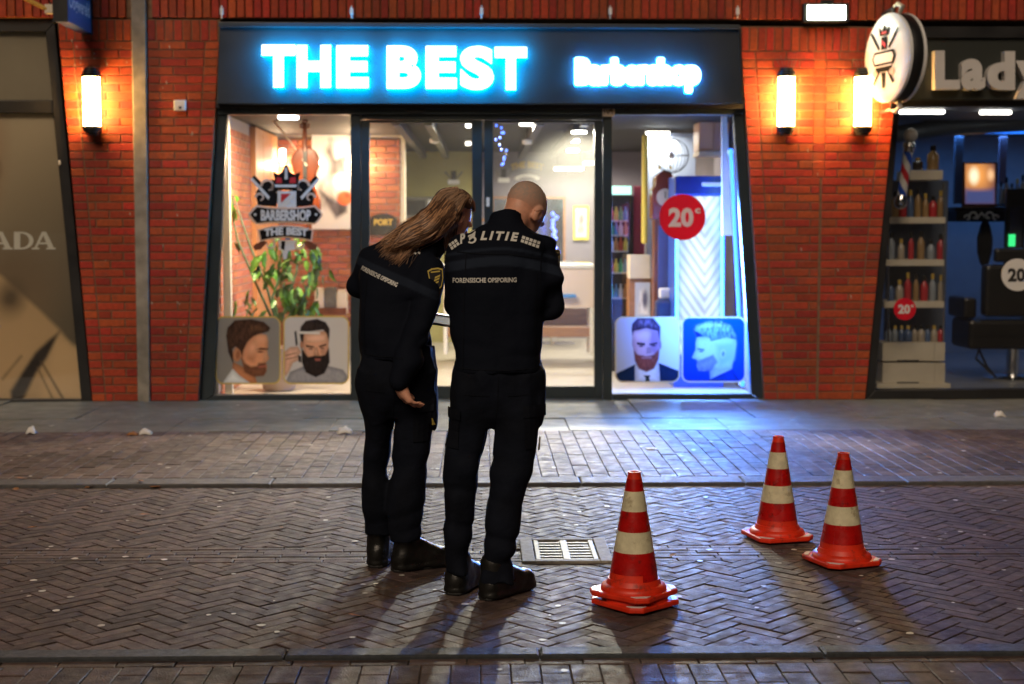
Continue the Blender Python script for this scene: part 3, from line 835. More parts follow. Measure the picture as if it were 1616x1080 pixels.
# glaring spot just inside the right door, shining out over the threshold
gp = zray(914, 204, ZC - .12)
t = thing('spot_lamp', 'glaring white spot lamp at the top of the right door glass', 'lamp', (gp.x, gp.y, ZC))
mb = MB(); mb.lathe([(.03, .14), (.05, .12), (.07, .02), (.075, 0)], 16, (gp.x, gp.y, gp.z - .02)); mb.build('shade', M['black'], t, smooth=True)
mb = MB(); mb.tube([(gp.x, gp.y, gp.z + .1), (gp.x, gp.y, ZC)], .012, 8); mb.build('stem', M['black'], t)
MB().lathe([(.066, -.012), (.07, .0), (.05, .02)], 16, (gp.x, gp.y, gp.z - .025)).build('bulb', mat('spot_bulb', (1, 1, 1), .4, emit=(1, .96, .84), estr=40.0), t, smooth=True)
sp = bpy.data.lights.new('light', 'SPOT'); sp.energy = 900; sp.spot_size = R(80); sp.spot_blend = .6; sp.color = (1, .93, .78); sp.shadow_soft_size = .06
so = bpy.data.objects.new('lamp_light', sp); so.location = (gp.x, gp.y - .10, gp.z - .06)
tgt = ground(880, 690); so.rotation_euler = (tgt - so.location).to_track_quat('-Z', 'Y').to_euler(); link(so, t)

# dark beams, ducts and small fittings under the ceiling, seen through the doors
for k, (px, Yb) in enumerate(((655, 4.2), (700, 5.6), (835, 3.4), (880, 5.2))):
    xb_ = atY(px, 230, YF + Yb).x
    o = MB().box((xb_, YF + 3.6, ZC - .06), (.07, 6.2, .10)).build('ceiling_beam', mat('beam_%d' % k, (.10, .095, .07) if k % 2 else (.05, .05, .05), .6))
    tag(o, ['pale beam at the left of the left door ceiling', 'dark beam right of the pale one in the left door', 'dark beam over the middle of the right door', 'pale beam near the glaring lamp in the right door'][k], 'beam', 'beams under the barbershop ceiling')
for k, (px, py, Yb) in enumerate(((686, 222, 3.0), (832, 224, 2.6))):
    p = atY(px, py, YF + Yb); t = thing('smoke_detector', ['white round detector hanging in the left door ceiling', 'white round detector hanging in the right door ceiling'][k], 'detector', (p.x, p.y, ZC))
    MB().lathe([(.02, -.03), (.05, -.02), (.055, .01), (.05, .02)], 16, p).build('dome', M['white'], t, smooth=True); MB().tube([p, (p.x, p.y, ZC)], .006, 6).build('rod', M['black'], t)
p = atY(662, 345, YF + 6.3); t = thing('microwave', 'pale oven standing on a counter against the ochre rear wall', 'oven', (p.x, p.y, p.z))
MB().box((p.x, p.y, p.z + .14), (.44, .32, .28)).build('case', M['steel'], t, bevel=.01); MB().box((p.x - .05, p.y - .165, p.z + .14), (.27, .01, .19)).build('door', M['ink'], t); MB().box((p.x + .16, p.y - .165, p.z + .14), (.08, .01, .20)).build('keypad', M['white'], t)
t = thing('rear_counter', 'ochre counter along the rear wall in the left door', 'counter', (p.x, YF + 6.4, ZP))
MB().box((p.x + .1, YF + 6.45, p.z - .02), (1.5, .6, .036)).build('top', M['wood'], t); MB().box((p.x + .1, YF + 6.5, (p.z - .04 + ZP) / 2), (1.44, .5, p.z - .042 - ZP)).build('cupboard', M['yellow_wall'], t)
for k, px in enumerate((800, 868)):
    p = atY(px, 395, YR - .03); t = thing('wall_mirror', ['tall wall mirror left of the bald officer head on the rear wall', 'tall wall mirror beside the blue light string on the rear wall'][k], 'mirror', p, 'mirrors on the rear wall')
    MB().box((p.x, YR - .015, p.z + .25), (.42, .028, .95)).build('frame', M['wood'], t); MB().box((p.x, YR - .032, p.z + .25), (.36, .006, .89)).build('glass', mat('mirror_back', (.35, .36, .42), .12, metal=1.0), t)
    q_ = Vector((p.x, YR - 1.1, 0)); c_ = thing('styling_chair', ['black styling chair in front of the left rear mirror', 'black styling chair in front of the right rear mirror'][k], 'chair', (q_.x, q_.y, ZP), 'styling chairs at the back')
    MB().box((q_.x, q_.y - .25, .86), (.5, .1, .5)).build('backrest', M['black'], c_, bevel=.04); MB().box((q_.x, q_.y, .55), (.52, .5, .12)).build('seat', M['black'], c_, bevel=.04)
    for s_ in (-.29, .29): MB().box((q_.x + s_, q_.y, .72), (.06, .42, .06)).build('armrest', M['black'], c_, bevel=.02)
    MB().lathe([(.28, ZP + .011), (.28, ZP + .03), (.05, ZP + .05), (.05, .49)], 20, (q_.x, q_.y, 0)).build('pedestal', M['chrome'], c_, smooth=True)
# ---- cello leaning on the wall, with its bow
def outline(pts, n=8):
    """closed Catmull-Rom through 2D pts"""
    out = []; k = len(pts)
    for i in range(k):
        p0, p1, p2, p3 = [np.array(pts[(i + j - 1) % k], float) for j in range(4)]
        for s in range(n):
            t_ = s / n; out.append(.5 * ((2 * p1) + (-p0 + p2) * t_ + (2 * p0 - 5 * p1 + 4 * p2 - p3) * t_ ** 2 + (-p0 + 3 * p1 - 3 * p2 + p3) * t_ ** 3))
    return out
YC = YF + 1.35
t = thing('cello', 'brown cello hanging behind the crest sticker in the left window', 'cello', atY(481, 420, YC))
body = [(481, 232), (496, 238), (503, 255), (498, 274), (495, 288), (500, 304), (505, 322), (500, 340), (481, 348), (462, 340), (457, 322), (462, 304), (467, 288), (464, 274), (459, 255), (466, 238)]
P = [atY(p[0], p[1], YC) for p in outline(body, 5)]
MB().prism(P, (0, .13, 0)).build('body', M['cellow'], t, bevel=.012)
MB().prism([atY(478, 238, YC - .02), atY(484, 238, YC - .02), atY(484, 300, YC - .02), atY(478, 300, YC - .02)], (0, .015, 0)).build('fingerboard', M['black'], t)
MB().tube([atY(481, 240, YC), atY(481, 205, YC + .02), atY(481, 196, YC + .05)], [.024, .019, .016], 8).build('neck', M['darkwood'], t, smooth=True)
MB().tube([atY(481 + 4 * math.cos(a) * (1 - a / 9), 194 - 4 * math.sin(a) * (1 - a / 9), YC + .05) for a in np.linspace(0, 6.5, 14)], .014, 6).build('scroll', M['darkwood'], t, smooth=True)
for k in range(4):
    y = 198 + 4 * (k // 2); s = 1 if k % 2 else -1
    MB().tube([atY(481, y, YC + .03), atY(481 + s * 8, y - 1, YC + .03)], [.006, .012], 6).build('peg', M['darkwood'], t)
bow = MB().tube([atY(427, 186, YC + .3), atY(450, 213, YC + .2), atY(470, 240, YC + .05), atY(484, 262, YC - .03)], [.012, .008, .008, .01], 6)
tag(bow.build('cello_bow', M['cream'], smooth=True), 'pale cello bow slanting above the cello in the left window', 'bow')

# ---- big house plant
M['leaf'] = mat('plant_leaf', (.055, .140, .016), .4, var=.5, vscale=14, rnd=.5)
M['stem'] = mat('plant_stem', (.05, .11, .06), .5)
YPL = YF + .75
t = thing('house_plant', 'large leafy green plant in a pot behind the left window posters', 'plant', (atY(440, 560, YPL).x, YPL, ZP))
pc = atY(440, 560, YPL)
MB().lathe([(.13, .0), (.15, .02), (.19, .38), (.20, .40), (.185, .40), (.16, .34)], 24, (pc.x, YPL, ZP + .012)).build('pot', mat('terracotta', (.40, .30, .25), .6), t, smooth=True)
def leaf_mesh():
    V = []; Fc = []; n = 8
    for i in range(n + 1):
        s = i / n; w = .5 * math.sin(math.pi * min(1, s * 1.02)) ** .75 * (1 - .35 * s) * .62
        for j in (-1, -.5, 0, .5, 1):
            notch = 1 - (.28 if (i % 2 and abs(j) == 1) else 0)
            V.append((j * w * notch, s, -.35 * s * s - .10 * (1 - abs(j)) ))
    for i in range(n):
        for j in range(4): a = i * 5 + j; Fc.append((a, a + 1, a + 6, a + 5))
    mb = MB(); mb.add(V, Fc); return mb.mesh('leaf', M['leaf'], True)
LM = leaf_mesh()
leafs = [(356, 300, .16), (366, 322, .13), (352, 345, .17), (358, 372, .16), (372, 308, .12), (350, 330, .13)]
for k in range(70):
    a = random.uniform(0, 6.28); r = random.random() ** .5
    leafs.append((462 + 60 * r * math.cos(a), 415 + 46 * r * math.sin(a), random.uniform(.09, .18)))
for k in range(34): leafs.append((random.uniform(370, 505), random.uniform(455, 494), random.uniform(.11, .19)))
for k in range(10): leafs.append((random.uniform(348, 372), random.uniform(295, 400), random.uniform(.10, .17)))
for px, py, s in leafs:
    o = bpy.data.objects.new('leaf', LM); p = atY(px, py, YPL + random.uniform(-.22, .25))
    o.location = p; o.scale = (s, s, s); o.rotation_euler = (random.uniform(-1.5, -.2), random.uniform(-.5, .5), random.uniform(0, 6.28))
    link(o, t)
for pts in ([(430, 505), (405, 450), (375, 380), (358, 300)], [(435, 505), (420, 450), (395, 390), (372, 320)], [(445, 505), (455, 470), (468, 430), (470, 395)], [(440, 505), (430, 470), (440, 440), (455, 420)], [(450, 505), (475, 480), (490, 440), (500, 405)]):
    MB().tube([atY(x, y, YPL + .02 * k) for k, (x, y) in enumerate(pts)], [.014, .012, .010, .006], 6).build('stem', M['stem'], t, smooth=True)
# white dividing post at the left edge of the window, low shelf with boxes
t = tag(MB().box((F(358, 400, .25).x - .0, YF + .26, 1.28), (.07, .06, 2.5)).build('window_post', M['cream'], bevel=.006), 'cream post just inside the left edge of the left window', 'post')
t = thing('low_shelf', 'low dark shelf unit against the brick wall behind the plant', 'shelf', atY(455, 500, YP - .3))
A, B = atY(350, 462, YP - .2), atY(552, 498, YP - .2)
MB().box(((A.x + B.x) / 2, YP - .18, B.z), (B.x - A.x, .3, .03)).build('shelf_board', M['wood'], t)
MB().box(((A.x + B.x) / 2, YP - .18, .35), (B.x - A.x - .06, .26, .60)).build('cabinet', M['darkwood'], t)
for k, (px, w, h, m) in enumerate(((372, .10, .22, 'black'), (392, .14, .2, 'black'), (505, .10, .26, 'cream'), (522, .13, .27, 'steel'), (540, .11, .24, 'cream'))):
    p = atY(px, 496, YP - .2)
    mb = MB(); mb.box((p.x, YP - .18, B.z + .017 + h / 2), (w, .16, h)); mb.box((p.x, YP - .18, B.z + .02 + h + .012), (w * .8, .13, .024))
    tag(mb.build('box', M[m], bevel=.004), ['black box at the far left of the low shelf', 'wider black box second from the left on the low shelf', 'cream box left of the metal one on the low shelf', 'metal box between two cream boxes on the low shelf', 'cream box at the far right of the low shelf'][k], 'box', 'boxes on the low shelf')

# ---- black arched plaque, lettering on the rear wall, framed pictures
M['gold'] = mat('gold_paint', (.62, .42, .08), .4)

t = thing('arched_plaque', 'black arched plaque with gold lettering on the brick pillar', 'plaque', atY(605, 370, YP))
pts = [(584, 372), (584, 352)] + [(605 + 22 * math.cos(a), 350 - 13 * math.sin(a)) for a in np.linspace(math.pi, 0, 9)] + [(626, 352), (626, 372)]
MB().prism([atY(x, y, YP - .03) for x, y in pts], (0, .028, 0)).build('board', M['ink'], t)
flat_text('PORT', 590, 620, 346, 356, YP - .036, M['gold'], t, 'lettering', .004, .05, one=True)
t = thing('rear_lettering', 'gold arched lettering with scissor logo on the rear wall', 'lettering', atY(832, 270, YR - .02))
flat_text('THE BEST', 806, 858, 260, 270, YR - .01, M['gold'], t, 'lettering', .004, .05, one=True, arc=5)
MB().prism([atY(832 + 21 * math.cos(a), 284 - 9 * math.sin(a), YR - .008) for a in np.linspace(.2, 2.94, 12)] + [atY(832 + 15 * math.cos(a), 286 - 7 * math.sin(a), YR - .008) for a in np.linspace(2.94, .2, 12)], (0, .004, 0)).build('arch', M['white'], t)
def crest(px, py, s, label):
    t = thing('wall_crest', label, 'emblem', atY(px, py, YR - .01))
    q = lambda u, v: atY(px + u * s, py + v * s, YR - .012)
    MB().prism([q(-9, 4), (q(9, 4)), q(9, 11), q(-9, 11)], (0, .006, 0)).build('banner', M['white'], t)
    MB().prism([q(-4, -10), q(4, -10), q(4, 3.6), q(-4, 3.6)], (0, .006, 0)).build('pole', M['ink'], t)
    for sg in (-1, 1): MB().prism([q(sg * 13, -10), q(sg * 15, -8), q(sg * 5, 3), q(sg * 4.3, 1)], (0, .006, 0)).build('razor', M['steel'], t)
crest(716, 280, 1.0, 'small crossed razor crest on the ochre rear wall in the left door')
crest(795, 277, 1.0, 'small white crest on the grey rear wall beside the gold lettering')
for k, (px, py, dy) in enumerate(((917, 352, 0), (917, 424, 0))):
    t = thing('framed_picture', ['yellow framed picture on the rear wall in the right door', 'lower yellow framed picture just above the white desk'][k], 'picture', atY(px, py, YR - .02))
    w, h = (12, 27) if k == 0 else (14, 10)
    MB().prism([atY(px + a * w, py + b * h, YR - .03) for a, b in ((-1, -1), (1, -1), (1, 1), (-1, 1))], (0, .028, 0)).build('frame', mat('yellow_frame', (.68, .58, .05), .5), t)
    picture('print', (px - w + 3, px + w - 3), (py - h + 4, py + h - 4), YR - .034, (0, 60, 0, 100), (.55, .55, .5), [('e', (30, 40, 14, 20, .3), (.25, .24, .22), 10, .6), ('e', (28, 72, 18, 14, 0), (.35, .33, .3), 10, .6)], 20, parent=t, ar=1.6)
# ---- white desk with a wooden ledge, cupboard, small device
YD = YF + 3.3
t = thing('reception_desk', 'white reception desk with wooden shelf seen through the right door', 'desk', (atY(850, 500, YD).x, YD, ZP))
def bxp(name, x0, x1, y0, y1, Y, dep, m, parent, bev=.004):
    A, B = atY(x0, y0, Y), atY(x1, y1, Y)
    return MB().box(((A.x + B.x) / 2, Y + dep / 2, (A.z + B.z) / 2), (B.x - A.x, dep, A.z - B.z)).build(name, m, parent, bevel=bev)
bxp('front_panel', 700, 937, 424, 486, YD, .05, mat('pinkish_white', (.72, .58, .50), .5), t)
bxp('top', 696, 940, 418, 423.6, YD - .03, .6, M['white'], t)
bxp('shelf', 704, 934, 517, 532, YD + .02, .5, M['wood'], t)
bxp('side_panel', 700, 706, 486.4, 560, YD, .5, M['white'], t)
bxp('side_panel', 931, 937, 486.4, 560, YD, .5, M['white'], t)
bxp('back_panel', 708, 930, 487, 516.6, YD + .42, .04, M['wood'], t)
t = thing('card_reader', 'small blue and white device on the front of the white desk', 'device', atY(897, 476, YD - .06))
p = atY(897, 470, YD - .055)
MB().box((p.x, p.y, p.z + .02), (.16, .1, .04)).build('case', mat('blue_plastic', (.05, .25, .65), .3), t, bevel=.01)
MB().box((p.x, p.y, p.z + .043), (.12, .06, .004)).build('screen', M['white'], t)
t = thing('blue_tinsel', 'hanging curl of blue fairy lights at the top of the right door', 'fairy lights', atY(790, 250, YF + 1.0))
mb = MB(); mm = MB()
path = [atY(786 + 6 * math.sin(k * .9) + k * .8, 196 + k * 5.5, YF + 1.0 + .05 * math.cos(k)) for k in range(13)]
mb.tube(path + [Vector((path[-1].x, path[-1].y, path[-1].z - .02))], .004, 5); mb.build('cord', M['ink'], t)
for p in path: mm.lathe([(.004, -.012), (.011, 0), (.004, .012)], 6, p + Vector((random.uniform(-.02, .02), -.01, random.uniform(-.02, .02))))
tag(mm.build('bulbs', mat('blue_led', (.1, .2, 1), .3, emit=(.05, .16, 1.0), estr=4.0), t), kind='stuff')
mb = MB(); mm = MB()
t = thing('blue_light_string', 'vertical string of blue and red lights right of the bald officer', 'fairy lights', atY(875, 400, YF + 5.5))
path = [atY(873 + 4 * math.sin(k * 1.3), 338 + k * 5.5, YF + 5.5) for k in range(17)]
mb.tube(path, .006, 5).build('cord', M['ink'], t)
for p in path: mm.lathe([(.008, -.03), (.03, 0), (.008, .03)], 6, p + Vector((random.uniform(-.03, .03), -.03, 0)))
tag(mm.build('bulbs', mat('blue_led_big', (.1, .2, 1), .3, emit=(.05, .12, 1.0), estr=2.2), t), kind='stuff')
bxp('f', 0, 1, 0, 1, YF + 9, .1, M['ink'], None) if False else None

# ================================================================ RIGHT WINDOW: kiosk, clock, globe, fridge
YK = YF + .9
def kiosk_col(X, Y):
    s = .5 + .5 * np.sin((Y * .75 + np.abs(X - 1112) * 1.1) * .42)
    n = vnoise(np.stack([X / 13, Y / 40, X * 0], -1), 21)[..., None]
    c = np.array((.80, .95, 1.0)) * (.50 + .50 * s[..., None] ** .6) * (.7 + .5 * n)
    e = np.clip(np.abs(X - 1103) / 36, 0, 1)[..., None] ** 4
    return np.clip(c * (1 - .75 * e) + np.array((.05, .35, 1.0)) * .75 * e, 0, 1)
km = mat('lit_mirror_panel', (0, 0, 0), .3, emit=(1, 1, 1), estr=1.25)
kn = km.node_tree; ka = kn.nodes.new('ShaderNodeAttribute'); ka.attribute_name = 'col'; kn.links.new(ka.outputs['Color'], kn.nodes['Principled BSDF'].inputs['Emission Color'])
t = thing('light_kiosk', 'tall blue kiosk with bright white glowing panel behind the red price sticker', 'kiosk', (atY(1105, 560, YK).x, YK, ZP))
M['blue_panel'] = mat('blue_panel', (.03, .10, .55), .35)
bxp('cabinet', 1066, 1142, 278, 622, YK + .03, .5, M['blue_panel'], t, .01)
bxp('header', 1066, 1142, 278, 306, YK - .03, .058, mat('dark_blue_panel', (.004, .010, .09), .35), t)
picture('lit_panel', (1069, 1139), (310, 560), YK + .02, (1069, 1139, 310, 560), kiosk_col, [], 40, parent=t, m=km, ar=3)
bxp('handle', 1108, 1138, 288, 294, YK - .05, .02, M['white'], t)
for x in (1068, 1140):
    MB().tube([atY(x, 308, YK - .01), atY(x, 562, YK - .01)], .012, 8).build('edge_light', mat('edge_led', (.2, .6, 1), .4, emit=(.04, .38, 1.0), estr=9.0), t)
area(t, atY(1104, 420, YK - .02), .34, 1.1, 330, (.10, .32, 1.0), (R(-90), 0, 0))
t = thing('blue_tube_light', 'vertical blue light tube along the right edge of the right window', 'lamp', F(1175, 600, .25))
MB().tube([F(1153, 235, .28), F(1172, 610, .28)], .016, 8).build('tube', mat('blue_tube', (.1, .2, 1), .4, emit=(.02, .14, 1.0), estr=5.0), t)
for y in (240, 605): MB().box(F(1153 if y < 400 else 1171, y, .31), (.05, .05, .03)).build('clip', M['white'], t)
area(t, F(1158, 420, .32), .05, 1.9, 30, (.02, .12, 1.0), (R(-90), 0, R(0)))
# white folding panel and cream cupboard at the right
t = tag(MB().prism([F(1139, 184, .55), F(1147, 184, .55), F(1156, 372, .55), F(1140, 372, .55)], (0, .04, 0)).build('white_banner', M['cream']), 'narrow cream hanging banner at the right of the right window', 'banner')
t = thing('wall_cupboard', 'orange wooden wall cupboard at the upper right of the right window', 'cupboard', atY(1122, 240, YF + 1.6))
bxp('carcass', 1103, 1150, 188, 238, YF + 1.6, .35, mat('peach_panel', (.62, .36, .20), .5), t)
bxp('door', 1105, 1125, 191, 235, YF + 1.58, .018, mat('peach_door', (.68, .42, .25), .5), t)
bxp('rail', 1103, 1152, 238.5, 246, YF + 1.56, .4, M['cream'], t)
# wire globe on the clock
YCk = YF + 1.5
c = atY(1060, 246, YCk); r = 27 / FOC * YCk
t = thing('wire_globe', 'round wire globe lamp on top of the tall wooden clock', 'globe', c - Vector((0, 0, r)))
for k in range(6):
    a = math.pi * k / 6
    MB().tube([c + Vector((r * math.cos(a) * math.sin(b), r * math.sin(a) * math.sin(b), r * math.cos(b))) for b in np.linspace(0, 2 * math.pi, 25)], .0035, 5, cap=False).build('wire', M['ink'], t)
MB().tube([c + Vector((r * math.cos(b), r * math.sin(b), 0)) for b in np.linspace(0, 2 * math.pi, 25)], .0035, 5, cap=False).build('wire', M['ink'], t)
MB().lathe([(.01, -.03), (.028, 0), (.01, .04)], 10, c).build('bulb', M['white'], t)
t = thing('tall_clock', 'tall wooden pendulum clock with arched hood behind the red price sticker', 'clock', (atY(1048, 560, YCk).x, YCk, ZP))
q = lambda x, y, d=0: atY(x, y, YCk + d)
hood = [(1029, 346), (1029, 300), (1034, 294), (1035, 280), (1042, 272), (1050, 268), (1058, 272), (1064, 280), (1065, 294), (1070, 300), (1070, 346)]
MB().prism([q(x, y) for x, y in hood], (0, .24, 0)).build('hood', M['cellow'], t, bevel=.006)
MB().prism([q(1049.5 + 13 * math.cos(a), 312 - 14 * math.sin(a), -.012) for a in np.linspace(0, 2 * math.pi, 24, endpoint=False)], (0, .01, 0)).build('dial', M['cream'], t)
MB().prism([q(1049, 302, -.018), q(1050.4, 302, -.018), q(1050.4, 313, -.018), q(1049, 313, -.018)], (0, .004, 0)).build('hand', M['ink'], t)
bxp('trunk', 1033, 1066, 346.5, 520, YCk + .02, .2, M['darkwood'], t)
bxp('pendulum_door', 1039, 1060, 356, 500, YCk + .005, .013, mat('clock_glass', (.08, .10, .30), .2), t)
bxp('plinth', 1028, 1071, 520.5, 600, YCk - .01, .25, M['darkwood'], t)
for x in (1041, 1058): MB().lathe([(.006, 0), (.016, .012), (.012, .03), (.003, .045)], 8, q(x, 268, .1)).build('finial', M['gold'], t)
yb = bxp('yellow_drape', 1015, 1022, 212, 385, YF + 2.0, .12, mat('yellow_cloth', (.72, .60, .12), .8), None, .02)
tag(yb, 'narrow yellow hanging drape left of the tall clock', 'drape')
yb = bxp('blue_back_panel', 1022, 1096, 210, 420, YF + 2.6, .05, mat('pale_blue_wall', (.45, .55, .75), .6), None)
tag(yb, 'pale blue partition panel behind the wire globe', 'panel')
# drinks fridge with bottles
YFr = YF + 2.4
t = thing('drinks_fridge', 'drinks fridge with shelves of bottles at the left of the right window', 'fridge', (atY(980, 560, YFr).x, YFr, ZP))
bxp('cabinet', 958, 998, 308, 590, YFr + .03, .5, M['black'], t, .008)
bxp('light_box', 960, 996, 294, 307, YFr + .02, .06, mat('fridge_light', (.6, .9, .8), .4, emit=(.35, .9, .75), estr=1.5), t)
for y in (348, 371, 396, 430, 470): bxp('shelf', 961, 991, y, y + 2, YFr - .06, .08, M['white'], t, 0)
bxp('glass_door', 960, 992, 310, 560, YFr - .08, .01, M['glass'], t, 0)
cols = [(.6, .1, .05), (.7, .6, .1), (.1, .45, .2), (.1, .3, .6), (.7, .7, .7), (.5, .25, .1)]
for r_, y in enumerate((348, 371, 396, 430, 470)):
    for k in range(4):
        p = atY(965 + 7.3 * k, y, YFr - .03)
        mb = MB(); mb.lathe([(.022, .0), (.024, .01), (.024, .08), (.010, .11), (.010, .135), (.012, .14)], 8, p + Vector((0, 0, .001)))
        tag(mb.build('drink_bottle', mat('bottle_%d_%d' % (r_, k), cols[(r_ * 2 + k) % 6], .3), smooth=True), '%s drink bottle, %s from the left on the %s fridge shelf' % (['red', 'yellow', 'green', 'blue', 'white', 'brown'][(r_ * 2 + k) % 6], ['first', 'second', 'third', 'fourth'][k], ['top', 'second', 'third', 'fourth', 'lowest'][r_]), 'bottle', 'drinks in the fridge')
mbn = bxp('maroon_banner', 1000, 1017, 294, 402, YF + 2.5, .03, mat('maroon', (.28, .03, .07), .6), None)
tag(mbn, 'dark maroon upright banner between fridge and yellow drape', 'banner')
t = thing('display_cabinet', 'white side cabinet with picture panel beneath the maroon banner', 'cabinet', (atY(1010, 560, YF + 2.0).x, YF + 2.0, ZP))
bxp('upper_box', 994, 1026, 403, 440, YF + 1.95, .3, M['cream'], t)
bxp('frame', 993, 1028, 440.5, 600, YF + 1.97, .28, M['wood'], t)
picture('print', (1002, 1026), (446, 500), YF + 1.955, (0, 60, 0, 120), (.5, .55, .65), [('p', [(10, 110), (20, 30), (35, 20), (48, 60), (55, 115)], (.75, .75, .78), 8, .4), ('e', (40, 60, 10, 30, 0), (.12, .12, .2), 8, .4)], 24, parent=t, ar=2)
YCh = YF + 1.2
t = thing('salon_chair', 'blue lit barber chair back at the lower middle of the right window', 'chair', (atY(1053, 560, YCh).x, YCh, ZP))
bxp('headrest', 1041, 1062, 455, 472, YCh + .1, .1, M['white'], t, .02)
bxp('backrest', 1036, 1068, 474, 540, YCh, .16, mat('navy_leather', (.02, .04, .14), .35), t, .03)
bxp('seat', 1030, 1074, 548, 572, YCh + .1, .5, mat('navy_leather2', (.02, .04, .14), .35), t, .03)
p = atY(1052, 580, YCh + .3); MB().lathe([(.22, ZP + .011), (.22, ZP + .04), (.05, ZP + .06), (.05, p.z + .02)], 16, (p.x, p.y, 0)).build('pedestal', M['chrome'], t, smooth=True)
# ================================================================ PRINTS ON THE BARBERSHOP GLASS
YG = YF + D0 + .040
GOLD = (.62, .46, .10)
def zp(pts): return pts
P1 = [('p', [(205, 735), (280, 775), (360, 835), (375, 885), (190, 885), (195, 800)], (.42, .20, .11), 6),
      ('p', [(268, 655), (310, 575), (380, 540), (440, 555), (452, 600), (450, 640), (443, 665), (458, 712), (448, 730), (436, 738), (444, 770), (438, 800), (418, 830), (350, 832), (290, 800), (262, 720)], (.58, .31, .19), 6),
      ('p', [(300, 600), (360, 560), (380, 640), (350, 740), (300, 720)], (.48, .24, .14), 30),
      ('p', [(258, 690), (285, 745), (330, 770), (372, 765), (385, 745), (436, 742), (440, 800), (420, 832), (350, 838), (285, 806)], (.16, .075, .045), 14, .3),
      ('p', [(380, 765), (436, 757), (434, 772), (385, 778)], (.45, .17, .12), 6), ('p', [(355, 655), (400, 640), (455, 645), (450, 656), (400, 655)], (.06, .03, .02), 5), ('e', (395, 668, 22, 6, 0), (.08, .04, .03), 6),
      ('e', (234, 684, 32, 52, .15), (.52, .27, .16), 6), ('e', (238, 688, 14, 28, .15), (.35, .16, .09), 8),
      ('p', [(155, 560), (165, 505), (215, 455), (330, 447), (420, 465), (467, 505), (455, 530), (400, 545), (345, 565), (305, 605), (278, 655), (268, 700), (255, 660), (222, 632), (200, 650), (208, 755), (170, 670)], (.055, .030, .020), 7, .7),
      ('p', [(310, 480), (400, 490), (440, 520), (330, 530)], (.11, .06, .035), 16, .6),
      ('e', (340, 640, 30, 40, .3), (.70, .42, .28), 50), ('e', (432, 690, 10, 26, .2), (.70, .42, .28), 20), ('e', (400, 580, 34, 22, 0), (.68, .40, .26), 34),
      ('p', [(128, 885), (165, 830), (202, 782), (250, 830), (335, 885)], (.66, .70, .72), 5)]
P2 = [('p', [(555, 885), (590, 805), (690, 765), (860, 765), (960, 790), (990, 830), (990, 885)], (.27, .27, .29), 6, .15),
      ('p', [(672, 560), (690, 535), (850, 528), (860, 600), (858, 690), (770, 745), (690, 700)], (.55, .32, .22), 6),
      ('e', (672, 620, 12, 30, 0), (.45, .24, .16), 5), ('p', [(700, 560), (840, 550), (840, 600), (700, 605)], (.66, .42, .30), 18),
      ('p', [(700, 622), (755, 632), (760, 642), (705, 638)], (.05, .03, .02), 5), ('p', [(790, 630), (842, 614), (842, 628), (795, 640)], (.05, .03, .02), 5), ('e', (735, 650, 15, 5, 0), (.1, .05, .04), 5), ('e', (815, 645, 15, 5, 0), (.1, .05, .04), 5),
      ('p', [(762, 640), (782, 640), (795, 695), (755, 697)], (.48, .26, .17), 6),
      ('e', (772, 575, 40, 18, 0), (.74, .50, .38), 34), ('e', (735, 672, 16, 14, 0), (.66, .42, .31), 20), ('e', (820, 668, 16, 14, 0), (.50, .28, .19), 20), ('e', (772, 668, 6, 22, 0), (.70, .46, .34), 10),
      ('p', [(670, 640), (692, 672), (715, 705), (765, 695), (800, 697), (835, 690), (862, 640), (868, 740), (830, 815), (770, 842), (700, 810), (672, 740)], (.022, .016, .015), 8, .5),
      ('p', [(762, 715), (805, 715), (800, 730), (768, 730)], (.42, .16, .13), 4),
      ('p', [(657, 545), (665, 500), (700, 460), (780, 447), (840, 470), (868, 515), (862, 600), (846, 545), (820, 520), (690, 538), (682, 610), (664, 590)], (.028, .020, .018), 6, .7),
      ('p', [(548, 670), (590, 638), (645, 632), (668, 670), (650, 700), (665, 720), (610, 745), (585, 800), (560, 840), (546, 800)], (.58, .38, .29), 6, .12), ('p', [(560, 690), (640, 672), (640, 678), (560, 700)], (.36, .2, .14), 5), ('p', [(562, 715), (640, 700), (640, 706), (562, 724)], (.36, .2, .14), 5),
      ('p', [(640, 530), (800, 534), (800, 552), (655, 548)], (.75, .74, .70), 4), ('p', [(620, 535), (634, 525), (645, 620), (630, 630)], (.03, .03, .03), 4), ('p', [(645, 690), (668, 700), (668, 742), (650, 738)], (.03, .03, .03), 4)]
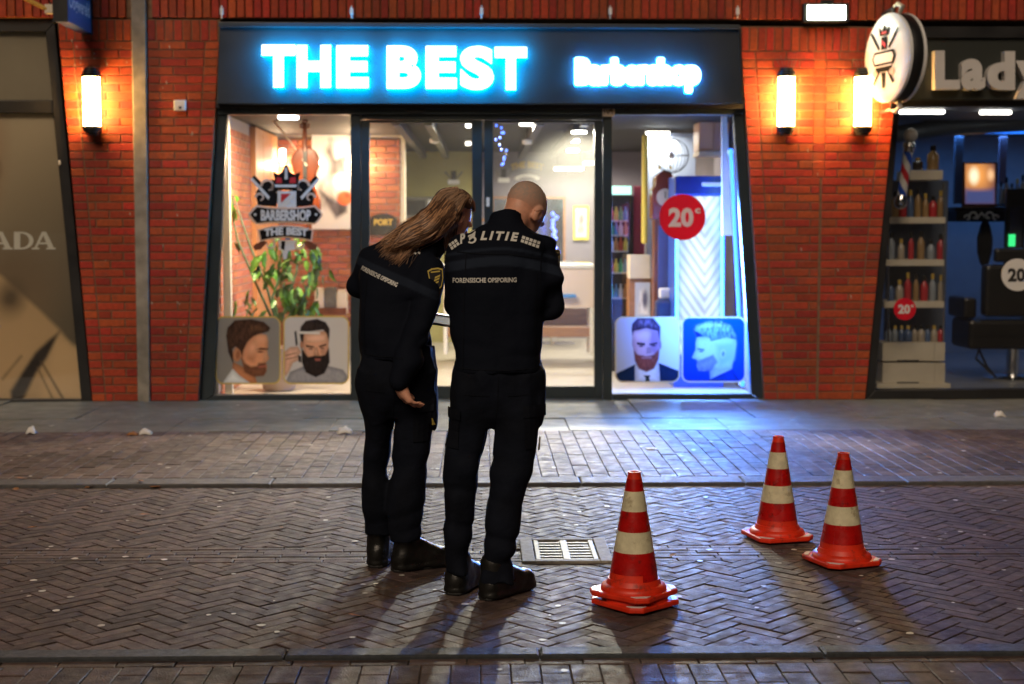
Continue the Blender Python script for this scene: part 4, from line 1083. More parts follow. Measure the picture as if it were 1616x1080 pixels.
P3 = [('p', [(95, 880), (98, 815), (225, 755), (300, 800), (385, 745), (525, 800), (525, 880)], (.012, .035, .11), 5),  # blue light from behind is painted into these tones
      ('p', [(222, 760), (385, 745), (395, 880), (222, 880)], (.62, .68, .86), 5), ('p', [(283, 830), (328, 830), (318, 850), (332, 880), (285, 880), (297, 850)], (.01, .03, .05), 4),
      ('p', [(205, 530), (290, 505), (385, 520), (394, 600), (386, 700), (300, 745), (225, 700), (204, 620)], (.48, .38, .52), 6), ('p', [(330, 520), (388, 530), (392, 620), (375, 700), (320, 660)], (.32, .24, .42), 30),
      ('e', (395, 625, 8, 26, 0), (.35, .28, .42), 5), ('e', (265, 560, 40, 22, 0), (.62, .52, .66), 40), ('e', (310, 650, 7, 26, 0), (.62, .52, .66), 12), ('p', [(235, 606), (292, 611), (292, 627), (238, 622)], (.02, .015, .05), 5), ('e', (265, 632, 14, 5, 0), (.03, .02, .06), 6), ('e', (350, 628, 14, 5, 0), (.03, .02, .06), 6), ('p', [(320, 615), (375, 605), (375, 617), (322, 627)], (.06, .05, .12), 5),
      ('p', [(215, 660), (240, 690), (300, 700), (350, 690), (388, 650), (384, 720), (352, 785), (300, 806), (250, 785), (222, 730)], (.22, .09, .09), 10, .4), ('p', [(265, 705), (340, 700), (335, 716), (270, 718)], (.45, .28, .36), 5), ('p', [(305, 640), (330, 640), (335, 680), (300, 682)], (.40, .31, .46), 8),
      ('p', [(200, 520), (205, 480), (240, 443), (345, 437), (396, 500), (392, 600), (378, 530), (300, 510), (215, 530), (206, 560)], (.07, .06, .13), 6, .8), ('p', [(250, 455), (330, 450), (370, 500), (250, 500)], (.16, .14, .26), 16, .9)]
P4 = [('p', [(735, 800), (790, 740), (890, 700), (890, 790), (850, 880), (740, 880)], (.30, .40, .85), 8),  # skin, hair and ground painted blue for the blue light behind the film
      ('p', [(648, 570), (760, 565), (910, 570), (918, 620), (905, 700), (885, 780), (800, 800), (750, 780), (700, 800), (660, 795), (648, 765), (655, 735), (645, 722), (614, 710), (640, 655), (640, 610)], (.38, .50, .95), 6),
      ('p', [(780, 620), (910, 600), (900, 720), (800, 780)], (.30, .42, .90), 40), ('p', [(650, 735), (760, 690), (790, 740), (740, 800), (660, 798)], (.20, .25, .70), 18, .2),
      ('e', (826, 682, 24, 36, .1), (.46, .58, .97), 5), ('e', (828, 684, 10, 18, .1), (.2, .3, .75), 6), ('p', [(655, 645), (700, 652), (700, 662), (655, 656)], (.06, .12, .5), 5), ('e', (678, 668, 14, 5, 0), (.06, .1, .45), 5),
      ('p', [(622, 520), (640, 490), (720, 462), (810, 458), (880, 490), (918, 560), (915, 590), (850, 572), (780, 590), (745, 600), (735, 575), (680, 560), (650, 575), (632, 545)], (.16, .26, .62), 7, .8), ('p', [(640, 510), (700, 480), (800, 475), (850, 500), (700, 510)], (.36, .50, .88), 12, .6), ('p', [(624, 525), (660, 540), (690, 560), (650, 572)], (.02, .05, .3), 8),
      ('p', [(700, 880), (760, 845), (890, 785), (950, 880)], (.015, .06, .30), 5)]
for lab, px, py, box, bgc, ly, bd in (
    ('poster of dark haired man with stubble in profile, lower left window', (340, 443), (499.5, 606.5), (80, 540, 428, 888), (.24, .235, .22), P1, GOLD),
    ('poster of bearded man holding a comb to his forehead, lower left window', (447, 551), (499, 606.5), (543, 1003, 428, 888), (.52, .51, .50), P2, GOLD),
    ('poster of bearded man in suit and tie, lower right window', (970.5, 1073), (500, 604), (88, 528, 433, 878), lambda X, Y: np.array((.48, .55, .80)) * (1 + .25 * ((X - 88) / 440)[..., None]), P3, (.55, .50, .36)),
    ('blue poster of man with swept hair facing left, lower right window', (1075.5, 1177), (500, 604), (545, 982, 433, 878), lambda X, Y: np.array((.02, .09, .55)) * (1.3 - .5 * ((Y - 433) / 445)[..., None]), P4, (.55, .52, .42))):
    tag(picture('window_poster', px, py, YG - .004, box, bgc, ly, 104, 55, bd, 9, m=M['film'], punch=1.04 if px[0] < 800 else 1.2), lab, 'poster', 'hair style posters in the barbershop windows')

def disc_sticker(label, cx, cy, r, col, ink, Y, big='20', name='price_sticker'):
    t = thing(name, label, 'sticker', atY(cx, cy, Y))
    MB().prism([atY(cx + r * math.cos(a), cy + r * math.sin(a), Y) for a in np.linspace(0, 2 * math.pi, 48, endpoint=False)], (0, .004, 0)).build('disc', col, t)
    flat_text(big, cx - .60 * r, cx + .48 * r, cy - .40 * r, cy + .42 * r, Y - .003, ink, t, 'numeral', .002, .045, one=True)
    flat_text('c', cx + .54 * r, cx + .78 * r, cy - .48 * r, cy - .16 * r, Y - .003, ink, t, 'currency_mark', .002, .05, one=True)
M['red_print'] = film('red_print', (.70, .012, .035))
M['white_print'] = film('white_print', (.82, .82, .80))
disc_sticker('large round red price sticker reading 20 in the right window', 1077, 343, 36.5, M['red_print'], M['white_print'], YG - .004)

# ---- barbershop crest on the left window
def q7(x, y, d=0): return atY(320 + x / 4.152, 170 + y / 4.152, YG - .002 - d)
t = thing('window_crest', 'barbershop crest sticker with crown, razors and two banners on left window', 'sticker', q7(540, 1000))
M['tan'] = mat('tan_print', (.66, .50, .40), .6); M['inkp'] = mat('ink_print', (.010, .008, .008), .8, spec=.1); M['silver'] = mat('silver_print', (.66, .66, .66), .5); M['redp'] = mat('crown_red', (.55, .02, .03), .45)
def pp(name, pts, m, d, th=.0015, par=None): return MB().prism([q7(x, y, d) for x, y in pts], (0, th, 0)).build(name, m, par or t)
for sg in (-1, 1):
    rz = lambda pts: [(540 + sg * (x - 540), y) for x, y in pts]
    a = pp('razor', rz([(760, 462), (740, 443), (618, 575), (640, 612), (655, 612)]), M['inkp'], .002)
    pp('blade', rz([(768, 472), (756, 458), (640, 585), (650, 605)]), M['silver'], .004, par=a)
    b = pp('handle', rz([(655, 880), (690, 872), (752, 905), (740, 935), (700, 930)]), M['darkwood'], .001)
    for k, (cx, cy, r0) in enumerate(((652, 515, 46), (705, 590, 30), (640, 895, 34), (600, 540, 30))):
        ring = MB()
        n = 18; A = []
        for i in range(n + 1):
            an = 4.6 * i / n + (0 if k != 2 else 2.2); rr = r0 * (1 - .45 * i / n)
            A.append((540 + sg * (cx - 540 + rr * math.cos(an)), cy - rr * math.sin(an), 9 * (1 - .5 * i / n)))
        for i in range(n):
            x0, y0, w0 = A[i]; x1, y1, w1 = A[i + 1]; L = math.hypot(x1 - x0, y1 - y0) or 1; nx, ny = -(y1 - y0) / L, (x1 - x0) / L
            ring.prism([q7(x0 + nx * w0, y0 + ny * w0, .003), q7(x0 - nx * w0, y0 - ny * w0, .003), q7(x1 - nx * w1, y1 - ny * w1, .003), q7(x1 + nx * w1, y1 + ny * w1, .003)], (0, .001, 0))
        ring.build('scroll', M['tan'], t)
    pp('wing', rz([(560, 520), (620, 470), (700, 500), (735, 560), (720, 640), (600, 650)]), M['inkp'], .0008)
pole = pp('pole', [(490, 548), (612, 548), (612, 655), (490, 655)], M['silver'], .004)
pp('stripe', [(512, 565), (575, 565), (512, 625)], M['redp'], .006, par=pole); pp('stripe', [(590, 570), (592, 600), (545, 648), (512, 648)], M['white_print'], .006, par=pole)
cr = pp('crown', [(470, 540), (462, 500), (470, 470), (458, 415), (495, 440), (520, 420), (533, 385), (545, 372), (560, 385), (572, 420), (600, 440), (640, 420), (628, 470), (625, 500), (612, 540)], M['inkp'], .006)
pp('lining', [(478, 495), (485, 455), (515, 462), (520, 495)], M['redp'], .008, par=cr); pp('lining', [(568, 495), (572, 460), (608, 455), (610, 495)], M['redp'], .008, par=cr)
pp('band', [(470, 505), (618, 505), (612, 522), (474, 522)], M['silver'], .008, par=cr); pp('orb', [(538, 395), (552, 395), (556, 470), (536, 470)], M['silver'], .008, par=cr)
def banner(out, inn, d):
    o = pp('banner', out, M['tan'], d); pp('field', inn, M['inkp'], d + .002, par=o); return o
b1 = banner([(298, 702), (322, 665), (350, 640), (440, 652), (540, 656), (640, 652), (735, 640), (762, 665), (788, 702), (762, 742), (735, 768), (640, 758), (540, 756), (440, 758), (350, 768), (322, 742)],
            [(312, 702), (336, 672), (356, 652), (440, 664), (540, 668), (640, 664), (730, 652), (750, 672), (774, 702), (750, 736), (730, 756), (640, 746), (540, 744), (440, 746), (356, 756), (336, 736)], .010)
Lr = lambda x: 320 + x / 4.152
Lv = lambda y: 170 + y / 4.152
flat_text('BARBERSHOP', Lr(380), Lr(708), Lv(670), Lv(742), YG - .018, M['silver'], b1, 'lettering', .001, .05, one=True)
for x in (343, 742): MB().prism([q7(x + 9 * math.cos(a), 701 + 9 * math.sin(a), .014) for a in np.linspace(0, 6.28, 12, endpoint=False)], (0, .001, 0)).build('stud', M['silver'], b1)
b2 = banner([(360, 800), (450, 778), (540, 770), (640, 778), (726, 800), (716, 878), (640, 862), (540, 854), (450, 862), (374, 880)], [(372, 806), (450, 788), (540, 780), (640, 788), (714, 806), (706, 866), (640, 852), (540, 844), (450, 852), (384, 868)], .010)
flat_text('THE BEST', Lr(402), Lr(688), Lv(796), Lv(846), YG - .018, M['silver'], b2, 'lettering', .001, .055, one=True, arc=2.5)
base = pp('pole_foot', [(490, 868), (610, 868), (600, 900), (606, 928), (560, 940), (548, 995), (528, 995), (520, 940), (496, 928), (502, 900)], M['silver'], .004)
pp('shade', [(515, 875), (540, 875), (535, 935), (512, 925)], M['inkp'], .006, par=base); pp('glint', [(540, 850), (575, 850), (570, 866), (540, 866)], mat('blue_print', (.05, .15, .5), .5), .006, par=base)

# ================================================================ LEFT SHOP: big poster window
LW = thing('poster_window', 'dark framed shop window filled with a tan advertising poster at far left', 'window', F(40, 640))
slab('jamb', [(72, 50.5), (86, 36), (146, 643), (128, 630)], .05, .16, M['black'], LW, .004)
slab('head', [(-260, 31), (85, 31), (86, 35.8), (72, 50), (-260, 50)], .05, .16, M['black'], LW, .004)
slab('transom', [(-260, 158.5), (83, 158.5), (85, 178.5), (-260, 178.5)], .06, .16, M['black'], LW, .004)
slab('bottom_rail', [(-260, 630.5), (128, 630.5), (145, 644), (-260, 644)], .05, .16, M['black'], LW, .004)
slab('sun_blind', [(-260, 50.5), (71.6, 50.5), (83.2, 158), (-260, 158)], .11, .13, mat('beige_blind', (.42, .35, .24), .6, var=.06, vscale=3), LW)
slab('latch', [(92, 253), (95, 253), (95.5, 260), (92.5, 260)], .045, .05, M['white'], LW)
def ad_bg(X, Y):  # tan print, its upper part brightened with painted lamp light
    c = np.array((.32, .255, .165)) * np.ones(X.shape + (3,)); k = np.clip((Y - 180) / 350, 0, 1)[..., None]
    k2 = np.clip(1 - np.hypot((X - 150) / 150, (Y - 420) / 260), 0, 1)[..., None]
    return 2.5 * c * (1 - .72 * k ** .7) * (1 - .40 * k2)
ad = [('e', (-30, 262, 38, 36, .3), (0.035, 0.025, 0.020), 14, .5), ('e', (-60, 250, 70, 140, .2), (0.566, 0.369, 0.217), 40), ('e', (20, 452, 60, 70, .6), (0.290, 0.203, 0.116), 60),
      ('p', [(-260, 380), (-60, 400), (0, 435), (55, 490), (82, 520), (98, 545), (128, 560), (150, 640), (-260, 640)], (0.740, 0.512, 0.271), 8),
      ('e', (10, 470, 18, 26, .4), (0.189, 0.131, 0.072), 26), ('p', [(75, 528), (98, 545), (118, 557), (140, 640), (40, 640)], (0.870, 0.609, 0.326), 14), ('e', (-30, 560, 70, 60, 0), (0.783, 0.543, 0.294), 60),
      ('p', [(0, 640), (0, 618), (22, 585), (42, 556), (62, 538), (82, 522), (72, 540), (58, 566), (40, 590), (18, 632), (14, 640)], (0.035, 0.025, 0.020), 5, .5), ('p', [(48, 570), (51, 570), (80, 632), (76, 632)], (0.189, 0.116, 0.058), 3), ('p', [(42, 580), (44, 580), (64, 632), (61, 632)], (0.232, 0.145, 0.072), 3), ('p', [(20, 560), (22, 562), (-10, 600), (-12, 598)], (0.290, 0.189, 0.102), 3)]
pc_ = [F(-260, 178.5, .12), F(85, 178.5, .12), F(129, 631, .12), F(-260, 631, .12)]
picture('poster', (-260, 84, 129, -260), (178.6, 178.6, 631, 631), YF + .125, (-260, 105, 178, 632), ad_bg, ad, 130, parent=LW, ar=1.2)
def serif_A(x0, x1, y0, y1):
    w = x1 - x0; f = lambda u, v: (x0 + w * u, y0 + (y1 - y0) * v)
    return [[f(.42, 0), f(.60, 0), f(.94, .94), f(.70, .94)], [f(.42, 0), f(.50, .18), f(.20, .94), f(.10, .94)], [f(.27, .60), f(.74, .60), f(.74, .70), f(.24, .70)], [f(0, .90), f(.32, .90), f(.32, 1), f(0, 1)], [f(.60, .90), f(1, .90), f(1, 1), f(.60, 1)]]
M['cream_print'] = mat('cream_print', (.92, .88, .76), .5)
for ltr, x0, x1 in (('A', -20, 20), ('D', 22, 53), ('A', 50, 88)):
    mb = MB(); y0, y1 = 366, 394
    if ltr == 'A': polys = serif_A(x0, x1, y0, y1)
    else:
        n = 12; w = x1 - x0
        polys = [[(x0, y0), (x0 + 4, y0), (x0 + 4, y1), (x0, y1)], [(x0 + 4, y0), (x0 + 10, y0), (x0 + 10, y1), (x0 + 4, y1)]]
        for i in range(n):
            a0, a1 = [math.pi / 2 - math.pi * j / n for j in (i, i + 1)]
            o = lambda a, rx, ry: (x0 + 12 + rx * math.cos(a), (y0 + y1) / 2 - ry * math.sin(a))
            polys.append([o(a0, w - 12, 14), o(a1, w - 12, 14), o(a1, w - 19, 11), o(a0, w - 19, 11)])
        polys.append([(x0 + 10, y0), (x0 + 12, y0), (x0 + 12, y0 + 3), (x0 + 10, y0 + 3)]); polys.append([(x0 + 10, y1 - 3), (x0 + 12, y1 - 3), (x0 + 12, y1), (x0 + 10, y1)])
    for k, pl_ in enumerate(polys): mb.prism([F(x, y, .122 - .0003 * k) for x, y in pl_], (0, .0002, 0))
    mb.build('letter', M['cream_print'], LW)
slab('glass', [(-260, 50), (72, 50), (129, 631), (-260, 631)], .09, .096, M['glass'], LW)
# blue projecting optician sign at the top left, seen from its right side
t = thing('blade_sign', 'blue projecting box sign with white lettering at the upper left', 'sign', F(120, 30))
xr_, yN, yFar = F(150, 30).x - .02, YF - .75, YF - .05
zb = F(148, 54).z; xl_ = xr_ - .11
def bw(x, y, z): return (x, y, z)
MB().box(((xl_ + xr_) / 2, (yN + yFar) / 2, zb + .4), (xr_ - xl_, yFar - yN, .8)).build('box', [mat('sign_blue', (.012, .10, .28), .35)], t, bevel=.006)
MB().box(((xl_ + xr_) / 2, yN - .006, zb + .4), (xr_ - xl_ + .01, .01, .81)).build('front_edge', M['black'], t)
MB().box((xr_ - .04, YF - .03, zb + .3), (.08, .06, .62)).build('bracket', M['black'], t)
L = text_fit('Oogwereld', .02, 0, 3); mb = MB()
for ch, V, Fc in L: mb.add([(xr_ + .003, yN + .05 + (yFar - yN - .1) * v[0], zb + .12 + .115 * v[1]) for v in V], Fc)
mb.build('lettering', M['white_print'], t)
t = thing('sign_arm', 'yellow slanting lamp arm at the top left corner', 'bracket', F(80, 18, -.3))
MB().tube([F(-60, -60, -.5), F(40, -2, -.4), F(74, 15, -.35)], .018, 8).build('arm', mat('yellow_paint', (.62, .38, .08), .45), t)
MB().box(F(79, 15, -.33), (.075, .07, .075)).build('lamp_head', M['cream'], t, bevel=.006)
MB().tube([F(79, 12, -.33), F(79, 5, .0)], .012, 8).build('stay', M['black'], t)

# ================================================================ RIGHT SHOP (lady salon)
RS = thing('shop_front', 'black framed blue-lit salon shop front at the right edge', 'shop front', F(1500, 632))
slab('jamb', [(1408, 168.5), (1420, 168.5), (1381, 616), (1366, 631)], .05, .16, M['black'], RS, .004)
slab('bottom_rail', [(1381.5, 616.5), (1990, 611), (1990, 628), (1367, 631)], .05, .16, M['black'], RS, .004)
slab('pane', [(1419, 168), (1990, 168), (1990, 614), (1380.5, 617)], .11, .118, M['glass'], RS)
slab('head_beam', [(1409, 158), (1990, 158), (1990, 168), (1408, 168)], .04, .16, M['black'], RS)
t = thing('fascia_sign', 'dark fascia with raised unlit white letters at the right', 'sign', F(1560, 100))
slab('panel', [(1412, 60), (1990, 60), (1990, 157.5), (1410, 157.5)], -.06, .06, mat('fascia_panel_dark', (.022, .026, .022), .45), t, .004)
slab('top_trim', [(1424, 42), (1990, 42), (1990, 59.6), (1424, 59.6)], -.09, .06, M['black'], t)
M['let_white'] = mat('white_acrylic', (.62, .60, .57), .4, var=.06)
for ch, x0, x1, y0, y1 in (('L', 1475.5, 1515, 80, 141), ('a', 1517, 1555, 93, 142), ('d', 1558, 1602, 81, 142), ('y', 1603, 1646, 96, 156)):
    V, Fc = glyph(ch, .05, 0, 5); a0, a1, b0, b1 = V[:, 0].min(), V[:, 0].max(), V[:, 1].min(), V[:, 1].max()
    Pf = [F(x0 + (x1 - x0) * (v[0] - a0) / (a1 - a0), y1 + (y0 - y1) * (v[1] - b0) / (b1 - b0), -.15) for v in V]; n = len(Pf)
    ed = set((f[i], f[(i + 1) % len(f)]) for f in Fc for i in range(len(f))); rim = [e for e in ed if (e[1], e[0]) not in ed]
    mb = MB(); mb.add(Pf, Fc); mb.add(Pf + [p + Vector((0, .088, 0)) for p in Pf], [(a, b, b + n, a + n) for a, b in rim]); mb.build('letter', M['let_white'], t)
# round projecting sign
c = atY(1413, 92, YF - .42); c_rad = .365
t = thing('round_sign', 'round white projecting sign with barber crest and black rim', 'sign', (c.x, YF, c.z))
nrm = Vector((-math.cos(R(14)), -math.sin(R(14)), 0)); uu = Vector((-nrm.y, nrm.x, 0)) * -1; vv = Vector((0, 0, 1))
if uu.y < 0: uu = -uu
def disc_side(prof, name, m):
    mb = MB(); n = 40; V = []; Fc = []
    for r_, h in prof:
        for k in range(n):
            g = 2 * math.pi * k / n; V.append(c + uu * (r_ * math.cos(g)) + vv * (r_ * math.sin(g)) + nrm * h)
    for i in range(len(prof) - 1):
        for k in range(n): Fc.append((i * n + k, i * n + (k + 1) % n, (i + 1) * n + (k + 1) % n, (i + 1) * n + k))
    Fc.append(tuple((len(prof) - 1) * n + k for k in range(n))); Fc.append(tuple(range(n)))
    mb.add(V, Fc); return mb.build(name, m, t, smooth=True)
M['sign_white'] = mat('sign_white', (.78, .78, .76), .35)
disc_side([(c_rad - .004, -.05), (c_rad, -.045), (c_rad, .045), (c_rad - .004, .05)], 'rim', M['black'])
disc_side([(c_rad + .004, .051), (c_rad + .004, .075), (c_rad - .02, .092), (c_rad - .10, .10), (.1, .104)], 'face', M['sign_white'])
disc_side([(c_rad + .004, -.051), (c_rad + .004, -.075), (c_rad - .02, -.092), (c_rad - .10, -.10), (.1, -.104)], 'face', M['sign_white'])
def on_face(pts, m, name, h=.108): return MB().prism([c - uu * u * .34 + vv * v * .34 + nrm * h for u, v in pts][::1], nrm * .002).build(name, m, t)
# the crest reads the right way round from the left: its own right is +uu away from the street
def of(pts): return [(-u, v) for u, v in pts]
ring = lambda cx, cy, rx, ry, n=16: [(cx + rx * math.cos(a), cy + ry * math.sin(a)) for a in np.linspace(0, 6.283, n, endpoint=False)]
on_face(of([(-.55, .0), (-.45, .16), (.45, .16), (.55, 0), (.45, -.18), (-.45, -.18)]), M['inkp'], 'banner'); on_face(of([(-.48, .0), (-.40, .11), (.40, .11), (.48, 0), (.40, -.13), (-.40, -.13)]), M['sign_white'], 'banner_field', .111)
for s in (-1, 1):
    on_face(of([(s * .62, .68), (s * .66, .62), (s * .26, .2), (s * .20, .24)]), M['inkp'], 'razor'); on_face(of([(s * .5, -.60), (s * .44, -.66), (s * .18, -.34), (s * .24, -.30)]), M['inkp'], 'razor')
    on_face(of(ring(s * .38, -.36, .12, .08)), M['tan'], 'scroll')
on_face(of([(-.13, .2), (.13, .2), (.13, .5), (-.13, .5)]), M['inkp'], 'pole'); on_face(of([(-.09, .24), (.09, .34), (.09, .44), (-.09, .34)]), M['redp'], 'pole_stripe', .111)
on_face(of([(-.2, .54), (.2, .54), (.26, .76), (.1, .64), (0, .82), (-.1, .64), (-.26, .76)]), M['inkp'], 'crown'); on_face(of([(-.12, .58), (.12, .58), (.1, .64), (-.1, .64)]), M['redp'], 'crown_lining', .111)
on_face(of([(-.4, -.22), (.4, -.22), (.36, -.34), (-.36, -.34)]), M['inkp'], 'ribbon'); on_face(of([(-.1, -.36), (.1, -.36), (.05, -.74), (-.05, -.74)]), M['inkp'], 'pole_foot')
for s in (1, -1):
    p0 = c + vv * s * (c_rad + .005)
    MB().tube([p0 - uu * .06, p0 + vv * s * .04 - uu * .10, p0 + vv * s * .075 - uu * .02, p0 + vv * s * .06 + uu * .04], [.02, .022, .02, .012], 8).build('scroll_bracket', M['cream'], t, smooth=True)
    MB().tube([p0 + uu * .04, p0 + vv * s * .05 + uu * .04, Vector((c.x, YF, p0.z + s * .05))], .016, 8).build('bracket_arm', M['black'], t)
slab('wall_plate', [(1369, 66), (1376, 66), (1376, 105), (1369, 105)], -.014, -.002, M['black'], t)

# ---- salon room in blue light
SX0, SX1, SY1, SZ = F(1376, 400).x, F(1990, 400).x + .4, YF + 4.6, 2.62
M['salon_wall'] = mat('salon_wall', (.36, .40, .44), .6, var=.06)
struct('salon_floor', ((SX0 + SX1) / 2, (Y0 + SY1) / 2, ZP - .02), (SX1 - SX0, SY1 - Y0, .06), mat('salon_floor_tile', (.30, .30, .30), .3))
struct('salon_ceiling', ((SX0 + SX1) / 2, (Y0 + SY1) / 2, SZ + .05), (SX1 - SX0, SY1 - Y0 + .2, .1), mat('salon_ceiling_paint', (.16, .17, .2), .6))
struct('salon_wall_left', (SX0 - .06, (Y0 + SY1) / 2, SZ / 2), (.1, SY1 - Y0, SZ - .002), M['salon_wall'])
struct('salon_wall_rear', ((SX0 + SX1) / 2, SY1 + .06, SZ / 2), (SX1 - SX0, .1, SZ - .002), M['salon_wall'])
struct('salon_wall_right', (SX1 + .06, (Y0 + SY1) / 2, SZ / 2), (.1, SY1 - Y0, SZ - .002), M['salon_wall'])
for k, (x0, x1, py) in enumerate(((1420, 1490, 177), (1547, 1595, 178), (1548, 1596, 171), (1640, 1700, 178))):
    cc_ = atY((x0 + x1) / 2, py, YF + .75 + .1 * k); w = (x1 - x0) / FOC * cc_.y
    t = thing('salon_tube_lamp', ['white ceiling tube nearest the round sign in the blue-lit salon', 'lower white ceiling tube below the letter d in the blue-lit salon', 'upper white ceiling tube below the letter d in the blue-lit salon', 'white ceiling tube beyond the right edge in the blue-lit salon'][k], 'lamp', (cc_.x, cc_.y, SZ), 'ceiling tubes in the blue-lit salon')
    MB().box((cc_.x, cc_.y, cc_.z), (w, .06, .03)).build('tube', M['tube'], t, bevel=.008)
    MB().box((cc_.x, cc_.y, cc_.z + .03), (w * .96, .05, .028)).build('housing', M['white'], t)
t = thing('added_blue_strip', 'blue strip light along the rear of the blue-lit salon ceiling', 'lamp', ((SX0 + SX1) / 2, SY1 - 1.2, SZ))  # fixture added to carry the blue light of the room
xa, xb = atY(1440, 300, SY1 - 1.2).x, SX1 - .3
MB().box(((xa + xb) / 2, SY1 - 1.2, SZ - .03), (xb - xa, .05, .03)).build('strip', mat('blue_strip', (.1, .3, 1), .4, emit=(.02, .20, 1.0), estr=1.6), t)
MB().box(((xa + xb) / 2, SY1 - 1.2, SZ - .008), (xb - xa + .04, .07, .014)).build('channel', M['white'], t)
area(t, ((xa + xb) / 2, SY1 - 1.2, SZ - .055), xb - xa, .05, 13, (.09, .30, .85))
# barber pole behind the jamb
YB = YF + .24
top, bot = atY(1437, 214, YB), atY(1420, 330, YB); ax = (top - bot).normalized(); Lh = (top - bot).length
t = thing('barber_pole', 'striped red white and blue barber pole with globe top in blue-lit salon window', 'barber pole', bot)
b_ = ax.to_track_quat('Z', 'Y').to_matrix()
def on_ax(prof, name, m, n=20, sm=True):
    mb = MB(); mb.lathe(prof, n); mb.v = [tuple(bot + b_ @ Vector(v)) for v in mb.v]; return mb.build(name, m, t, smooth=sm)
on_ax([(.002, Lh - .06)] + [(.062 * math.sin(a), Lh - .0 - .062 * math.cos(a)) for a in np.linspace(.15, 3.0, 10)], 'globe', mat('milk_glass', (.42, .38, .34), .3))
on_ax([(.03, Lh - .055), (.055, Lh - .07), (.06, Lh - .10), (.045, Lh - .12), (.045, Lh - .15)], 'collar', M['chrome'])
on_ax([(.02, 0), (.05, .02), (.06, .05), (.055, .09), (.045, .12)], 'collar', M['chrome'])
pm = mat('pole_stripes', (1, 1, 1), .2, attr='col', coat=.4)
n, h = 40, 50; V = []; Cc = []; Fc = []
for i in range(h + 1):
    for k in range(n):
        g = 2 * math.pi * k / n; z = .12 + (Lh - .27) * i / h
        V.append(bot + b_ @ Vector((.042 * math.cos(g), .042 * math.sin(g), z)))
        ph = ((g / (2 * math.pi)) + z / .34) % 1.0; ph4 = ph * 4 % 4
        Cc.append((.7, .68, .64) if int(ph4) % 2 == 0 else ((.55, .03, .04) if int(ph4) == 1 else (.02, .08, .45)))
for i in range(h):
    for k in range(n): Fc.append((i * n + k, i * n + (k + 1) % n, (i + 1) * n + (k + 1) % n, (i + 1) * n + k))
obj_np('cylinder', V, Fc, pm, t, True, {'col': np.array(Cc)})
# glass display cabinet with shelves and bottles
YS = YF + .50
t = thing('product_cabinet', 'white product display cabinet with shelves behind the blue-lit salon window', 'cabinet', (atY(1450, 610, YS).x, YS, ZP))
for k, (y, x0, x1) in enumerate(((269, 1436, 1488), (343, 1404, 1492), (410, 1398, 1490), (476, 1396, 1490))):
    bxp('shelf', x0, x1, y, y + (15 if k == 0 else 10), YS, .42, M['cream'], t, .003)
dr = None
for y0, y1 in ((541, 570), (573, 605)):
    d = bxp('drawer', 1393, 1474, y0, y1, YS - .02, .30, M['cream'], t, .004); bxp('drawer_side', 1475, 1491, y0, y1, YS - .01, .42, M['cream'], d, .003)
    bxp('grip', 1416, 1450, y1 - 1.5, y1 + .6, YS - .03, .01, M['ink'], d, 0)
bxp('plinth', 1384, 1500, 605.6, 613, YS - .04, .5, M['cream'], t)
bxp('back_panel', 1400, 1491, 285, 540, YS + .43, .02, mat('cabinet_back', (.12, .14, .18), .3), t)
for x in (1402, 1489): MB().tube([atY(x, 290, YS + .02), atY(x, 540, YS + .02)], .008, 6).build('post', M['chrome'], t)
bt = [(.05, .04, .04), (.35, .22, .10), (.5, .04, .05), (.30, .34, .38), (.10, .16, .30), (.42, .36, .28)]
bn = ['black', 'amber', 'red', 'grey', 'navy', 'beige']
ordn = ['first', 'second', 'third', 'fourth', 'fifth', 'sixth', 'seventh', 'eighth', 'ninth']
def bottle(label, p, r_, h, m, cat='bottle'):
    t = thing('bottle', label, cat, p, 'bottles in the product cabinet')
    MB().lathe([(r_ * .9, 0), (r_, h * .04), (r_, h * .62), (r_ * .45, h * .76), (r_ * .42, h * .8)], 10, p).build('flask', m, t, smooth=True)
    MB().lathe([(r_ * .48, h * .8), (r_ * .5, h * .82), (r_ * .5, h), (r_ * .3, h * 1.01)], 10, p).build('cap', M['ink'] if random.random() < .6 else M['gold'], t, smooth=True)
bi = [mat('bottle_glass_%d' % i, cc, .2, spec=.6) for i, cc in enumerate(bt)]
for s, (py, x0, x1, n_) in enumerate(((343, 1412, 1484, 7), (410, 1406, 1484, 6), (476, 1406, 1484, 7), (540, 1402, 1484, 9))):
    for k in range(n_):
        ci = random.randrange(6)
        p = atY(x0 + (x1 - x0) * k / (n_ - 1), py - .2, YS + .1)
        bottle('%s bottle, %s from the left on the %s of the product cabinet' % (bn[ci], ordn[k], ['second shelf', 'third shelf', 'fourth shelf', 'drawer top'][s]), p, random.uniform(.026, .040), random.uniform(.17, .27) if s < 3 else .15, bi[ci])
for lab, px, r_, h, ci in (('black jar standing on top of the product cabinet', 1448, .05, .11, 0), ('dark perfume bottle with gold label on top of the product cabinet', 1472, .055, .22, 1)):
    bottle(lab, atY(px, 268.5, YS + .1), r_, h, bi[ci])
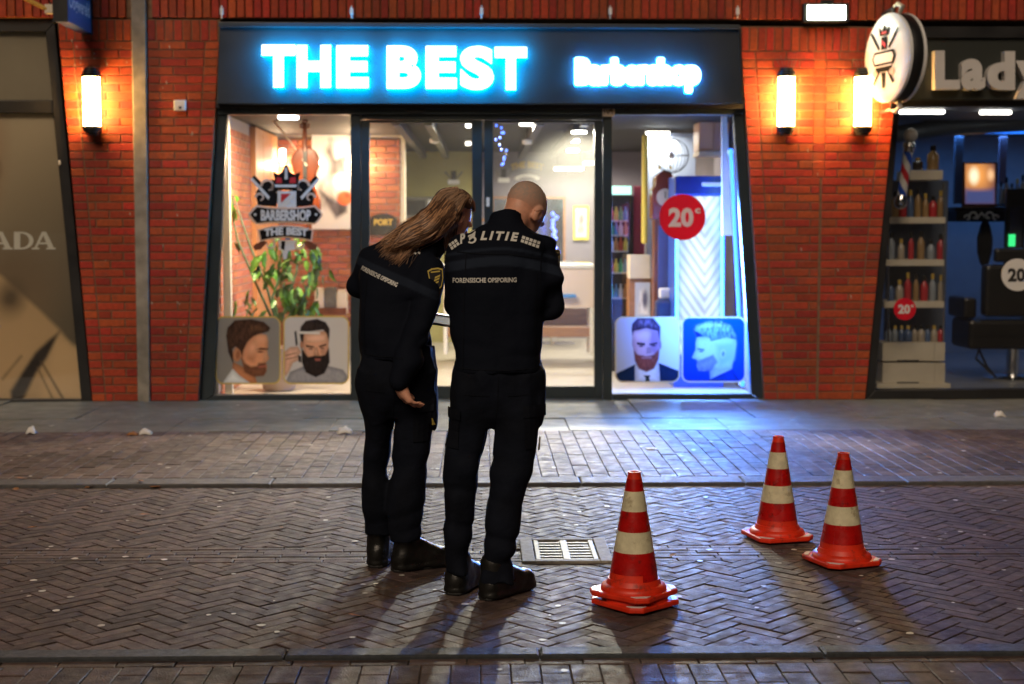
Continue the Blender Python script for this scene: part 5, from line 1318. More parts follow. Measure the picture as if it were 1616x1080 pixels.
# framed mirror with painted lamp reflection, ornate black console, cape, tall mirror, exit sign
YQ = YF + 3.0
t = thing('mirror_painted_glow', 'framed mirror with warm orange glow on the salon wall', 'mirror', atY(1547, 330, YQ))
bxp('frame', 1520, 1573, 256, 328, YQ, .03, M['darkwood'], t)
picture('glass', (1523, 1570), (259, 322), YQ - .004, (0, 100, 0, 140), (.10, .04, .05), [('e', (40, 40, 40, 50, 0), (.9, .35, .08), 60), ('e', (30, 42, 15, 26, 0), (1, .9, .6), 16), ('e', (86, 38, 10, 18, 0), (.9, .5, .25), 12), ('p', [(0, 90), (100, 90), (100, 140), (0, 140)], (.05, .06, .16), 20)], 30, parent=t, m=km, ar=1.4)  # lamp reflection painted as glowing colour on the glass
t = thing('ornate_console', 'black wall console with pale ornate carving on the salon wall', 'console', atY(1550, 350, YQ - .3))
bxp('top', 1506, 1592, 327, 332, YQ - .3, .35, M['black'], t)
bxp('apron', 1510, 1588, 332.5, 350, YQ - .28, .3, M['black'], t)
mb = MB()
for s in (-1, 1):
    for cx, cy, r0 in ((12, 341, 7), (22, 344, 5)):
        mb.tube([atY(1549 + s * (cx + r0 * math.cos(a) * (1 - a / 9)), cy - r0 * math.sin(a) * (1 - a / 9), YQ - .29) for a in np.linspace(0, 5, 12)], .012, 5)
mb.tube([atY(1541, 346, YQ - .29), atY(1549, 336, YQ - .29), atY(1557, 346, YQ - .29)], .014, 5); mb.build('carving', M['white'], t)
t = thing('barber_cape', 'black barber cape hanging below the ornate console', 'cape', atY(1555, 418, YQ - .32))
mb = MB(); mb.lathe([(.02, 0), (.05, -.06), (.085, -.2), (.08, -.35), (.05, -.46), (.02, -.5)], 10, atY(1555, 346, YQ - .36)); mb.build('cloth', mat('black_cloth', (.01, .01, .012), .9), t, smooth=True)
MB().tube([atY(1555, 346, YQ - .36), atY(1555, 340, YQ - .30)], .006, 5).build('hook', M['chrome'], t)
t = thing('tall_mirror', 'tall black framed mirror at the right edge of the salon', 'mirror', atY(1605, 420, YQ - .6))
bxp('frame', 1589, 1616, 298, 430, YQ - .6, .05, M['black'], t); bxp('glass', 1594, 1611, 326, 426, YQ - .606, .006, mat('mirror_glass', (.3, .35, .45), .08, metal=1.0), t, 0)
tag(bxp('green_sign', 1593, 1602, 370, 389, YQ - .63, .02, mat('exit_green', (.02, .4, .12), .4, emit=(.05, .9, .25), estr=1.1), None, 0), 'small lit green sign by the tall mirror', 'sign')
for k, (x0, x1, y0, y1) in enumerate(((1578, 1588, 215, 290), (1508, 1518, 215, 322))):
    o = bxp('wall_strip', x0, x1, y0, y1, YQ + .4, .04, mat('salon_strip_%d' % k, ((.20, .16, .22), (.10, .13, .18))[k], .5), None)
    tag(o, ['mauve vertical panel right of the glowing mirror', 'slate vertical panel left of the glowing mirror'][k], 'panel')
t = thing('salon_shelf', 'dark glass shelf with tall bottles right of the glowing mirror', 'shelf', atY(1595, 325, YQ + .1))
bxp('board', 1576, 1620, 322, 326, YQ, .2, M['ink'], t)
for k in range(5): bottle('%s tall bottle on the dark salon shelf' % ordn[k], atY(1579 + 8.5 * k, 321.8, YQ + .08), .03, random.uniform(.2, .32), bi[(k * 2 + 3) % 6])
t = thing('ceiling_duct', 'dark duct crossing below the salon ceiling', 'duct', atY(1500, 200, YF + 2.2))
MB().tube([atY(1400, 214, YF + 2.2), atY(1500, 200, YF + 2.2), atY(1680, 190, YF + 2.2)], .09, 12).build('pipe', mat('duct_metal', (.10, .12, .15), .4, metal=.5), t, smooth=True)
for x_ in (1460, 1580): MB().box(atY(x_, 186, YF + 2.2), (.03, .03, .22)).build('hanger', M['black'], t)
# barber chair
YCc = YF + 1.25
t = thing('barber_chair', 'bulky black barber chair in the blue-lit salon window', 'chair', (atY(1590, 600, YCc).x, YCc, ZP))
M['leather'] = mat('black_leather', (.012, .011, .011), .35, bump=.1)
bxp('backrest', 1556, 1640, 418, 500, YCc, .16, M['leather'], t, .04); bxp('headrest', 1572, 1626, 392, 414, YCc + .02, .10, M['leather'], t, .03)
bxp('seat', 1530, 1650, 505, 552, YCc + .05, .55, M['leather'], t, .04)
for x0 in (1522, 1640): bxp('armrest', x0, x0 + 20, 470, 503, YCc + .1, .5, M['leather'], t, .03)
p = atY(1597, 600, YCc + .3)
MB().lathe([(.06, atY(1597, 553, YCc).z), (.062, ZP + .07)], 20, (p.x, p.y, 0)).build('column', M['chrome'], t, smooth=True)
MB().lathe([(.27, ZP + .011), (.28, ZP + .03), (.22, ZP + .055), (.07, ZP + .075)], 24, (p.x, p.y, 0)).build('base', M['chrome'], t, smooth=True)
MB().tube([atY(1545, 552, YCc + .1), atY(1558, 580, YCc - .05), atY(1572, 596, YCc - .08), atY(1540, 566, YCc - .05), atY(1545, 552, YCc + .1)], .012, 6).build('footrest', M['black'], t)
YG2 = YF + .104
disc_sticker('small round red price sticker on the blue-lit salon window', 1428, 488, 17.5, M['red_print'], M['white_print'], YG2)
disc_sticker('round white price sticker with black 20 on the blue-lit salon window', 1606, 434, 25.5, M['white_print'], M['ink'], YG2)

# ================================================================ STREET: grate, cones, litter
gx, gy = (GX0 + GX1) / 2, (GY0 + GY1) / 2; gw, gd = GX1 - GX0, GY1 - GY0
t = thing('gully_grate', 'rectangular metal drain grate set in the brick road', 'grate', (gx, gy, 0))
MB().box((gx, gy, -.06), (gw - .02, gd - .02, .02)).build('shaft', M['black'], t)
M['grate_c'] = mat('cast_concrete', (.30, .28, .23), .7, var=.25, vscale=30, bump=.3)
for s in (-1, 1):
    MB().box((gx + s * (gw / 2 - .03), gy, -.018), (.06, gd, .06)).build('frame', M['grate_c'], t, bevel=.004)
    MB().box((gx, gy + s * (gd / 2 - .02), -.0185), (gw - .121, .04, .06)).build('frame', M['grate_c'], t, bevel=.004)
iw, idp = gw - .13, gd - .09
for s in (-1, 0, 1): MB().box((gx + s * (iw / 2 - .012), gy, -.005), (.022 if s else .034, idp, .03)).build('cross_bar', M['steel'], t, bevel=.002)
nb = 7
for k in range(nb): MB().box((gx, gy - idp / 2 + idp * (k + .5) / nb, -.008), (iw - .01, idp / nb * .48, .024)).build('bar', M['steel'], t, bevel=.002)

M['cone_o'] = mat('cone_orange', (.78, .034, .008), .45, var=.14, vscale=20, dirt=.3, scuff=(.9, (.07, .022, .015), 13.0))
M['cone_r'] = mat('cone_red', (.42, .005, .004), .3, var=.22, vscale=24, coat=.3, bump=.12, bscale=80, scuff=(.85, (.07, .012, .010), 18.0), rvar=.12)
M['cone_w'] = mat('cone_white', (.66, .62, .42), .3, var=.16, vscale=24, coat=.3, bump=.12, bscale=80, scuff=(.85, (.22, .17, .09), 17.0), rvar=.12)
M['cone_c'] = mat('cone_reflector', (.72, .70, .68), .25)
def make_cone(label, loc, rz):
    t = thing('traffic_cone', label, 'traffic cone', (0, 0, 0), 'red and white traffic cones on the road')
    # base plate: square with cut corners
    s, cut = .145, .040
    oc = [(s, -s + cut), (s, s - cut), (s - cut, s), (-s + cut, s), (-s, s - cut), (-s, -s + cut), (-s + cut, -s), (s - cut, -s)]
    mb = MB(); mb.prism([(x, y, .006) for x, y in oc], (0, 0, .022)); mb.build('base', M['cone_o'], t, bevel=.006, seg=3)
    MB().lathe([(.134, .024), (.134, .034), (.128, .046), (.112, .052), (.106, .066), (.104, .072)], 40).build('skirt', M['cone_o'], t, smooth=True)
    for k in range(4):
        a = R(45 + 90 * k); c0 = Vector((math.cos(a), math.sin(a), 0)); d0 = Vector((-math.sin(a), math.cos(a), 0))
        pts = [c0 * .168 - d0 * .022, c0 * .168 + d0 * .022, c0 * .147 + d0 * .04, c0 * .147 - d0 * .04]
        MB().prism([p + Vector((0, 0, .0282)) for p in pts], (0, 0, .002)).build('corner_reflector', M['cone_c'], t)
    r_at = lambda z: .100 + (.026 - .100) * (z - .072) / (.50 - .072)
    cuts = [.072, .10, .185, .268, .350, .430, .478, .50]
    ms = ['cone_o', 'cone_r', 'cone_w', 'cone_r', 'cone_w', 'cone_r', 'cone_o']
    nm = ['body', 'band', 'band', 'band', 'band', 'band', 'tip']
    for k in range(7):
        z0, z1 = cuts[k], cuts[k + 1]; d = .0012 if nm[k] == 'band' else 0
        pr = [(r_at(z) + d, z) for z in np.linspace(z0, z1, 4)]
        if k == 6: pr += [(.027, .500), (.027, .507), (.019, .507), (.019, .46)]
        MB().lathe(pr, 40, cap=False).build(nm[k], M[ms[k]], t, smooth=True)
    MB().lathe([(.09, .075), (.018, .47)], 24, cap=False).build('lining', M['cone_o'], t, smooth=True)
    t.location = loc; t.rotation_euler = (0, 0, rz)
    return t
c1 = ground(1001, 955)
cone = make_cone('lower traffic cone of the stacked pair, mostly hidden beneath the upper cone', (c1.x + .002, c1.y, .004), R(41))
copy_tree(cone, (c1.x - .003, c1.y + .004, .042), R(50), 'worn cracked red and white traffic cone stacked on top nearest the camera')
c2 = ground(1226, 850); copy_tree(cone, (c2.x, c2.y, .004), R(14), 'farthest of the red and white traffic cones, nearest the shops')
c3 = ground(1328, 889); copy_tree(cone, (c3.x, c3.y, .004), R(20), 'rightmost red and white traffic cone on the road')

M['paper'] = mat('white_paper', (.72, .70, .66), .7); M['dryleaf'] = mat('dry_leaf', (.30, .12, .03), .7, var=.3, vscale=40)
def crumple(name, label, cat, px, py, w, h, m, z=0.0):
    p = ground(px, py, z); mb = MB(); n = 6; V = []; Fc = []
    for j in range(n + 1):
        for i in range(n + 1):
            a, b = (i / n - .5), (j / n - .5)
            V.append((p.x + a * w * (1 + random.uniform(-.1, .1)), p.y + b * w * .8 * (1 + random.uniform(-.1, .1)), z + .004 + h * max(0, (1 - 3.2 * (a * a + b * b))) * random.uniform(.5, 1)))
    for j in range(n):
        for i in range(n): k = j * (n + 1) + i; Fc.append((k, k + 1, k + n + 2, k + n + 1))
    mb.add(V, Fc); o = mb.build(name, m, smooth=True); s = o.modifiers.new('s', 'SOLIDIFY'); s.thickness = .0015
    tag(o, label, cat)
crumple('crumpled_paper', 'crumpled white and yellow paper in front of the tan poster window', 'litter', 50, 685, .075, .07, M['paper'], ZP)
crumple('paper_cup', 'white crushed cup lying below the concrete column', 'litter', 230, 686, .10, .055, M['paper'], ZP)
crumple('crumpled_bag', 'brown crumpled paper scrap beside the white cup', 'litter', 210, 687, .085, .03, M['dryleaf'], ZP)
crumple('crumpled_tissue', 'white tissue lying left of the officers on the footway', 'litter', 545, 684, .115, .06, M['paper'], ZP)
crumple('crumpled_tissue', 'white tissue on the footway at the right edge', 'litter', 1577, 658, .09, .06, M['paper'], ZP)
crumple('paper_scrap', 'flat white paper scrap on the blue lit footway', 'litter', 1028, 709, .08, .004, M['paper'], ZP)
lv = [(142, 768, 'largest dry leaf just below the kerb at the left'), (222, 759, 'dry leaf on the kerb stone at the left'), (52, 832, 'orange leaf on the bricks at the far left'), (25, 772, 'dry leaf at the far left below the kerb'), (230, 812, 'lone leaf on the bricks in front of the concrete column'),
      (443, 832, 'orange leaf on the bricks left of the officers'), (560, 971, 'orange leaf in front of the officer boots'), (508, 1025, 'small leaf by the gutter kerb at the left'), (1062, 876, 'reddish leaf left of the back cone'), (245, 768, 'small leaf below the kerb beside the largest one'), (1466, 722, 'brown leaf on the footway right of the back cone'), (35, 755, 'tiny leaf above the kerb at far left')]
lvm = MB(); lvm.add([(-.5, 0, 0), (-.2, .22, .06), (.2, .24, .02), (.55, 0, .05), (.2, -.2, .08), (-.2, -.24, .02), (0, 0, -.02)], [(0, 6, 1), (1, 6, 2), (2, 6, 3), (3, 6, 4), (4, 6, 5), (5, 6, 0)])
lvm = lvm.mesh('dry_leaf', M['dryleaf'], True)
for px, py, lab in lv:
    z = ZP if py < 766 else 0; o = bpy.data.objects.new('dry_leaf', lvm); p = ground(px, py, z + .009); o.location = p
    s = .07 if py < 820 else .05; o.scale = (s, s, s); o.rotation_euler = (random.uniform(-.2, .2), random.uniform(-.2, .2), random.uniform(0, 6.3)); link(o)
    tag(o, lab, 'leaf', 'dry leaves on the street')
mb = MB()
for k in range(300):
    for _ in range(60):
        y = random.uniform(4.75, YF - .05); x = random.uniform(-1, 1) * y * .40
        if abs(y - (Y_KERB0 + Y_KERB1) / 2) > .12 and abs(y - (Y_GUT0 + Y_GUT1) / 2) > .12: break
    z = (ZP if y > Y_KERB1 else 0) + .0036; r_ = random.uniform(.006, .019); n = 7
    mb.add([(x + r_ * math.cos(g) * random.uniform(.7, 1.2), y + r_ * math.sin(g) * random.uniform(.7, 1.2), z) for g in np.linspace(0, 6.28, n, endpoint=False)], [tuple(range(n))], 0, random.random())
tag(mb.build('chewing_gum', mat('gum_spot', (.50, .48, .43), .5, rnd=.45)), 'pale trodden gum spots scattered over the paving', 'litter', kind='stuff')
mb = MB()
for k in range(420):
    x, y = ground(random.gauss(140, 75), 652 + abs(random.gauss(0, 9)), ZP).xy
    r_ = random.uniform(.003, .012)
    mb.add([(x + r_ * math.cos(g) * random.uniform(.4, 1.4), y + r_ * math.sin(g) * random.uniform(.4, 1.4), ZP + .0035 + random.uniform(0, .004)) for g in np.linspace(0, 6.28, 5, endpoint=False)], [tuple(range(5))], 0, random.random())
tag(mb.build('grit', mat('pale_grit', (.34, .31, .26), .8, rnd=.4)), 'pale grit and crumbs along the foot of the left pier', 'litter', kind='stuff')

mb = MB()  # pale streaks of bird droppings on the piers
for k in range(46):
    px, py = random.choice([(random.uniform(98, 200), random.uniform(60, 110)), (random.uniform(150, 300), random.uniform(330, 560)), (random.uniform(1190, 1380), random.uniform(90, 470)), (random.uniform(240, 335), random.uniform(60, 600))])
    a_ = F(px, py, -.004); L_ = random.uniform(.006, .035); w2 = random.uniform(.0025, .005)
    mb.add([a_ + Vector((-w2, 0, 0)), a_ + Vector((w2, 0, 0)), a_ + Vector((w2 * .6 + L_ * .2, 0, -L_)), a_ + Vector((-w2 * .3 + L_ * .15, 0, -L_))], [(0, 1, 2, 3)], 0, random.random())
tag(mb.build('bird_droppings', mat('pale_drip', (.5, .45, .36), .7)), 'pale drips and specks on the red brick piers', 'stain', kind='stuff')
# ================================================================ PEOPLE: distance fields turned into one continuous surface
def surface(f, lo, hi, h):
    lo = np.array(lo, float); hi = np.array(hi, float)
    n = np.ceil((hi - lo) / h).astype(int) + 1
    ax = [lo[i] + h * np.arange(n[i]) for i in range(3)]
    D = np.empty(tuple(n), np.float32)
    for i in range(0, n[0], 24):
        G = np.stack(np.meshgrid(ax[0][i:i + 24], ax[1], ax[2], indexing='ij'), -1)
        D[i:i + 24] = f(G.reshape(-1, 3)).reshape(G.shape[:3])
    S = D < 0
    nx, ny, nz = n - 1
    cnt = np.zeros((nx, ny, nz), np.int8)
    for a in (0, 1):
        for b in (0, 1):
            for c in (0, 1): cnt += S[a:a + nx, b:b + ny, c:c + nz]
    act = (cnt > 0) & (cnt < 8)
    I = np.argwhere(act); idx = -np.ones((nx, ny, nz), np.int64); idx[act] = np.arange(len(I))
    acc = np.zeros((len(I), 3)); num = np.zeros(len(I))
    corners = [(a, b, c) for a in (0, 1) for b in (0, 1) for c in (0, 1)]
    for p in corners:
        for ax_ in range(3):
            if p[ax_]: continue
            q = list(p); q[ax_] = 1
            d0 = D[I[:, 0] + p[0], I[:, 1] + p[1], I[:, 2] + p[2]]; d1 = D[I[:, 0] + q[0], I[:, 1] + q[1], I[:, 2] + q[2]]
            m = (d0 < 0) != (d1 < 0)
            t = np.where(m, d0 / np.where(np.abs(d0 - d1) < 1e-9, 1, d0 - d1), 0)
            pos = np.tile(np.array(p, float), (len(I), 1)); pos[:, ax_] += t
            acc[m] += pos[m]; num[m] += 1
    V = lo + h * (I + acc / num[:, None])
    Fs = []
    for ax_ in range(3):
        o = [a for a in range(3) if a != ax_]
        sl = [slice(None)] * 3; s0 = [slice(1, None)] * 3
        A = [slice(1, n[k] - 1) for k in range(3)]; A[ax_] = slice(0, n[ax_] - 1)
        B = list(A); B[ax_] = slice(1, n[ax_])
        a, b = S[tuple(A)], S[tuple(B)]
        E = np.argwhere(a != b); 
        if not len(E): continue
        base = E.copy(); base[:, o[0]] += 1; base[:, o[1]] += 1
        def cell(d0, d1):
            c = base.copy(); c[:, o[0]] -= d0; c[:, o[1]] -= d1
            return idx[c[:, 0], c[:, 1], c[:, 2]]
        Q = np.stack([cell(1, 1), cell(0, 1), cell(0, 0), cell(1, 0)], -1)
        flip = a[tuple(E.T)]
        if ax_ == 1: flip = ~flip
        Q[~flip] = Q[~flip][:, ::-1]
        Fs.append(Q)
    Q = np.concatenate(Fs); Q = Q[(Q >= 0).all(1)]
    return V, Q
def smin(a, b, k):
    h = np.clip(.5 + .5 * (b - a) / k, 0, 1); return b + (a - b) * h - k * h * (1 - h)
def cone_(P, a, b, ra, rb):
    a = np.array(a, float); b = np.array(b, float); ab = b - a; t = np.clip(((P - a) @ ab) / (ab @ ab), 0, 1)
    return np.linalg.norm(P - a - t[:, None] * ab, axis=1) - (ra + (rb - ra) * t)
def chain(P, pts, k=.02):
    d = None
    for (a, ra), (b, rb) in zip(pts[:-1], pts[1:]):
        e = cone_(P, a, b, ra, rb); d = e if d is None else smin(d, e, k)
    return d
def ell(P, c, r, M3=None):
    q = P - np.array(c, float)
    if M3 is not None: q = q @ M3
    r = np.array(r, float); k0 = np.linalg.norm(q / r, axis=1); k1 = np.linalg.norm(q / (r * r), axis=1)
    return k0 * (k0 - 1) / np.maximum(k1, 1e-6)
def loft(P, lev, ex=2.4):
    """lev rows (z, cx, cy, rx, ry) sorted by z"""
    L = np.array(sorted(lev, key=lambda r: r[0]), float); z = P[:, 2]
    zz = np.clip(z, L[0, 0], L[-1, 0]); c = [np.interp(zz, L[:, 0], L[:, i]) for i in range(1, 5)]
    u = np.abs(P[:, 0] - c[0]) / c[2]; v = np.abs(P[:, 1] - c[1]) / c[3]
    d = ((u ** ex + v ** ex) ** (1 / ex) - 1) * np.minimum(c[2], c[3])
    return np.maximum(d, np.maximum(L[0, 0] - z, z - L[-1, 0]))
def folds(P, amp, sx, sy, sz, seed):
    return amp * ((vnoise(P * np.array((sx, sy, sz)), seed) - .5) * 1.4 + (vnoise(P * np.array((sx, sy, sz)) * 2.1 + 7.3, seed + 1) - .5) * .6)
def ridge(P, amp, s, seed):
    n = vnoise(P * np.array(s), seed); return amp * (1 - np.abs(2 * n - 1) * 2).clip(-1, 1)
def near(d, P, fn, w=.045):
    m = np.abs(d) < w
    if m.any(): d = d.copy(); d[m] += fn(P[m])
    return d
def local(P, c, r, fn):
    n = np.linalg.norm(P - np.array(c), axis=1); d = n - .6 * r; m = n < r
    if m.any(): d[m] = fn(P[m])
    return d
def frame_of(yaw, pitch, roll=0.0):
    """columns: right, forward, up; yaw clockwise from +Y, pitch downwards"""
    m = Matrix.Rotation(-yaw, 3, 'Z') @ Matrix.Rotation(roll, 3, 'Y') @ Matrix.Rotation(-pitch, 3, 'X')
    return np.array(m)
def head_f(P, c, M3, s=1.0):
    q = (P - np.array(c)) @ M3 / s
    d = ell(q, (0, -.018, .03), (.076, .097, .086))
    d = smin(d, ell(q, (0, .028, -.025), (.064, .070, .085)), .03)
    d = smin(d, ell(q, (0, .045, -.078), (.046, .046, .036)), .03)
    d = smin(d, cone_(q, (-.03, .092, .016), (.03, .092, .016), .012, .012), .016)
    d = smin(d, cone_(q, (0, .098, .0), (0, .116, -.034), .008, .014), .012)
    d = smin(d, cone_(q, (-.02, .094, -.066), (.02, .094, -.066), .007, .007), .01)
    for sg in (-1, 1):
        d = np.maximum(d, -ell(q, (sg * .032, .106, -.003), (.014, .012, .009)))
        e = ell(q, (sg * .081, -.008, -.012), (.013, .026, .037)); e = np.maximum(e, -ell(q, (sg * .094, -.002, -.008), (.007, .012, .020)))
        d = smin(d, e, .006)
    return d * s
def hand_f(P, wrist, dirv, palm_n, thumb_side, curl=.5, s=1.0):
    """palm + five fingers; dirv wrist->knuckles, palm_n palm normal, curl closes the fingers towards palm_n"""
    d_ = np.array(dirv, float); d_ /= np.linalg.norm(d_); n_ = np.array(palm_n, float); n_ -= d_ * (n_ @ d_); n_ /= np.linalg.norm(n_)
    t_ = np.cross(d_, n_) * thumb_side; w = np.array(wrist, float)
    pt = lambda u, v, z: w + (d_ * u + t_ * v + n_ * z) * s
    d = chain(P, [(pt(0, 0, 0), .026 * s), (pt(.05, .012, 0), .022 * s), (pt(.085, .022, 0), .016 * s)], .02)
    d = smin(d, chain(P, [(pt(.02, -.008, 0), .024 * s), (pt(.082, -.024, 0), .016 * s)], .02), .02)
    for k, (v, L, r) in enumerate(((.032, .072, .0092), (.011, .080, .0095), (-.010, .074, .009), (-.030, .058, .0082))):
        p = pt(.085 - .005 * abs(k - 1), v, 0); a = 0; seg = [(p, r * s)]
        for j, fr in enumerate((.45, .32, .23)):
            a += curl * (1.0 if j else .7); p = p + (d_ * math.cos(a) + n_ * math.sin(a)) * L * fr * s; seg.append((p, (r - .001 * (j + 1)) * s))
        d = smin(d, chain(P, seg, .004), .005)
    p0, p1, p2, p3 = pt(.018, .02, .006), pt(.045, .046, .016), pt(.072, .052, .026), pt(.094, .050, .034)
    return smin(d, chain(P, [(p0, .014 * s), (p1, .0125 * s), (p2, .0105 * s), (p3, .0085 * s)], .006), .01)

M['skin'] = mat('skin', (.66, .33, .22), .5, var=.12, vscale=35, sss=.12, bump=.06, bscale=180)
M['jacket'] = mat('navy_jacket', (.0075, .0085, .012), .85, spec=.12, attr='col', bump=.6, bscale=18)
M['trouser'] = mat('dark_trousers', (.0040, .0058, .0115), .85, spec=.14, var=.3, vscale=9, bump=.8, bscale=16)
M['seam'] = mat('seam_thread', (.0048, .0062, .0105), .85, spec=.12)
M['pocket'] = mat('pocket_cloth', (.0036, .0050, .0095), .8, spec=.15, bump=.4, bscale=30)
M['boot'] = mat('black_boot_leather', (.007, .007, .006), .36, var=.3, vscale=30, bump=.15, bscale=120, rvar=.12)
M['sole'] = mat('boot_sole', (.010, .010, .010), .7)
M['reflect'] = mat('reflective_print', (.62, .62, .58), .4)
M['yellow_print'] = mat('yellow_print', (.60, .46, .10), .5)

def boot_f(P, ankle, ang, L, zt):
    """ankle = (x,y) of the heel column, ang heading clockwise from +Y"""
    f_ = np.array((math.sin(ang), math.cos(ang))); x, y = ankle
    p = lambda u, z: (x + f_[0] * u, y + f_[1] * u, z)
    d = cone_(P, p(.0, zt), p(.0, .085), .050, .050)
    d = smin(d, cone_(P, p(-.018, .05), p(.05, .055), .047, .046), .03)
    d = smin(d, cone_(P, p(.05, .052), p(L - .085, .046), .047, .046), .025)
    d = smin(d, cone_(P, p(.012, .135), p(L - .15, .07), .040, .038), .03)
    d = np.minimum(d, np.maximum(cone_(P, p(-.012, .02), p(L - .085, .02), .053, .052), P[:, 2] - .036))
    return np.maximum(d, .012 - P[:, 2])
def sole_mesh(ankle, ang, L):
    f_ = Vector((math.sin(ang), math.cos(ang), 0)); r_ = Vector((f_.y, -f_.x, 0)); c = Vector((ankle[0], ankle[1], 0)); pts = []
    for u, w in ((-.062, .018), (-.050, .036), (-.01, .044), (.05, .040), (L - .13, .046), (L - .085, .044), (L - .055, .032), (L - .042, .012)): pts.append((u, w))
    ring = [c + f_ * u + r_ * w for u, w in pts] + [c + f_ * u - r_ * w for u, w in reversed(pts)]
    mb = MB(); mb.prism([p + Vector((0, 0, .003)) for p in ring], (0, 0, .012)); return mb

def project_text(txt, P0, P1, hgt, bvh, m, parent, name, shear=0.0, offset=.03, arc=0.0, dy=None, lift=.004, polys=None, track=0.0):
    """lettering laid on the back of a jacket: base line from P0 to P1 (x,z), thrown on along +Y"""
    mb = MB(); x0, z0 = P0; x1, z1 = P1; Lw = math.hypot(x1 - x0, z1 - z0); ex_, ez_ = (x1 - x0) / Lw, (z1 - z0) / Lw
    Ls = text_fit(txt, offset, shear, 2, 0, track) if polys is None else [('', np.array([(p[0], p[1], 0) for p in q]), [tuple(range(len(q)))]) for q in polys]
    bm = bmesh.new()
    for ch, V, Fc in Ls:
        vs = []
        for u, w, _ in V:
            sag = arc * (1 - (2 * u - 1) ** 2)
            vs.append(bm.verts.new((x0 + ex_ * Lw * u - ez_ * hgt * w, 0, z0 + ez_ * Lw * u + ex_ * hgt * w + sag)))
        for f in Fc:
            try: bm.faces.new([vs[i] for i in f])
            except ValueError: pass
    bmesh.ops.triangulate(bm, faces=bm.faces)
    for _ in range(2):
        e = [e for e in bm.edges if e.calc_length() > .02]
        if e: bmesh.ops.subdivide_edges(bm, edges=e, cuts=1); bmesh.ops.triangulate(bm, faces=bm.faces)
    dead = []
    for v in bm.verts:
        h = bvh.ray_cast(Vector((v.co.x, dy, v.co.z)), Vector((0, 1, 0)))
        if h[0] is None: dead.append(v)
        else: v.co = h[0] + h[1] * lift * (1 if h[1].y < 0 else -1)
    bmesh.ops.delete(bm, geom=dead, context='VERTS')
    V = [v.co.copy() for v in bm.verts]; bm.verts.index_update(); Fc = [tuple(v.index for v in f.verts) for f in bm.faces]; bm.free()
    if not Fc: return None
    o = MB().add(V, Fc).build(name, m, parent)
    return tag(o, kind='stuff') if name in ('police_emblem', 'check_strip') else o
def checks(x0, z0, x1, z1, n=4, rows=3, sk=.0):
    q = []
    for r_ in range(rows):
        for k in range(n):
            if (r_ + k) % 2 and rows > 2: continue
            u0 = (k + .1) / n; u1 = (k + .9) / n; a, b = (r_ + .1) / rows, (r_ + .9) / rows
            q.append([(u0 + sk * a, a), (u1 + sk * a, a), (u1 + sk * b, b), (u0 + sk * b, b)])
    return q
def emblem_polys():
    """flame-and-book police emblem: a ring with three tongues leaning over it"""
    q = []; n = 12
    for i in range(n):
        a0, a1 = [3.5 + 4.6 * j / n for j in (i, i + 1)]
        o = lambda a, r_: (.42 + r_ * math.cos(a), .30 + r_ * .75 * math.sin(a))
        q.append([o(a0, .40), o(a1, .40), o(a1, .22), o(a0, .22)])
    for k in range(3):
        y = .55 + .28 * k; q.append([(.15 + .12 * k, y), (.85 + .10 * k, y + .18), (.92 + .1 * k, y + .38), (.55 + .12 * k, y + .20), (.20 + .12 * k, y + .16)])
    q.append([(.2, .28), (.75, .5), (.85, .75), (.25, .55)])
    return q
def seam(pts, conv, bvh, parent, dy, w=.004, m=None, name='seam', lift=.003):
    """stitched line through photo points laid on the garment"""
    q = []; P = [conv(*p) for p in pts]
    for (x0, z0), (x1, z1) in zip(P[:-1], P[1:]):
        L_ = math.hypot(x1 - x0, z1 - z0) or 1; nx, nz = -(z1 - z0) / L_ * w / 2, (x1 - x0) / L_ * w / 2
        q.append([(x0 + nx, z0 + nz), (x0 - nx, z0 - nz), (x1 - nx, z1 - nz), (x1 + nx, z1 + nz)])
    return project_text('', (0, 0), (1, 0), 1.0, bvh, m or M['seam'], parent, name, polys=q, dy=dy, lift=lift)
def pocket(quad, conv, bvh, parent, dy, name, lift=.006):
    return project_text('', (0, 0), (1, 0), 1.0, bvh, M['pocket'], parent, name, polys=[[conv(*p) for p in quad]], dy=dy, lift=lift)
def patch(parent, c, nrm, up, m1, m2, w=.062, h=.082):
    n_ = Vector(nrm).normalized(); u_ = Vector(up); u_ = (u_ - n_ * u_.dot(n_)).normalized(); r_ = u_.cross(n_)
    sh = [(-.5, .42), (-.2, .5), (.2, .5), (.5, .42), (.46, 0), (.28, -.36), (0, -.52), (-.28, -.36), (-.46, 0)]
    c = Vector(c)
    o = MB().prism([c + r_ * a * w + u_ * b * h for a, b in sh], n_ * .003).build('sleeve_patch', m1, parent)
    MB().prism([c + r_ * a * w * .86 + u_ * b * h * .86 + n_ * .0032 for a, b in sh], n_ * .001).build('patch_field', M['ink'], parent)
    mb = MB()
    for a0, b0 in ((-.1, -.18), (-.02, -.04), (.05, .08)): mb.prism([c + r_ * (a0 + a) * w + u_ * (b0 + b) * h + n_ * .0045 for a, b in ((-.16, -.06), (.2, .02), (.24, .10), (-.12, .03))], n_ * .001)
    mb.prism([c + r_ * a * w + u_ * b * h + n_ * .0045 for a, b in ((-.3, .3), (.3, .3), (.3, .36), (-.3, .36))], n_ * .001)
    mb.build('patch_mark', M['yellow_print'], parent)

def levels(rows, Yc):
    out = []
    for py, xa, xb, d, ry in rows:
        a, b = atY(xa, py, Yc + d), atY(xb, py, Yc + d)
        out.append(((a.z + b.z) / 2, (a.x + b.x) / 2, Yc + d, (b.x - a.x) / 2, ry))
    return out

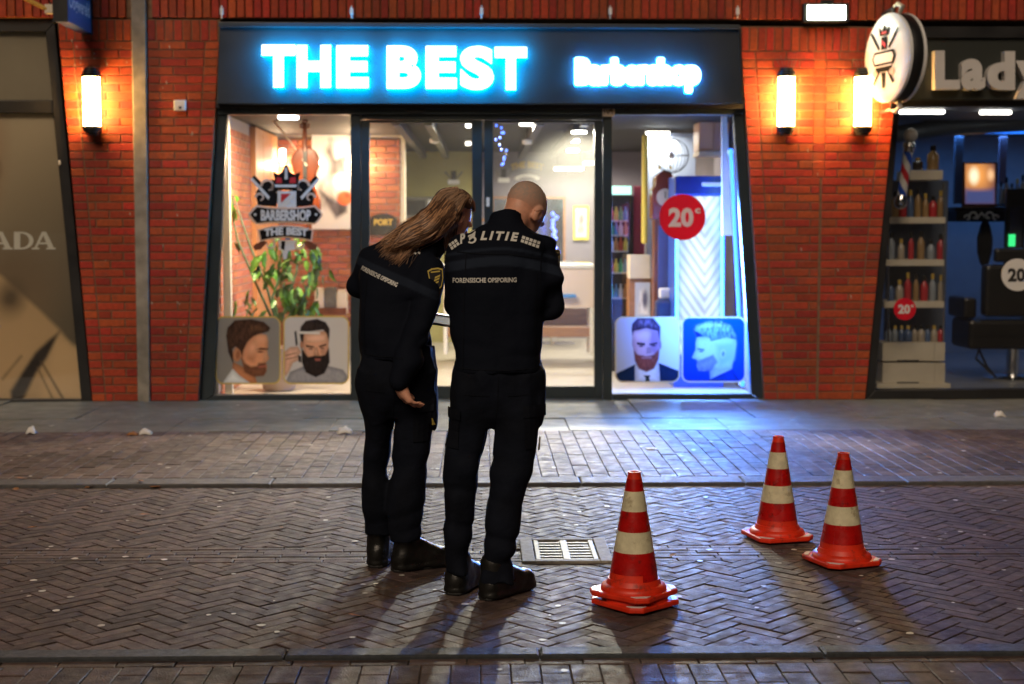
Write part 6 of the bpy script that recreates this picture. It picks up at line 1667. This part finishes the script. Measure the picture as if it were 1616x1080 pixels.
# ---------------------------------------------------------------- bald officer
YM = ground(765, 935).y
p_ = lambda px, py, d=0.0: np.array(atY(px, py, YM + d))
BL_, BR_ = ground(722, 941), ground(778, 950)          # ankles of the bald officer
BL_.y += .055; BR_.y += .055
def man():
    legL = levels([(585, 716, 790, 0, .115), (610, 714, 789, .0, .12), (645, 711, 781, 0, .112), (684, 706, 772, .005, .102), (722, 702, 761, .01, .092), (760, 700, 753, .012, .082), (800, 698, 749, .005, .074), (836, 696, 747, .0, .072), (870, 697, 746, -.005, .072), (900, 698, 746, -.01, .078), (909, 698, 748, -.01, .08)], YM)
    legR = levels([(585, 784, 856, 0, .115), (610, 785, 858, .0, .12), (645, 781, 857, 0, .112), (684, 777, 851, .005, .102), (722, 776, 841, .01, .092), (760, 773, 829, .012, .082), (800, 769, 823, .0, .074), (836, 766, 819, -.01, .072), (870, 763, 815, -.02, .072), (904, 760, 812, -.03, .078), (915, 759, 812, -.03, .08)], YM)
    def reach(lg, y1):
        z0 = max(r_[0] for r_ in lg); out = []
        for z, cx, cy, rx, ry in lg:
            k = 1 - z / z0; out.append((z, cx, cy * (1 - k) + y1 * k, rx, ry))
        return out
    legL = reach(legL, BL_.y); legR = reach(legR, BR_.y)
    hip = levels([(560, 718, 853, 0, .12), (590, 714, 858, 0, .125), (625, 713, 858, 0, .122), (655, 714, 855, 0, .105), (676, 722, 846, 0, .07)], YM)
    def f_tr(P):
        d = smin(smin(loft(P, legL, 2.2), loft(P, legR, 2.2), .012), loft(P, hip, 2.3), .02)
        def wr(P):
            z = P[:, 2]; low = np.clip((.42 - z) / .3, 0, 1) + np.exp(-((z - .50) / .08) ** 2) * .7
            return ridge(P + .03 * np.sin(P[:, [1, 2, 0]] * 9), .017, (4, 4, 13), 4) * low + folds(P, .022, 8, 8, 6, 8) + ridge(P, .008, (11, 11, 3.4), 17) * np.clip((z - .35) * 3, 0, 1)
        d = near(d, P, wr)
        # cargo pockets
        c = p_(852, 640, .0); d = smin(d, ell(P, c, (.02, .075, .085)), .015)
        return d * .8
    lo, hi = p_(660, 935, -.3), p_(900, 560, .3); lo[1], hi[1] = YM - .25, YM + .25; lo[2] = .03
    V, Q = surface(f_tr, lo, hi, .0085)
    torso = levels([(350, 764, 822, .085, .062), (360, 745, 838, .075, .085), (372, 727, 858, .065, .105), (390, 716, 868, .055, .125), (416, 712, 869, .045, .138), (450, 712, 867, .035, .142), (490, 713, 862, .025, .138), (530, 712, 857, .015, .135), (565, 714, 856, .005, .138), (580, 714.5, 855.5, 0, .138), (588, 716, 855, 0, .137)], YM)
    sR, eR, hR = p_(864, 388, .07), p_(873, 487, .05), p_(826, 462, .34)
    sL, eL, hL = p_(728, 392, .09), p_(726, 480, .12), p_(752, 466, .36)
    def f_ja(P):
        d = loft(P, torso, 2.3)
        d = smin(d, chain(P, [(sR, .056), ((sR + eR) / 2 + np.array((.004, -.012, 0)), .058), (eR, .053), ((eR * .45 + hR * .55), .05), (hR, .042)], .03), .035)
        d = smin(d, chain(P, [(sL, .055), (eL, .052), (hL, .042)], .03), .04)
        c0, c1 = p_(795, 366, .085), p_(799, 336, .115); qc = P.copy(); 
        col = np.maximum(cone_(P, c0, c1, .082, .078), (P - c1) @ ((c1 - c0) / np.linalg.norm(c1 - c0)))
        d = smin(d, col, .03)
        d = np.maximum(d, -cone_(P, p_(801, 346, .122), p_(808, 310, .155), .058, .066))
        def wr(P):
            z = P[:, 2]; arm = np.clip((P[:, 0] - sR[0] + .035) / .03, 0, 1) * (z > 1.0)
            return folds(P, .018, 6, 6, 6, 30) + ridge(P + .03 * np.sin(P[:, [1, 2, 0]] * 8), .010, (5, 5, 12), 33) * (arm * 1.0 + .45 * np.clip((1.22 - z) * 5, 0, 1)) + ridge(P, .006, (9, 9, 4), 40) * .8
        d = near(d, P, wr)
        hem = np.exp(-((P[:, 2] - torso_hem) / .016) ** 2) * .004
        return (d - hem) * .85
    torso_hem = p_(790, 583)[2]
    lo, hi = p_(680, 600), p_(930, 322); lo[1], hi[1] = YM - .2, YM + .48
    VJ, QJ = surface(f_ja, lo, hi, .0075)
    # body under the clothes, head, hands: one surface
    hc = p_(829, 334, .195); HM = frame_of(R(42), R(42), R(6))
    def f_bo(P):
        d = local(P, hc, .26, lambda q: head_f(q, hc, HM, 1.02))
        neck = cone_(P, hc + HM @ np.array((0, -.035, -.03)), p_(800, 372, .08), .055, .062)
        d = smin(d, neck, .03)
        d = smin(d, chain(P, [(p_(800, 372, .08), .05), (p_(790, 430, .05), .08), (p_(787, 520, .02), .08), (p_(787, 590, 0), .07)], .03), .02)
        for s_, e_, h_ in ((sR, eR, hR), (sL, eL, hL)): d = smin(d, chain(P, [(p_(795, 398, .06), .03), (s_ + np.array((0, 0, -.02)), .026), (e_, .028), (h_, .027)], .02), .02)
        for lg in (legL, legR): 
            pts = [(np.array((r_[1], r_[2], r_[0])), .036) for r_ in lg[2::3]] 
            d = smin(d, chain(P, [(p_(787, 590, 0), .06)] + pts, .02), .02)
        d = smin(d, local(P, hR, .26, lambda q: hand_f(q, hR, (-.5, .75, .25), (-.6, -.5, .2), 1, .55)), .012)
        d = smin(d, local(P, hL, .26, lambda q: hand_f(q, hL, (.5, .75, .25), (.6, -.5, .2), -1, .55)), .012)
        return d
    lo, hi = p_(670, 935), p_(920, 280); lo[1], hi[1] = YM - .16, YM + .56; lo[2] = .05; hi[2] = 1.80
    VB, QB = surface(f_bo, lo, hi, .008)
    t = obj_np('person', VB, QB, M['skin'])
    tag(t, 'officer with close-cropped grey hair in dark police jacket, head bowed, back to camera', 'person')
    obj_np('trousers', V, Q, M['trouser'], t)
    # jacket with its two broad grey stripes
    xc = p_(790, 420)[0]
    zb = lambda py: p_(790, py)[2]
    x_, z_ = VJ[:, 0] - xc, VJ[:, 2]
    zz = z_ + np.clip(np.abs(x_) - .02, 0, 1) ** 1.5 * .42 * (x_ > 0) + np.clip(np.abs(x_) - .02, 0, 1) ** 1.5 * .30 * (x_ <= 0)
    b = np.zeros(len(VJ))
    for a0, a1, k in ((zb(389), zb(396), .9), (zb(403), zb(420), 1.0)): b = np.maximum(b, k * np.clip((a0 - zz) / .006, 0, 1) * np.clip((zz - a1) / .006, 0, 1))
    b *= (VJ[:, 1] < YM + .12)
    base = np.array((.0038, .0056, .0115)); st = np.array((.014, .020, .034))
    J = obj_np('jacket', VJ, QJ, M['jacket'], t, True, {'col': base + (st - base) * b[:, None]})
    bv = BVHTree.FromPolygons([tuple(v) for v in VJ], [tuple(q) for q in QJ])
    X = lambda px, py: (p_(px, py)[0], p_(px, py)[2])
    T = lambda *a, **k: project_text(*a, bvh=bv, parent=J, dy=YM - .6, **k)
    T('P', X(727, 386.5), X(737, 384), .040, m=M['reflect'], name='lettering', shear=.3, offset=.045)
    T('', X(739, 387), X(757, 382.5), .050, m=M['reflect'], name='police_emblem', polys=emblem_polys())
    T('LITIE', X(758, 380), X(818, 382.5), .036, m=M['reflect'], name='lettering', shear=.25, offset=.05, arc=.003, track=.22)
    T('', X(820, 383), X(849, 393), .030, m=M['reflect'], name='check_strip', polys=checks(0, 0, 1, 1, 5, 2))
    T('', X(714, 396), X(727, 387), .030, m=M['reflect'], name='check_strip', polys=checks(0, 0, 1, 1, 3, 2))
    T('FORENSISCHE OPSPORING', X(716, 445.5), X(814, 444.5), .0195, m=M['reflect'], name='lettering', offset=.022)
    q = p_(880, 410, .0); h = bv.ray_cast(Vector((q[0] + .3, q[1] + .02, q[2])), Vector((-1, .25, 0)))
    if h[0] is not None: patch(J, h[0] + Vector((.002, -.001, 0)), (1, -.45, .1), (0, 0, 1), M['yellow_print'], M['ink'])
    # hair: close cropped shell
    def f_ha(P):
        qd = (P - hc) @ HM
        d = head_f(P, hc, HM, 1.02) - .0025
        cut = .022 - qd[:, 2] * .75 + qd[:, 1] * .45 + .018 * vnoise(P * 60, 3)
        return np.maximum(d, cut - .024)
    lo, hi = hc - .15, hc + .15
    VH, QH = surface(f_ha, lo, hi, .0042)
    qh = (VH - hc) @ HM; ct = .022 - qh[:, 2] * .75 + qh[:, 1] * .45 - .024 + .012 * vnoise(VH * 40, 5); k = np.clip(-ct / .065, 0, 1) ** .9
    k = k * (.55 + .65 * vnoise(VH * 190, 6)) * (.8 + .4 * vnoise(VH * 30, 9))
    obj_np('hair', VH, QH, mat('cropped_grey_hair', (1, 1, 1), .7, attr='col', bump=.25, bscale=500), t, True, {'col': np.array((.65, .325, .216)) * (1 - k[:, None]) + np.array((.36, .28, .23)) * k[:, None]})
    for g, ang, L in ((BL_, R(22), .28), (BR_, R(42), .285)):
        fb = lambda P, g=g, ang=ang, L=L: boot_f(P, (g.x, g.y), ang, L, .15) + folds(P, .004, 20, 20, 20, 3)
        VB_, QB_ = surface(fb, (g.x - .2, g.y - .2, 0), (g.x + .35, g.y + .38, .28), .007)
        bo = obj_np('boot', VB_, QB_, M['boot'], t); sole_mesh((g.x, g.y), ang, L).build('sole', M['sole'], bo, bevel=.004)
    for pts in ([(736, 400), (733, 470), (731, 580)], [(846, 430), (843, 500), (842, 580)], [(861, 372), (853, 405), (851, 445), (856, 500)], [(716, 577), (750, 579), (800, 580), (855, 577)], [(722, 398), (760, 401), (800, 401), (850, 408)]):
        seam(pts, X, bv, J, YM - .6)
    VT = BVHTree.FromPolygons([tuple(v) for v in V], [tuple(q) for q in Q])
    TRm = t.children[0]
    pocket([(826, 646), (855, 644), (856, 700), (827, 703)], X, VT, TRm, YM - .6, 'cargo_pocket'); pocket([(824, 636), (857, 634), (857, 652), (824, 654)], X, VT, TRm, YM - .6, 'pocket_flap', .010)
    pocket([(706, 650), (726, 650), (724, 704), (704, 702)], X, VT, TRm, YM - .6, 'cargo_pocket'); pocket([(705, 640), (728, 640), (728, 657), (705, 657)], X, VT, TRm, YM - .6, 'pocket_flap', .010)
    for pts in ([(786, 590), (784, 640), (777, 682)], [(733, 618), (772, 620)], [(800, 620), (838, 618)]):
        seam(pts, X, VT, TRm, YM - .6)
    for px in (843, 849):
        project_text('', X(px, 706), X(px + 3, 706), .055, polys=[[(0, 0), (.9, 0), (1.5, 1), (.6, 1)]], bvh=VT, m=M['yellow_print'], parent=TRm, dy=YM - .6, name='pocket_mark', lift=.014)
man()
# ---------------------------------------------------------------- long-haired officer
WL_, WR_ = ground(596, 897), ground(638, 905); WL_.y += .05; WR_.y += .05
YW = ground(632, 903).y
w_ = lambda px, py, d=0.0: np.array(atY(px, py, YW + d))
def woman():
    def reach(lg, y1):
        z0 = max(r_[0] for r_ in lg)
        return [(z, cx, cy * (z / z0) + y1 * (1 - z / z0), rx, ry) for z, cx, cy, rx, ry in lg]
    legL = reach(levels([(585, 568, 630, 0, .11), (640, 569, 626, 0, .105), (684, 572, 622, .005, .095), (722, 571, 616, .008, .085), (760, 570, 612, .01, .078), (800, 571, 615, 0, .074), (836, 572, 618, 0, .076), (851, 573, 618, 0, .08)], YW), WL_.y)
    legR = reach(levels([(585, 626, 689, 0, .11), (640, 622, 685, 0, .105), (684, 618, 679, .005, .095), (722, 617, 674, .008, .086), (760, 616, 669, .01, .079), (800, 614, 666, 0, .075), (836, 613, 669, 0, .077), (857, 613, 669, 0, .08)], YW), WR_.y)
    hip = levels([(545, 571, 686, 0, .12), (580, 567, 689, 0, .125), (615, 567, 689, 0, .12), (645, 569, 686, 0, .10), (664, 576, 676, 0, .07)], YW)
    def f_tr(P):
        d = smin(smin(loft(P, legL, 2.2), loft(P, legR, 2.2), .012), loft(P, hip, 2.3), .02)
        def wr(P):
            z = P[:, 2]; low = np.clip((.40 - z) / .3, 0, 1) + np.exp(-((z - .48) / .08) ** 2) * .8
            return ridge(P + .03 * np.sin(P[:, [1, 2, 0]] * 9), .017, (4, 4, 13), 54) * low + folds(P, .022, 8, 8, 6, 58) + ridge(P, .008, (11, 11, 3.4), 57) * np.clip((z - .35) * 3, 0, 1)
        d = near(d, P, wr)
        d = smin(d, ell(P, w_(686, 650, 0), (.016, .07, .085)), .015)
        return d * .8
    lo, hi = w_(530, 905), w_(730, 535); lo[1], hi[1], lo[2] = YW - .25, YW + .25, .10
    V, Q = surface(f_tr, lo, hi, .0085)
    torso = levels([(567, 570, 684, 0, .128), (540, 566, 683, .01, .132), (516, 565, 681, .025, .134), (490, 564, 679, .045, .132), (460, 564, 678, .065, .130), (430, 566, 682, .09, .127), (410, 571, 690, .11, .122), (394, 580, 697, .13, .112), (382, 594, 702, .145, .098), (371, 612, 706, .16, .08), (362, 640, 708, .17, .06)], YW)
    sR, eR, hR = w_(680, 424, .03), w_(659, 528, -.11), w_(630, 602, -.17)
    sL, eL, hL = w_(584, 408, .12), w_(567, 450, .17), w_(652, 500, .40)
    hemz = w_(620, 562)[2]
    def f_ja(P):
        d = loft(P, torso, 2.2)
        d = smin(d, chain(P, [(sR, .064), (w_(673, 470, -.045), .067)], .03), .04)
        d = smin(d, chain(P, [(w_(673, 470, -.045), .067), (eR, .064), (w_(645, 566, -.145), .060), (hR, .044)], .03), .010)
        d = smin(d, chain(P, [(sL, .058), (eL, .055), (hL, .044)], .03), .035)
        c0, c1 = w_(672, 392, .15), w_(692, 364, .19)
        d = smin(d, np.maximum(cone_(P, c0, c1, .075, .070), (P - c1) @ ((c1 - c0) / np.linalg.norm(c1 - c0))), .03)
        d = np.maximum(d, -cone_(P, w_(690, 372, .19), w_(704, 345, .22), .058, .066))
        def wr(P):
            z = P[:, 2]; arm = np.exp(-(cone_(P, sR, eR, .06, .06) / .05).clip(0, 9)) + np.exp(-(cone_(P, eR, hR, .06, .05) / .04).clip(0, 9))
            return folds(P, .018, 6, 6, 6, 70) + ridge(P + .03 * np.sin(P[:, [1, 2, 0]] * 8), .010, (5, 5, 12), 73) * (arm * .9 + .4 * np.clip((1.15 - z) * 5, 0, 1)) + ridge(P, .006, (9, 9, 4), 79) * .8
        return near(d, P, wr) * .85
    lo, hi = w_(520, 620), w_(740, 345); lo[1], hi[1] = YW - .28, YW + .52
    VJ, QJ = surface(f_ja, lo, hi, .0075)
    hc = w_(713, 342, .225); HM = frame_of(R(56), R(34), R(4))
    def f_bo(P):
        d = local(P, hc, .26, lambda q: head_f(q, hc, HM, .97))
        d = smin(d, cone_(P, hc + HM @ np.array((0, -.03, -.03)), w_(676, 388, .15), .048, .055), .03)
        d = smin(d, chain(P, [(w_(676, 392, .14), .045), (w_(636, 440, .08), .075), (w_(628, 520, .02), .075), (w_(628, 585, 0), .065)], .03), .02)
        for s_, e_, h_ in ((sR, eR, hR), (sL, eL, hL)): d = smin(d, chain(P, [(w_(640, 420, .10), .03), (s_ + np.array((0, 0, -.02)), .028), (e_, .028), (h_, .025)], .02), .02)
        for lg in (legL, legR):
            pts = [(np.array((r_[1], r_[2], r_[0])), .034) for r_ in lg[2::2]] 
            d = smin(d, chain(P, [(w_(628, 585, 0), .055)] + pts, .02), .02)
        d = smin(d, local(P, hR, .26, lambda q: hand_f(q, w_(629, 606, -.17), (.42, .05, -.75), (.75, .25, .35), -1, .55, 1.0)), .012)
        d = smin(d, local(P, hL, .26, lambda q: hand_f(q, hL, (.75, .55, -.05), (0, .1, 1), -1, .35, .93)), .012)
        return d
    lo, hi = w_(535, 900), w_(775, 285); lo[1], hi[1], lo[2], hi[2] = YW - .32, YW + .62, .08, w_(700, 285, .25)[2] + .03
    VB, QB = surface(f_bo, lo, hi, .0075)
    t = obj_np('person', VB, QB, M['skin'])
    tag(t, 'officer with long brown hair in dark jacket leaning over a clipboard, back to camera', 'person')
    TR = obj_np('trousers', V, Q, M['trouser'], t)
    base = np.array((.0038, .0056, .0115)); st = np.array((.012, .017, .029))
    xs, zs = VJ[:, 0] - w_(620, 430)[0], VJ[:, 2]; zz = zs + xs * .42
    b = np.clip((w_(620, 428)[2] - zz) / .006, 0, 1) * np.clip((zz - w_(620, 444)[2]) / .006, 0, 1) * (VJ[:, 1] < YW + .1)
    J = obj_np('jacket', VJ, QJ, M['jacket'], t, True, {'col': base + (st - base) * b[:, None]})
    bv = BVHTree.FromPolygons([tuple(v) for v in VJ], [tuple(q) for q in QJ])
    X = lambda px, py: (w_(px, py)[0], w_(px, py)[2])
    T = lambda *a, **k: project_text(*a, bvh=bv, parent=J, dy=YW - .6, **k)
    T('FORENSISCHE OPSPORING', X(569.5, 426.5), X(627, 453), .0195, m=M['reflect'], name='lettering', offset=.022)
    T('', X(643, 396), X(660, 406), .030, m=M['reflect'], name='check_strip', polys=checks(0, 0, 1, 1, 4, 3))
    T('', X(591, 373), X(604, 376), .018, m=M['reflect'], name='check_strip', polys=checks(0, 0, 1, 1, 3, 2))
    T('', X(606, 386), X(618, 388), .03, m=M['reflect'], name='police_emblem', polys=emblem_polys())
    q = w_(689, 440, 0); h = bv.ray_cast(Vector((q[0] + .25, YW - .5, q[2])), Vector((-.45, 1, 0)).normalized())
    h2 = bv.ray_cast(Vector((q[0] - .0, YW - .5, q[2])), Vector((0, 1, 0)))
    if h2[0] is not None: patch(J, h2[0] + Vector((0, -.004, 0)), Vector((.25, -1, .05)), (-.12, 0, 1), M['yellow_print'], M['ink'], .068, .098)
    T('', X(693, 385), X(699, 388), .05, m=mat('collar_lining', (.55, .26, .05), .6), name='collar_lining', polys=[[(0, 1), (.5, .9), (1.8, 0), (1.4, -.1)]])
    for g, ang, L in ((WL_, R(14), .265), (WR_, R(62), .28)):
        fb = lambda P, g=g, ang=ang, L=L: boot_f(P, (g.x, g.y), ang, L, .19) + folds(P, .004, 20, 20, 20, 3)
        VB_, QB_ = surface(fb, (g.x - .2, g.y - .2, 0), (g.x + .35, g.y + .38, .29), .007)
        bo = obj_np('boot', VB_, QB_, M['boot'], t); sole_mesh((g.x, g.y), ang, L).build('sole', M['sole'], bo, bevel=.004)
    # hair: a base mass and locks laid over it
    hb = BVHTree.FromPolygons([tuple(v) for v in VB], [tuple(q) for q in QB])
    def f_h(P):
        q = (P - hc) @ HM
        d = head_f(P, hc, HM, .97) - .012
        d = np.maximum(d, .35 * q[:, 1] - .62 * (q[:, 2] - .045) - .0)
        d = smin(d, chain(P, [(w_(700, 340, .17), .085), (w_(678, 358, .09), .068), (w_(650, 374, .04), .05), (w_(622, 390, .0), .022)], .04), .03)
        return d + ridge(P @ np.array([[.8, 0, .6], [0, 1, 0], [-.6, 0, .8]]).T, .006, (8, 30, 40), 91)
    lo, hi = w_(585, 420), w_(775, 285); lo[1], hi[1] = YW - .15, YW + .40
    VH, QH = surface(f_h, lo, hi, .007)
    M['hair'] = mat('brown_hair', (.09, .04, .02), .42, attr='col', spec=.5)
    HR = obj_np('hair', VH, QH, M['hair'], t, True, {'col': np.tile((.065, .033, .019), (len(VH), 1))})
    hv = BVHTree.FromPolygons([tuple(v) for v in VH], [tuple(q) for q in QH])
    SV, SF_, SCc = [], [], []
    def lock(c, r0, col):
        n = 26; pts = []
        cum = np.linspace(0, 1, len(c)); ts = np.linspace(0, 1, n)
        C_ = np.array(c)
        # Catmull-Rom resample
        P_ = []
        for u in ts:
            s_ = u * (len(C_) - 1); i = min(int(s_), len(C_) - 2); f_ = s_ - i
            p0, p1, p2, p3 = C_[max(i - 1, 0)], C_[i], C_[i + 1], C_[min(i + 2, len(C_) - 1)]
            P_.append(.5 * (2 * p1 + (p2 - p0) * f_ + (2 * p0 - 5 * p1 + 4 * p2 - p3) * f_ ** 2 + (3 * p1 - p0 - 3 * p2 + p3) * f_ ** 3))
        lay_ = random.uniform(.002, .012); ph = random.uniform(0, 6)
        for k, p in enumerate(P_):
            p = Vector(p); p.x += .004 * math.sin(ph + k * .5); p.z += .003 * math.cos(ph + k * .43)
            for bb in (hv, bv, hb):
                h = bb.ray_cast(Vector((p.x, YW - .7, p.z)), Vector((0, 1, 0)))
                if h[0] is not None and p.y > h[0].y - lay_: p.y = h[0].y - lay_
            pts.append(p)
        for k in range(1, n - 1): pts[k].y = (pts[k - 1].y + pts[k].y * 2 + pts[k + 1].y) / 4
        o = len(SV); m = 5
        for k, p in enumerate(pts):
            tg = (pts[min(k + 1, n - 1)] - pts[max(k - 1, 0)]).normalized(); a = tg.cross(Vector((0, 1, 0))).normalized(); b2 = a.cross(tg)
            rr = r0 * (1 - .85 * (k / (n - 1)) ** 2.2)
            for j in range(m):
                g = 2 * math.pi * j / m; SV.append(p + a * math.cos(g) * rr + b2 * math.sin(g) * rr * .5); SCc.append(col * (1 + .5 * k / n))
        for k in range(n - 1):
            for j in range(m): SF_.append((o + k * m + j, o + k * m + (j + 1) % m, o + (k + 1) * m + (j + 1) % m, o + (k + 1) * m + j))
    for k in range(640):
        u = random.random()                                     # 0 = upper outline of the mass, 1 = lower edge
        v = random.random()
        s0 = (716 + 20 * u + random.uniform(-5, 5), 297 + 12 * u + random.uniform(-2, 3))
        s1 = (697 + 20 * u + random.uniform(-6, 6), 303 + 38 * u + random.uniform(-3, 3))
        s2 = (671 + 20 * u + random.uniform(-5, 5), 335 + 38 * u + random.uniform(-3, 3))
        s3 = (636 + 24 * u + random.uniform(-6, 6), 356 + 32 * u + random.uniform(-4, 4))
        s4 = (601 + 28 * u + random.uniform(-10, 20), 387 + 20 * u + random.uniform(-13, 12))
        n_ = 5 if v < .72 else 4
        col = np.array((.080, .041, .023)) * random.uniform(.5, 1.5) if random.random() < .58 else np.array((.30, .165, .085)) * random.uniform(.7, 1.4)
        lock([w_(*s, .12) for s in (s0, s1, s2, s3, s4)[:n_]], random.uniform(.0022, .0052), col)
    for k in range(220):
        u = random.random()
        s = [(726 - 8 * u + random.uniform(-4, 4), 302 + 3 * u), (727 - 22 * u, 322 + 8 * u + random.uniform(-3, 3)), (722 - 20 * u, 352 + random.uniform(-3, 3)), (716 - 14 * u, 384 + random.uniform(-6, 6)), (711 - 8 * u, 412 + random.uniform(-14, 16))]
        col = np.array((.060, .030, .017)) * random.uniform(.6, 1.6) if random.random() < .75 else np.array((.20, .11, .058)) * random.uniform(.7, 1.3)
        lock([w_(*q, .17) for q in s[:5 if random.random() < .45 else 4]], random.uniform(.0022, .0048), col)
    for k in range(70):
        u = random.random(); j = lambda a: random.uniform(-a, a)
        s = [(716 + 18 * u + j(6), 298 + 12 * u), (697 + 20 * u + j(8), 303 + 38 * u + j(5)), (671 + 20 * u + j(8), 335 + 38 * u + j(6)), (636 + 26 * u + j(10), 357 + 33 * u + j(7)), (604 + 34 * u + j(14), 390 + 20 * u + j(15))]
        lock([w_(*q, .11) for q in s], random.uniform(.0011, .002), np.array((.26, .15, .08)) * random.uniform(.4, 1.4))
    for k in range(90):
        u = random.random()
        s = [(722 + 10 * u + random.uniform(-4, 4), 299 + 8 * u), (736 + 4 * u, 305 + 8 * u), (745 + random.uniform(-2, 2), 318 + 6 * u), (748 + random.uniform(-2, 2), 328 + 8 * u)]
        lock([w_(*q, .24) for q in s], random.uniform(.002, .004), np.array((.075, .032, .015)) * random.uniform(.6, 1.8))
    tag(obj_np('hair_locks', SV, SF_, M['hair'], HR, True, {'col': np.array(SCc)}), kind='stuff')
    # clipboard with sheets held over her left forearm
    c = w_(694, 507, .34)
    rt = (Matrix.Rotation(R(8), 3, 'Y') @ Matrix.Rotation(R(3), 3, 'X') @ Matrix.Rotation(R(-8), 3, 'Z'))
    cb = thing('clipboard', 'white paper clipboard held between the two officers', 'clipboard', c)
    MB().box(Vector(c), (.235, .30, .006), rt).build('board', M['ink'], cb)
    MB().box(Vector(c) + rt @ Vector((0, -.005, .006)), (.24, .305, .006), rt).build('sheets', M['paper'], cb)
    MB().box(Vector(c) + rt @ Vector((0, .15, .012)), (.10, .02, .008), rt).build('clip', M['chrome'], cb)
    VT = BVHTree.FromPolygons([tuple(v) for v in V], [tuple(q) for q in Q])
    pocket([(655, 640), (684, 638), (682, 692), (653, 694)], X, VT, TR, YW - .6, 'cargo_pocket'); pocket([(654, 630), (686, 628), (686, 645), (654, 648)], X, VT, TR, YW - .6, 'pocket_flap', .010)
    for pts in ([(628, 580), (624, 630), (620, 664)], [(580, 612), (610, 614)]): seam(pts, X, VT, TR, YW - .6)
    for pts in ([(572, 556), (600, 559), (640, 560)], [(580, 440), (576, 500), (578, 556)]): seam(pts, X, bv, J, YW - .6)
    project_text('', X(683, 668), X(687, 667), .03, polys=[[(0, 0), (1, 0), (1, 1), (0, 1)]], bvh=VT, m=M['yellow_print'], parent=TR, dy=YW - .6, name='pocket_mark')
woman()
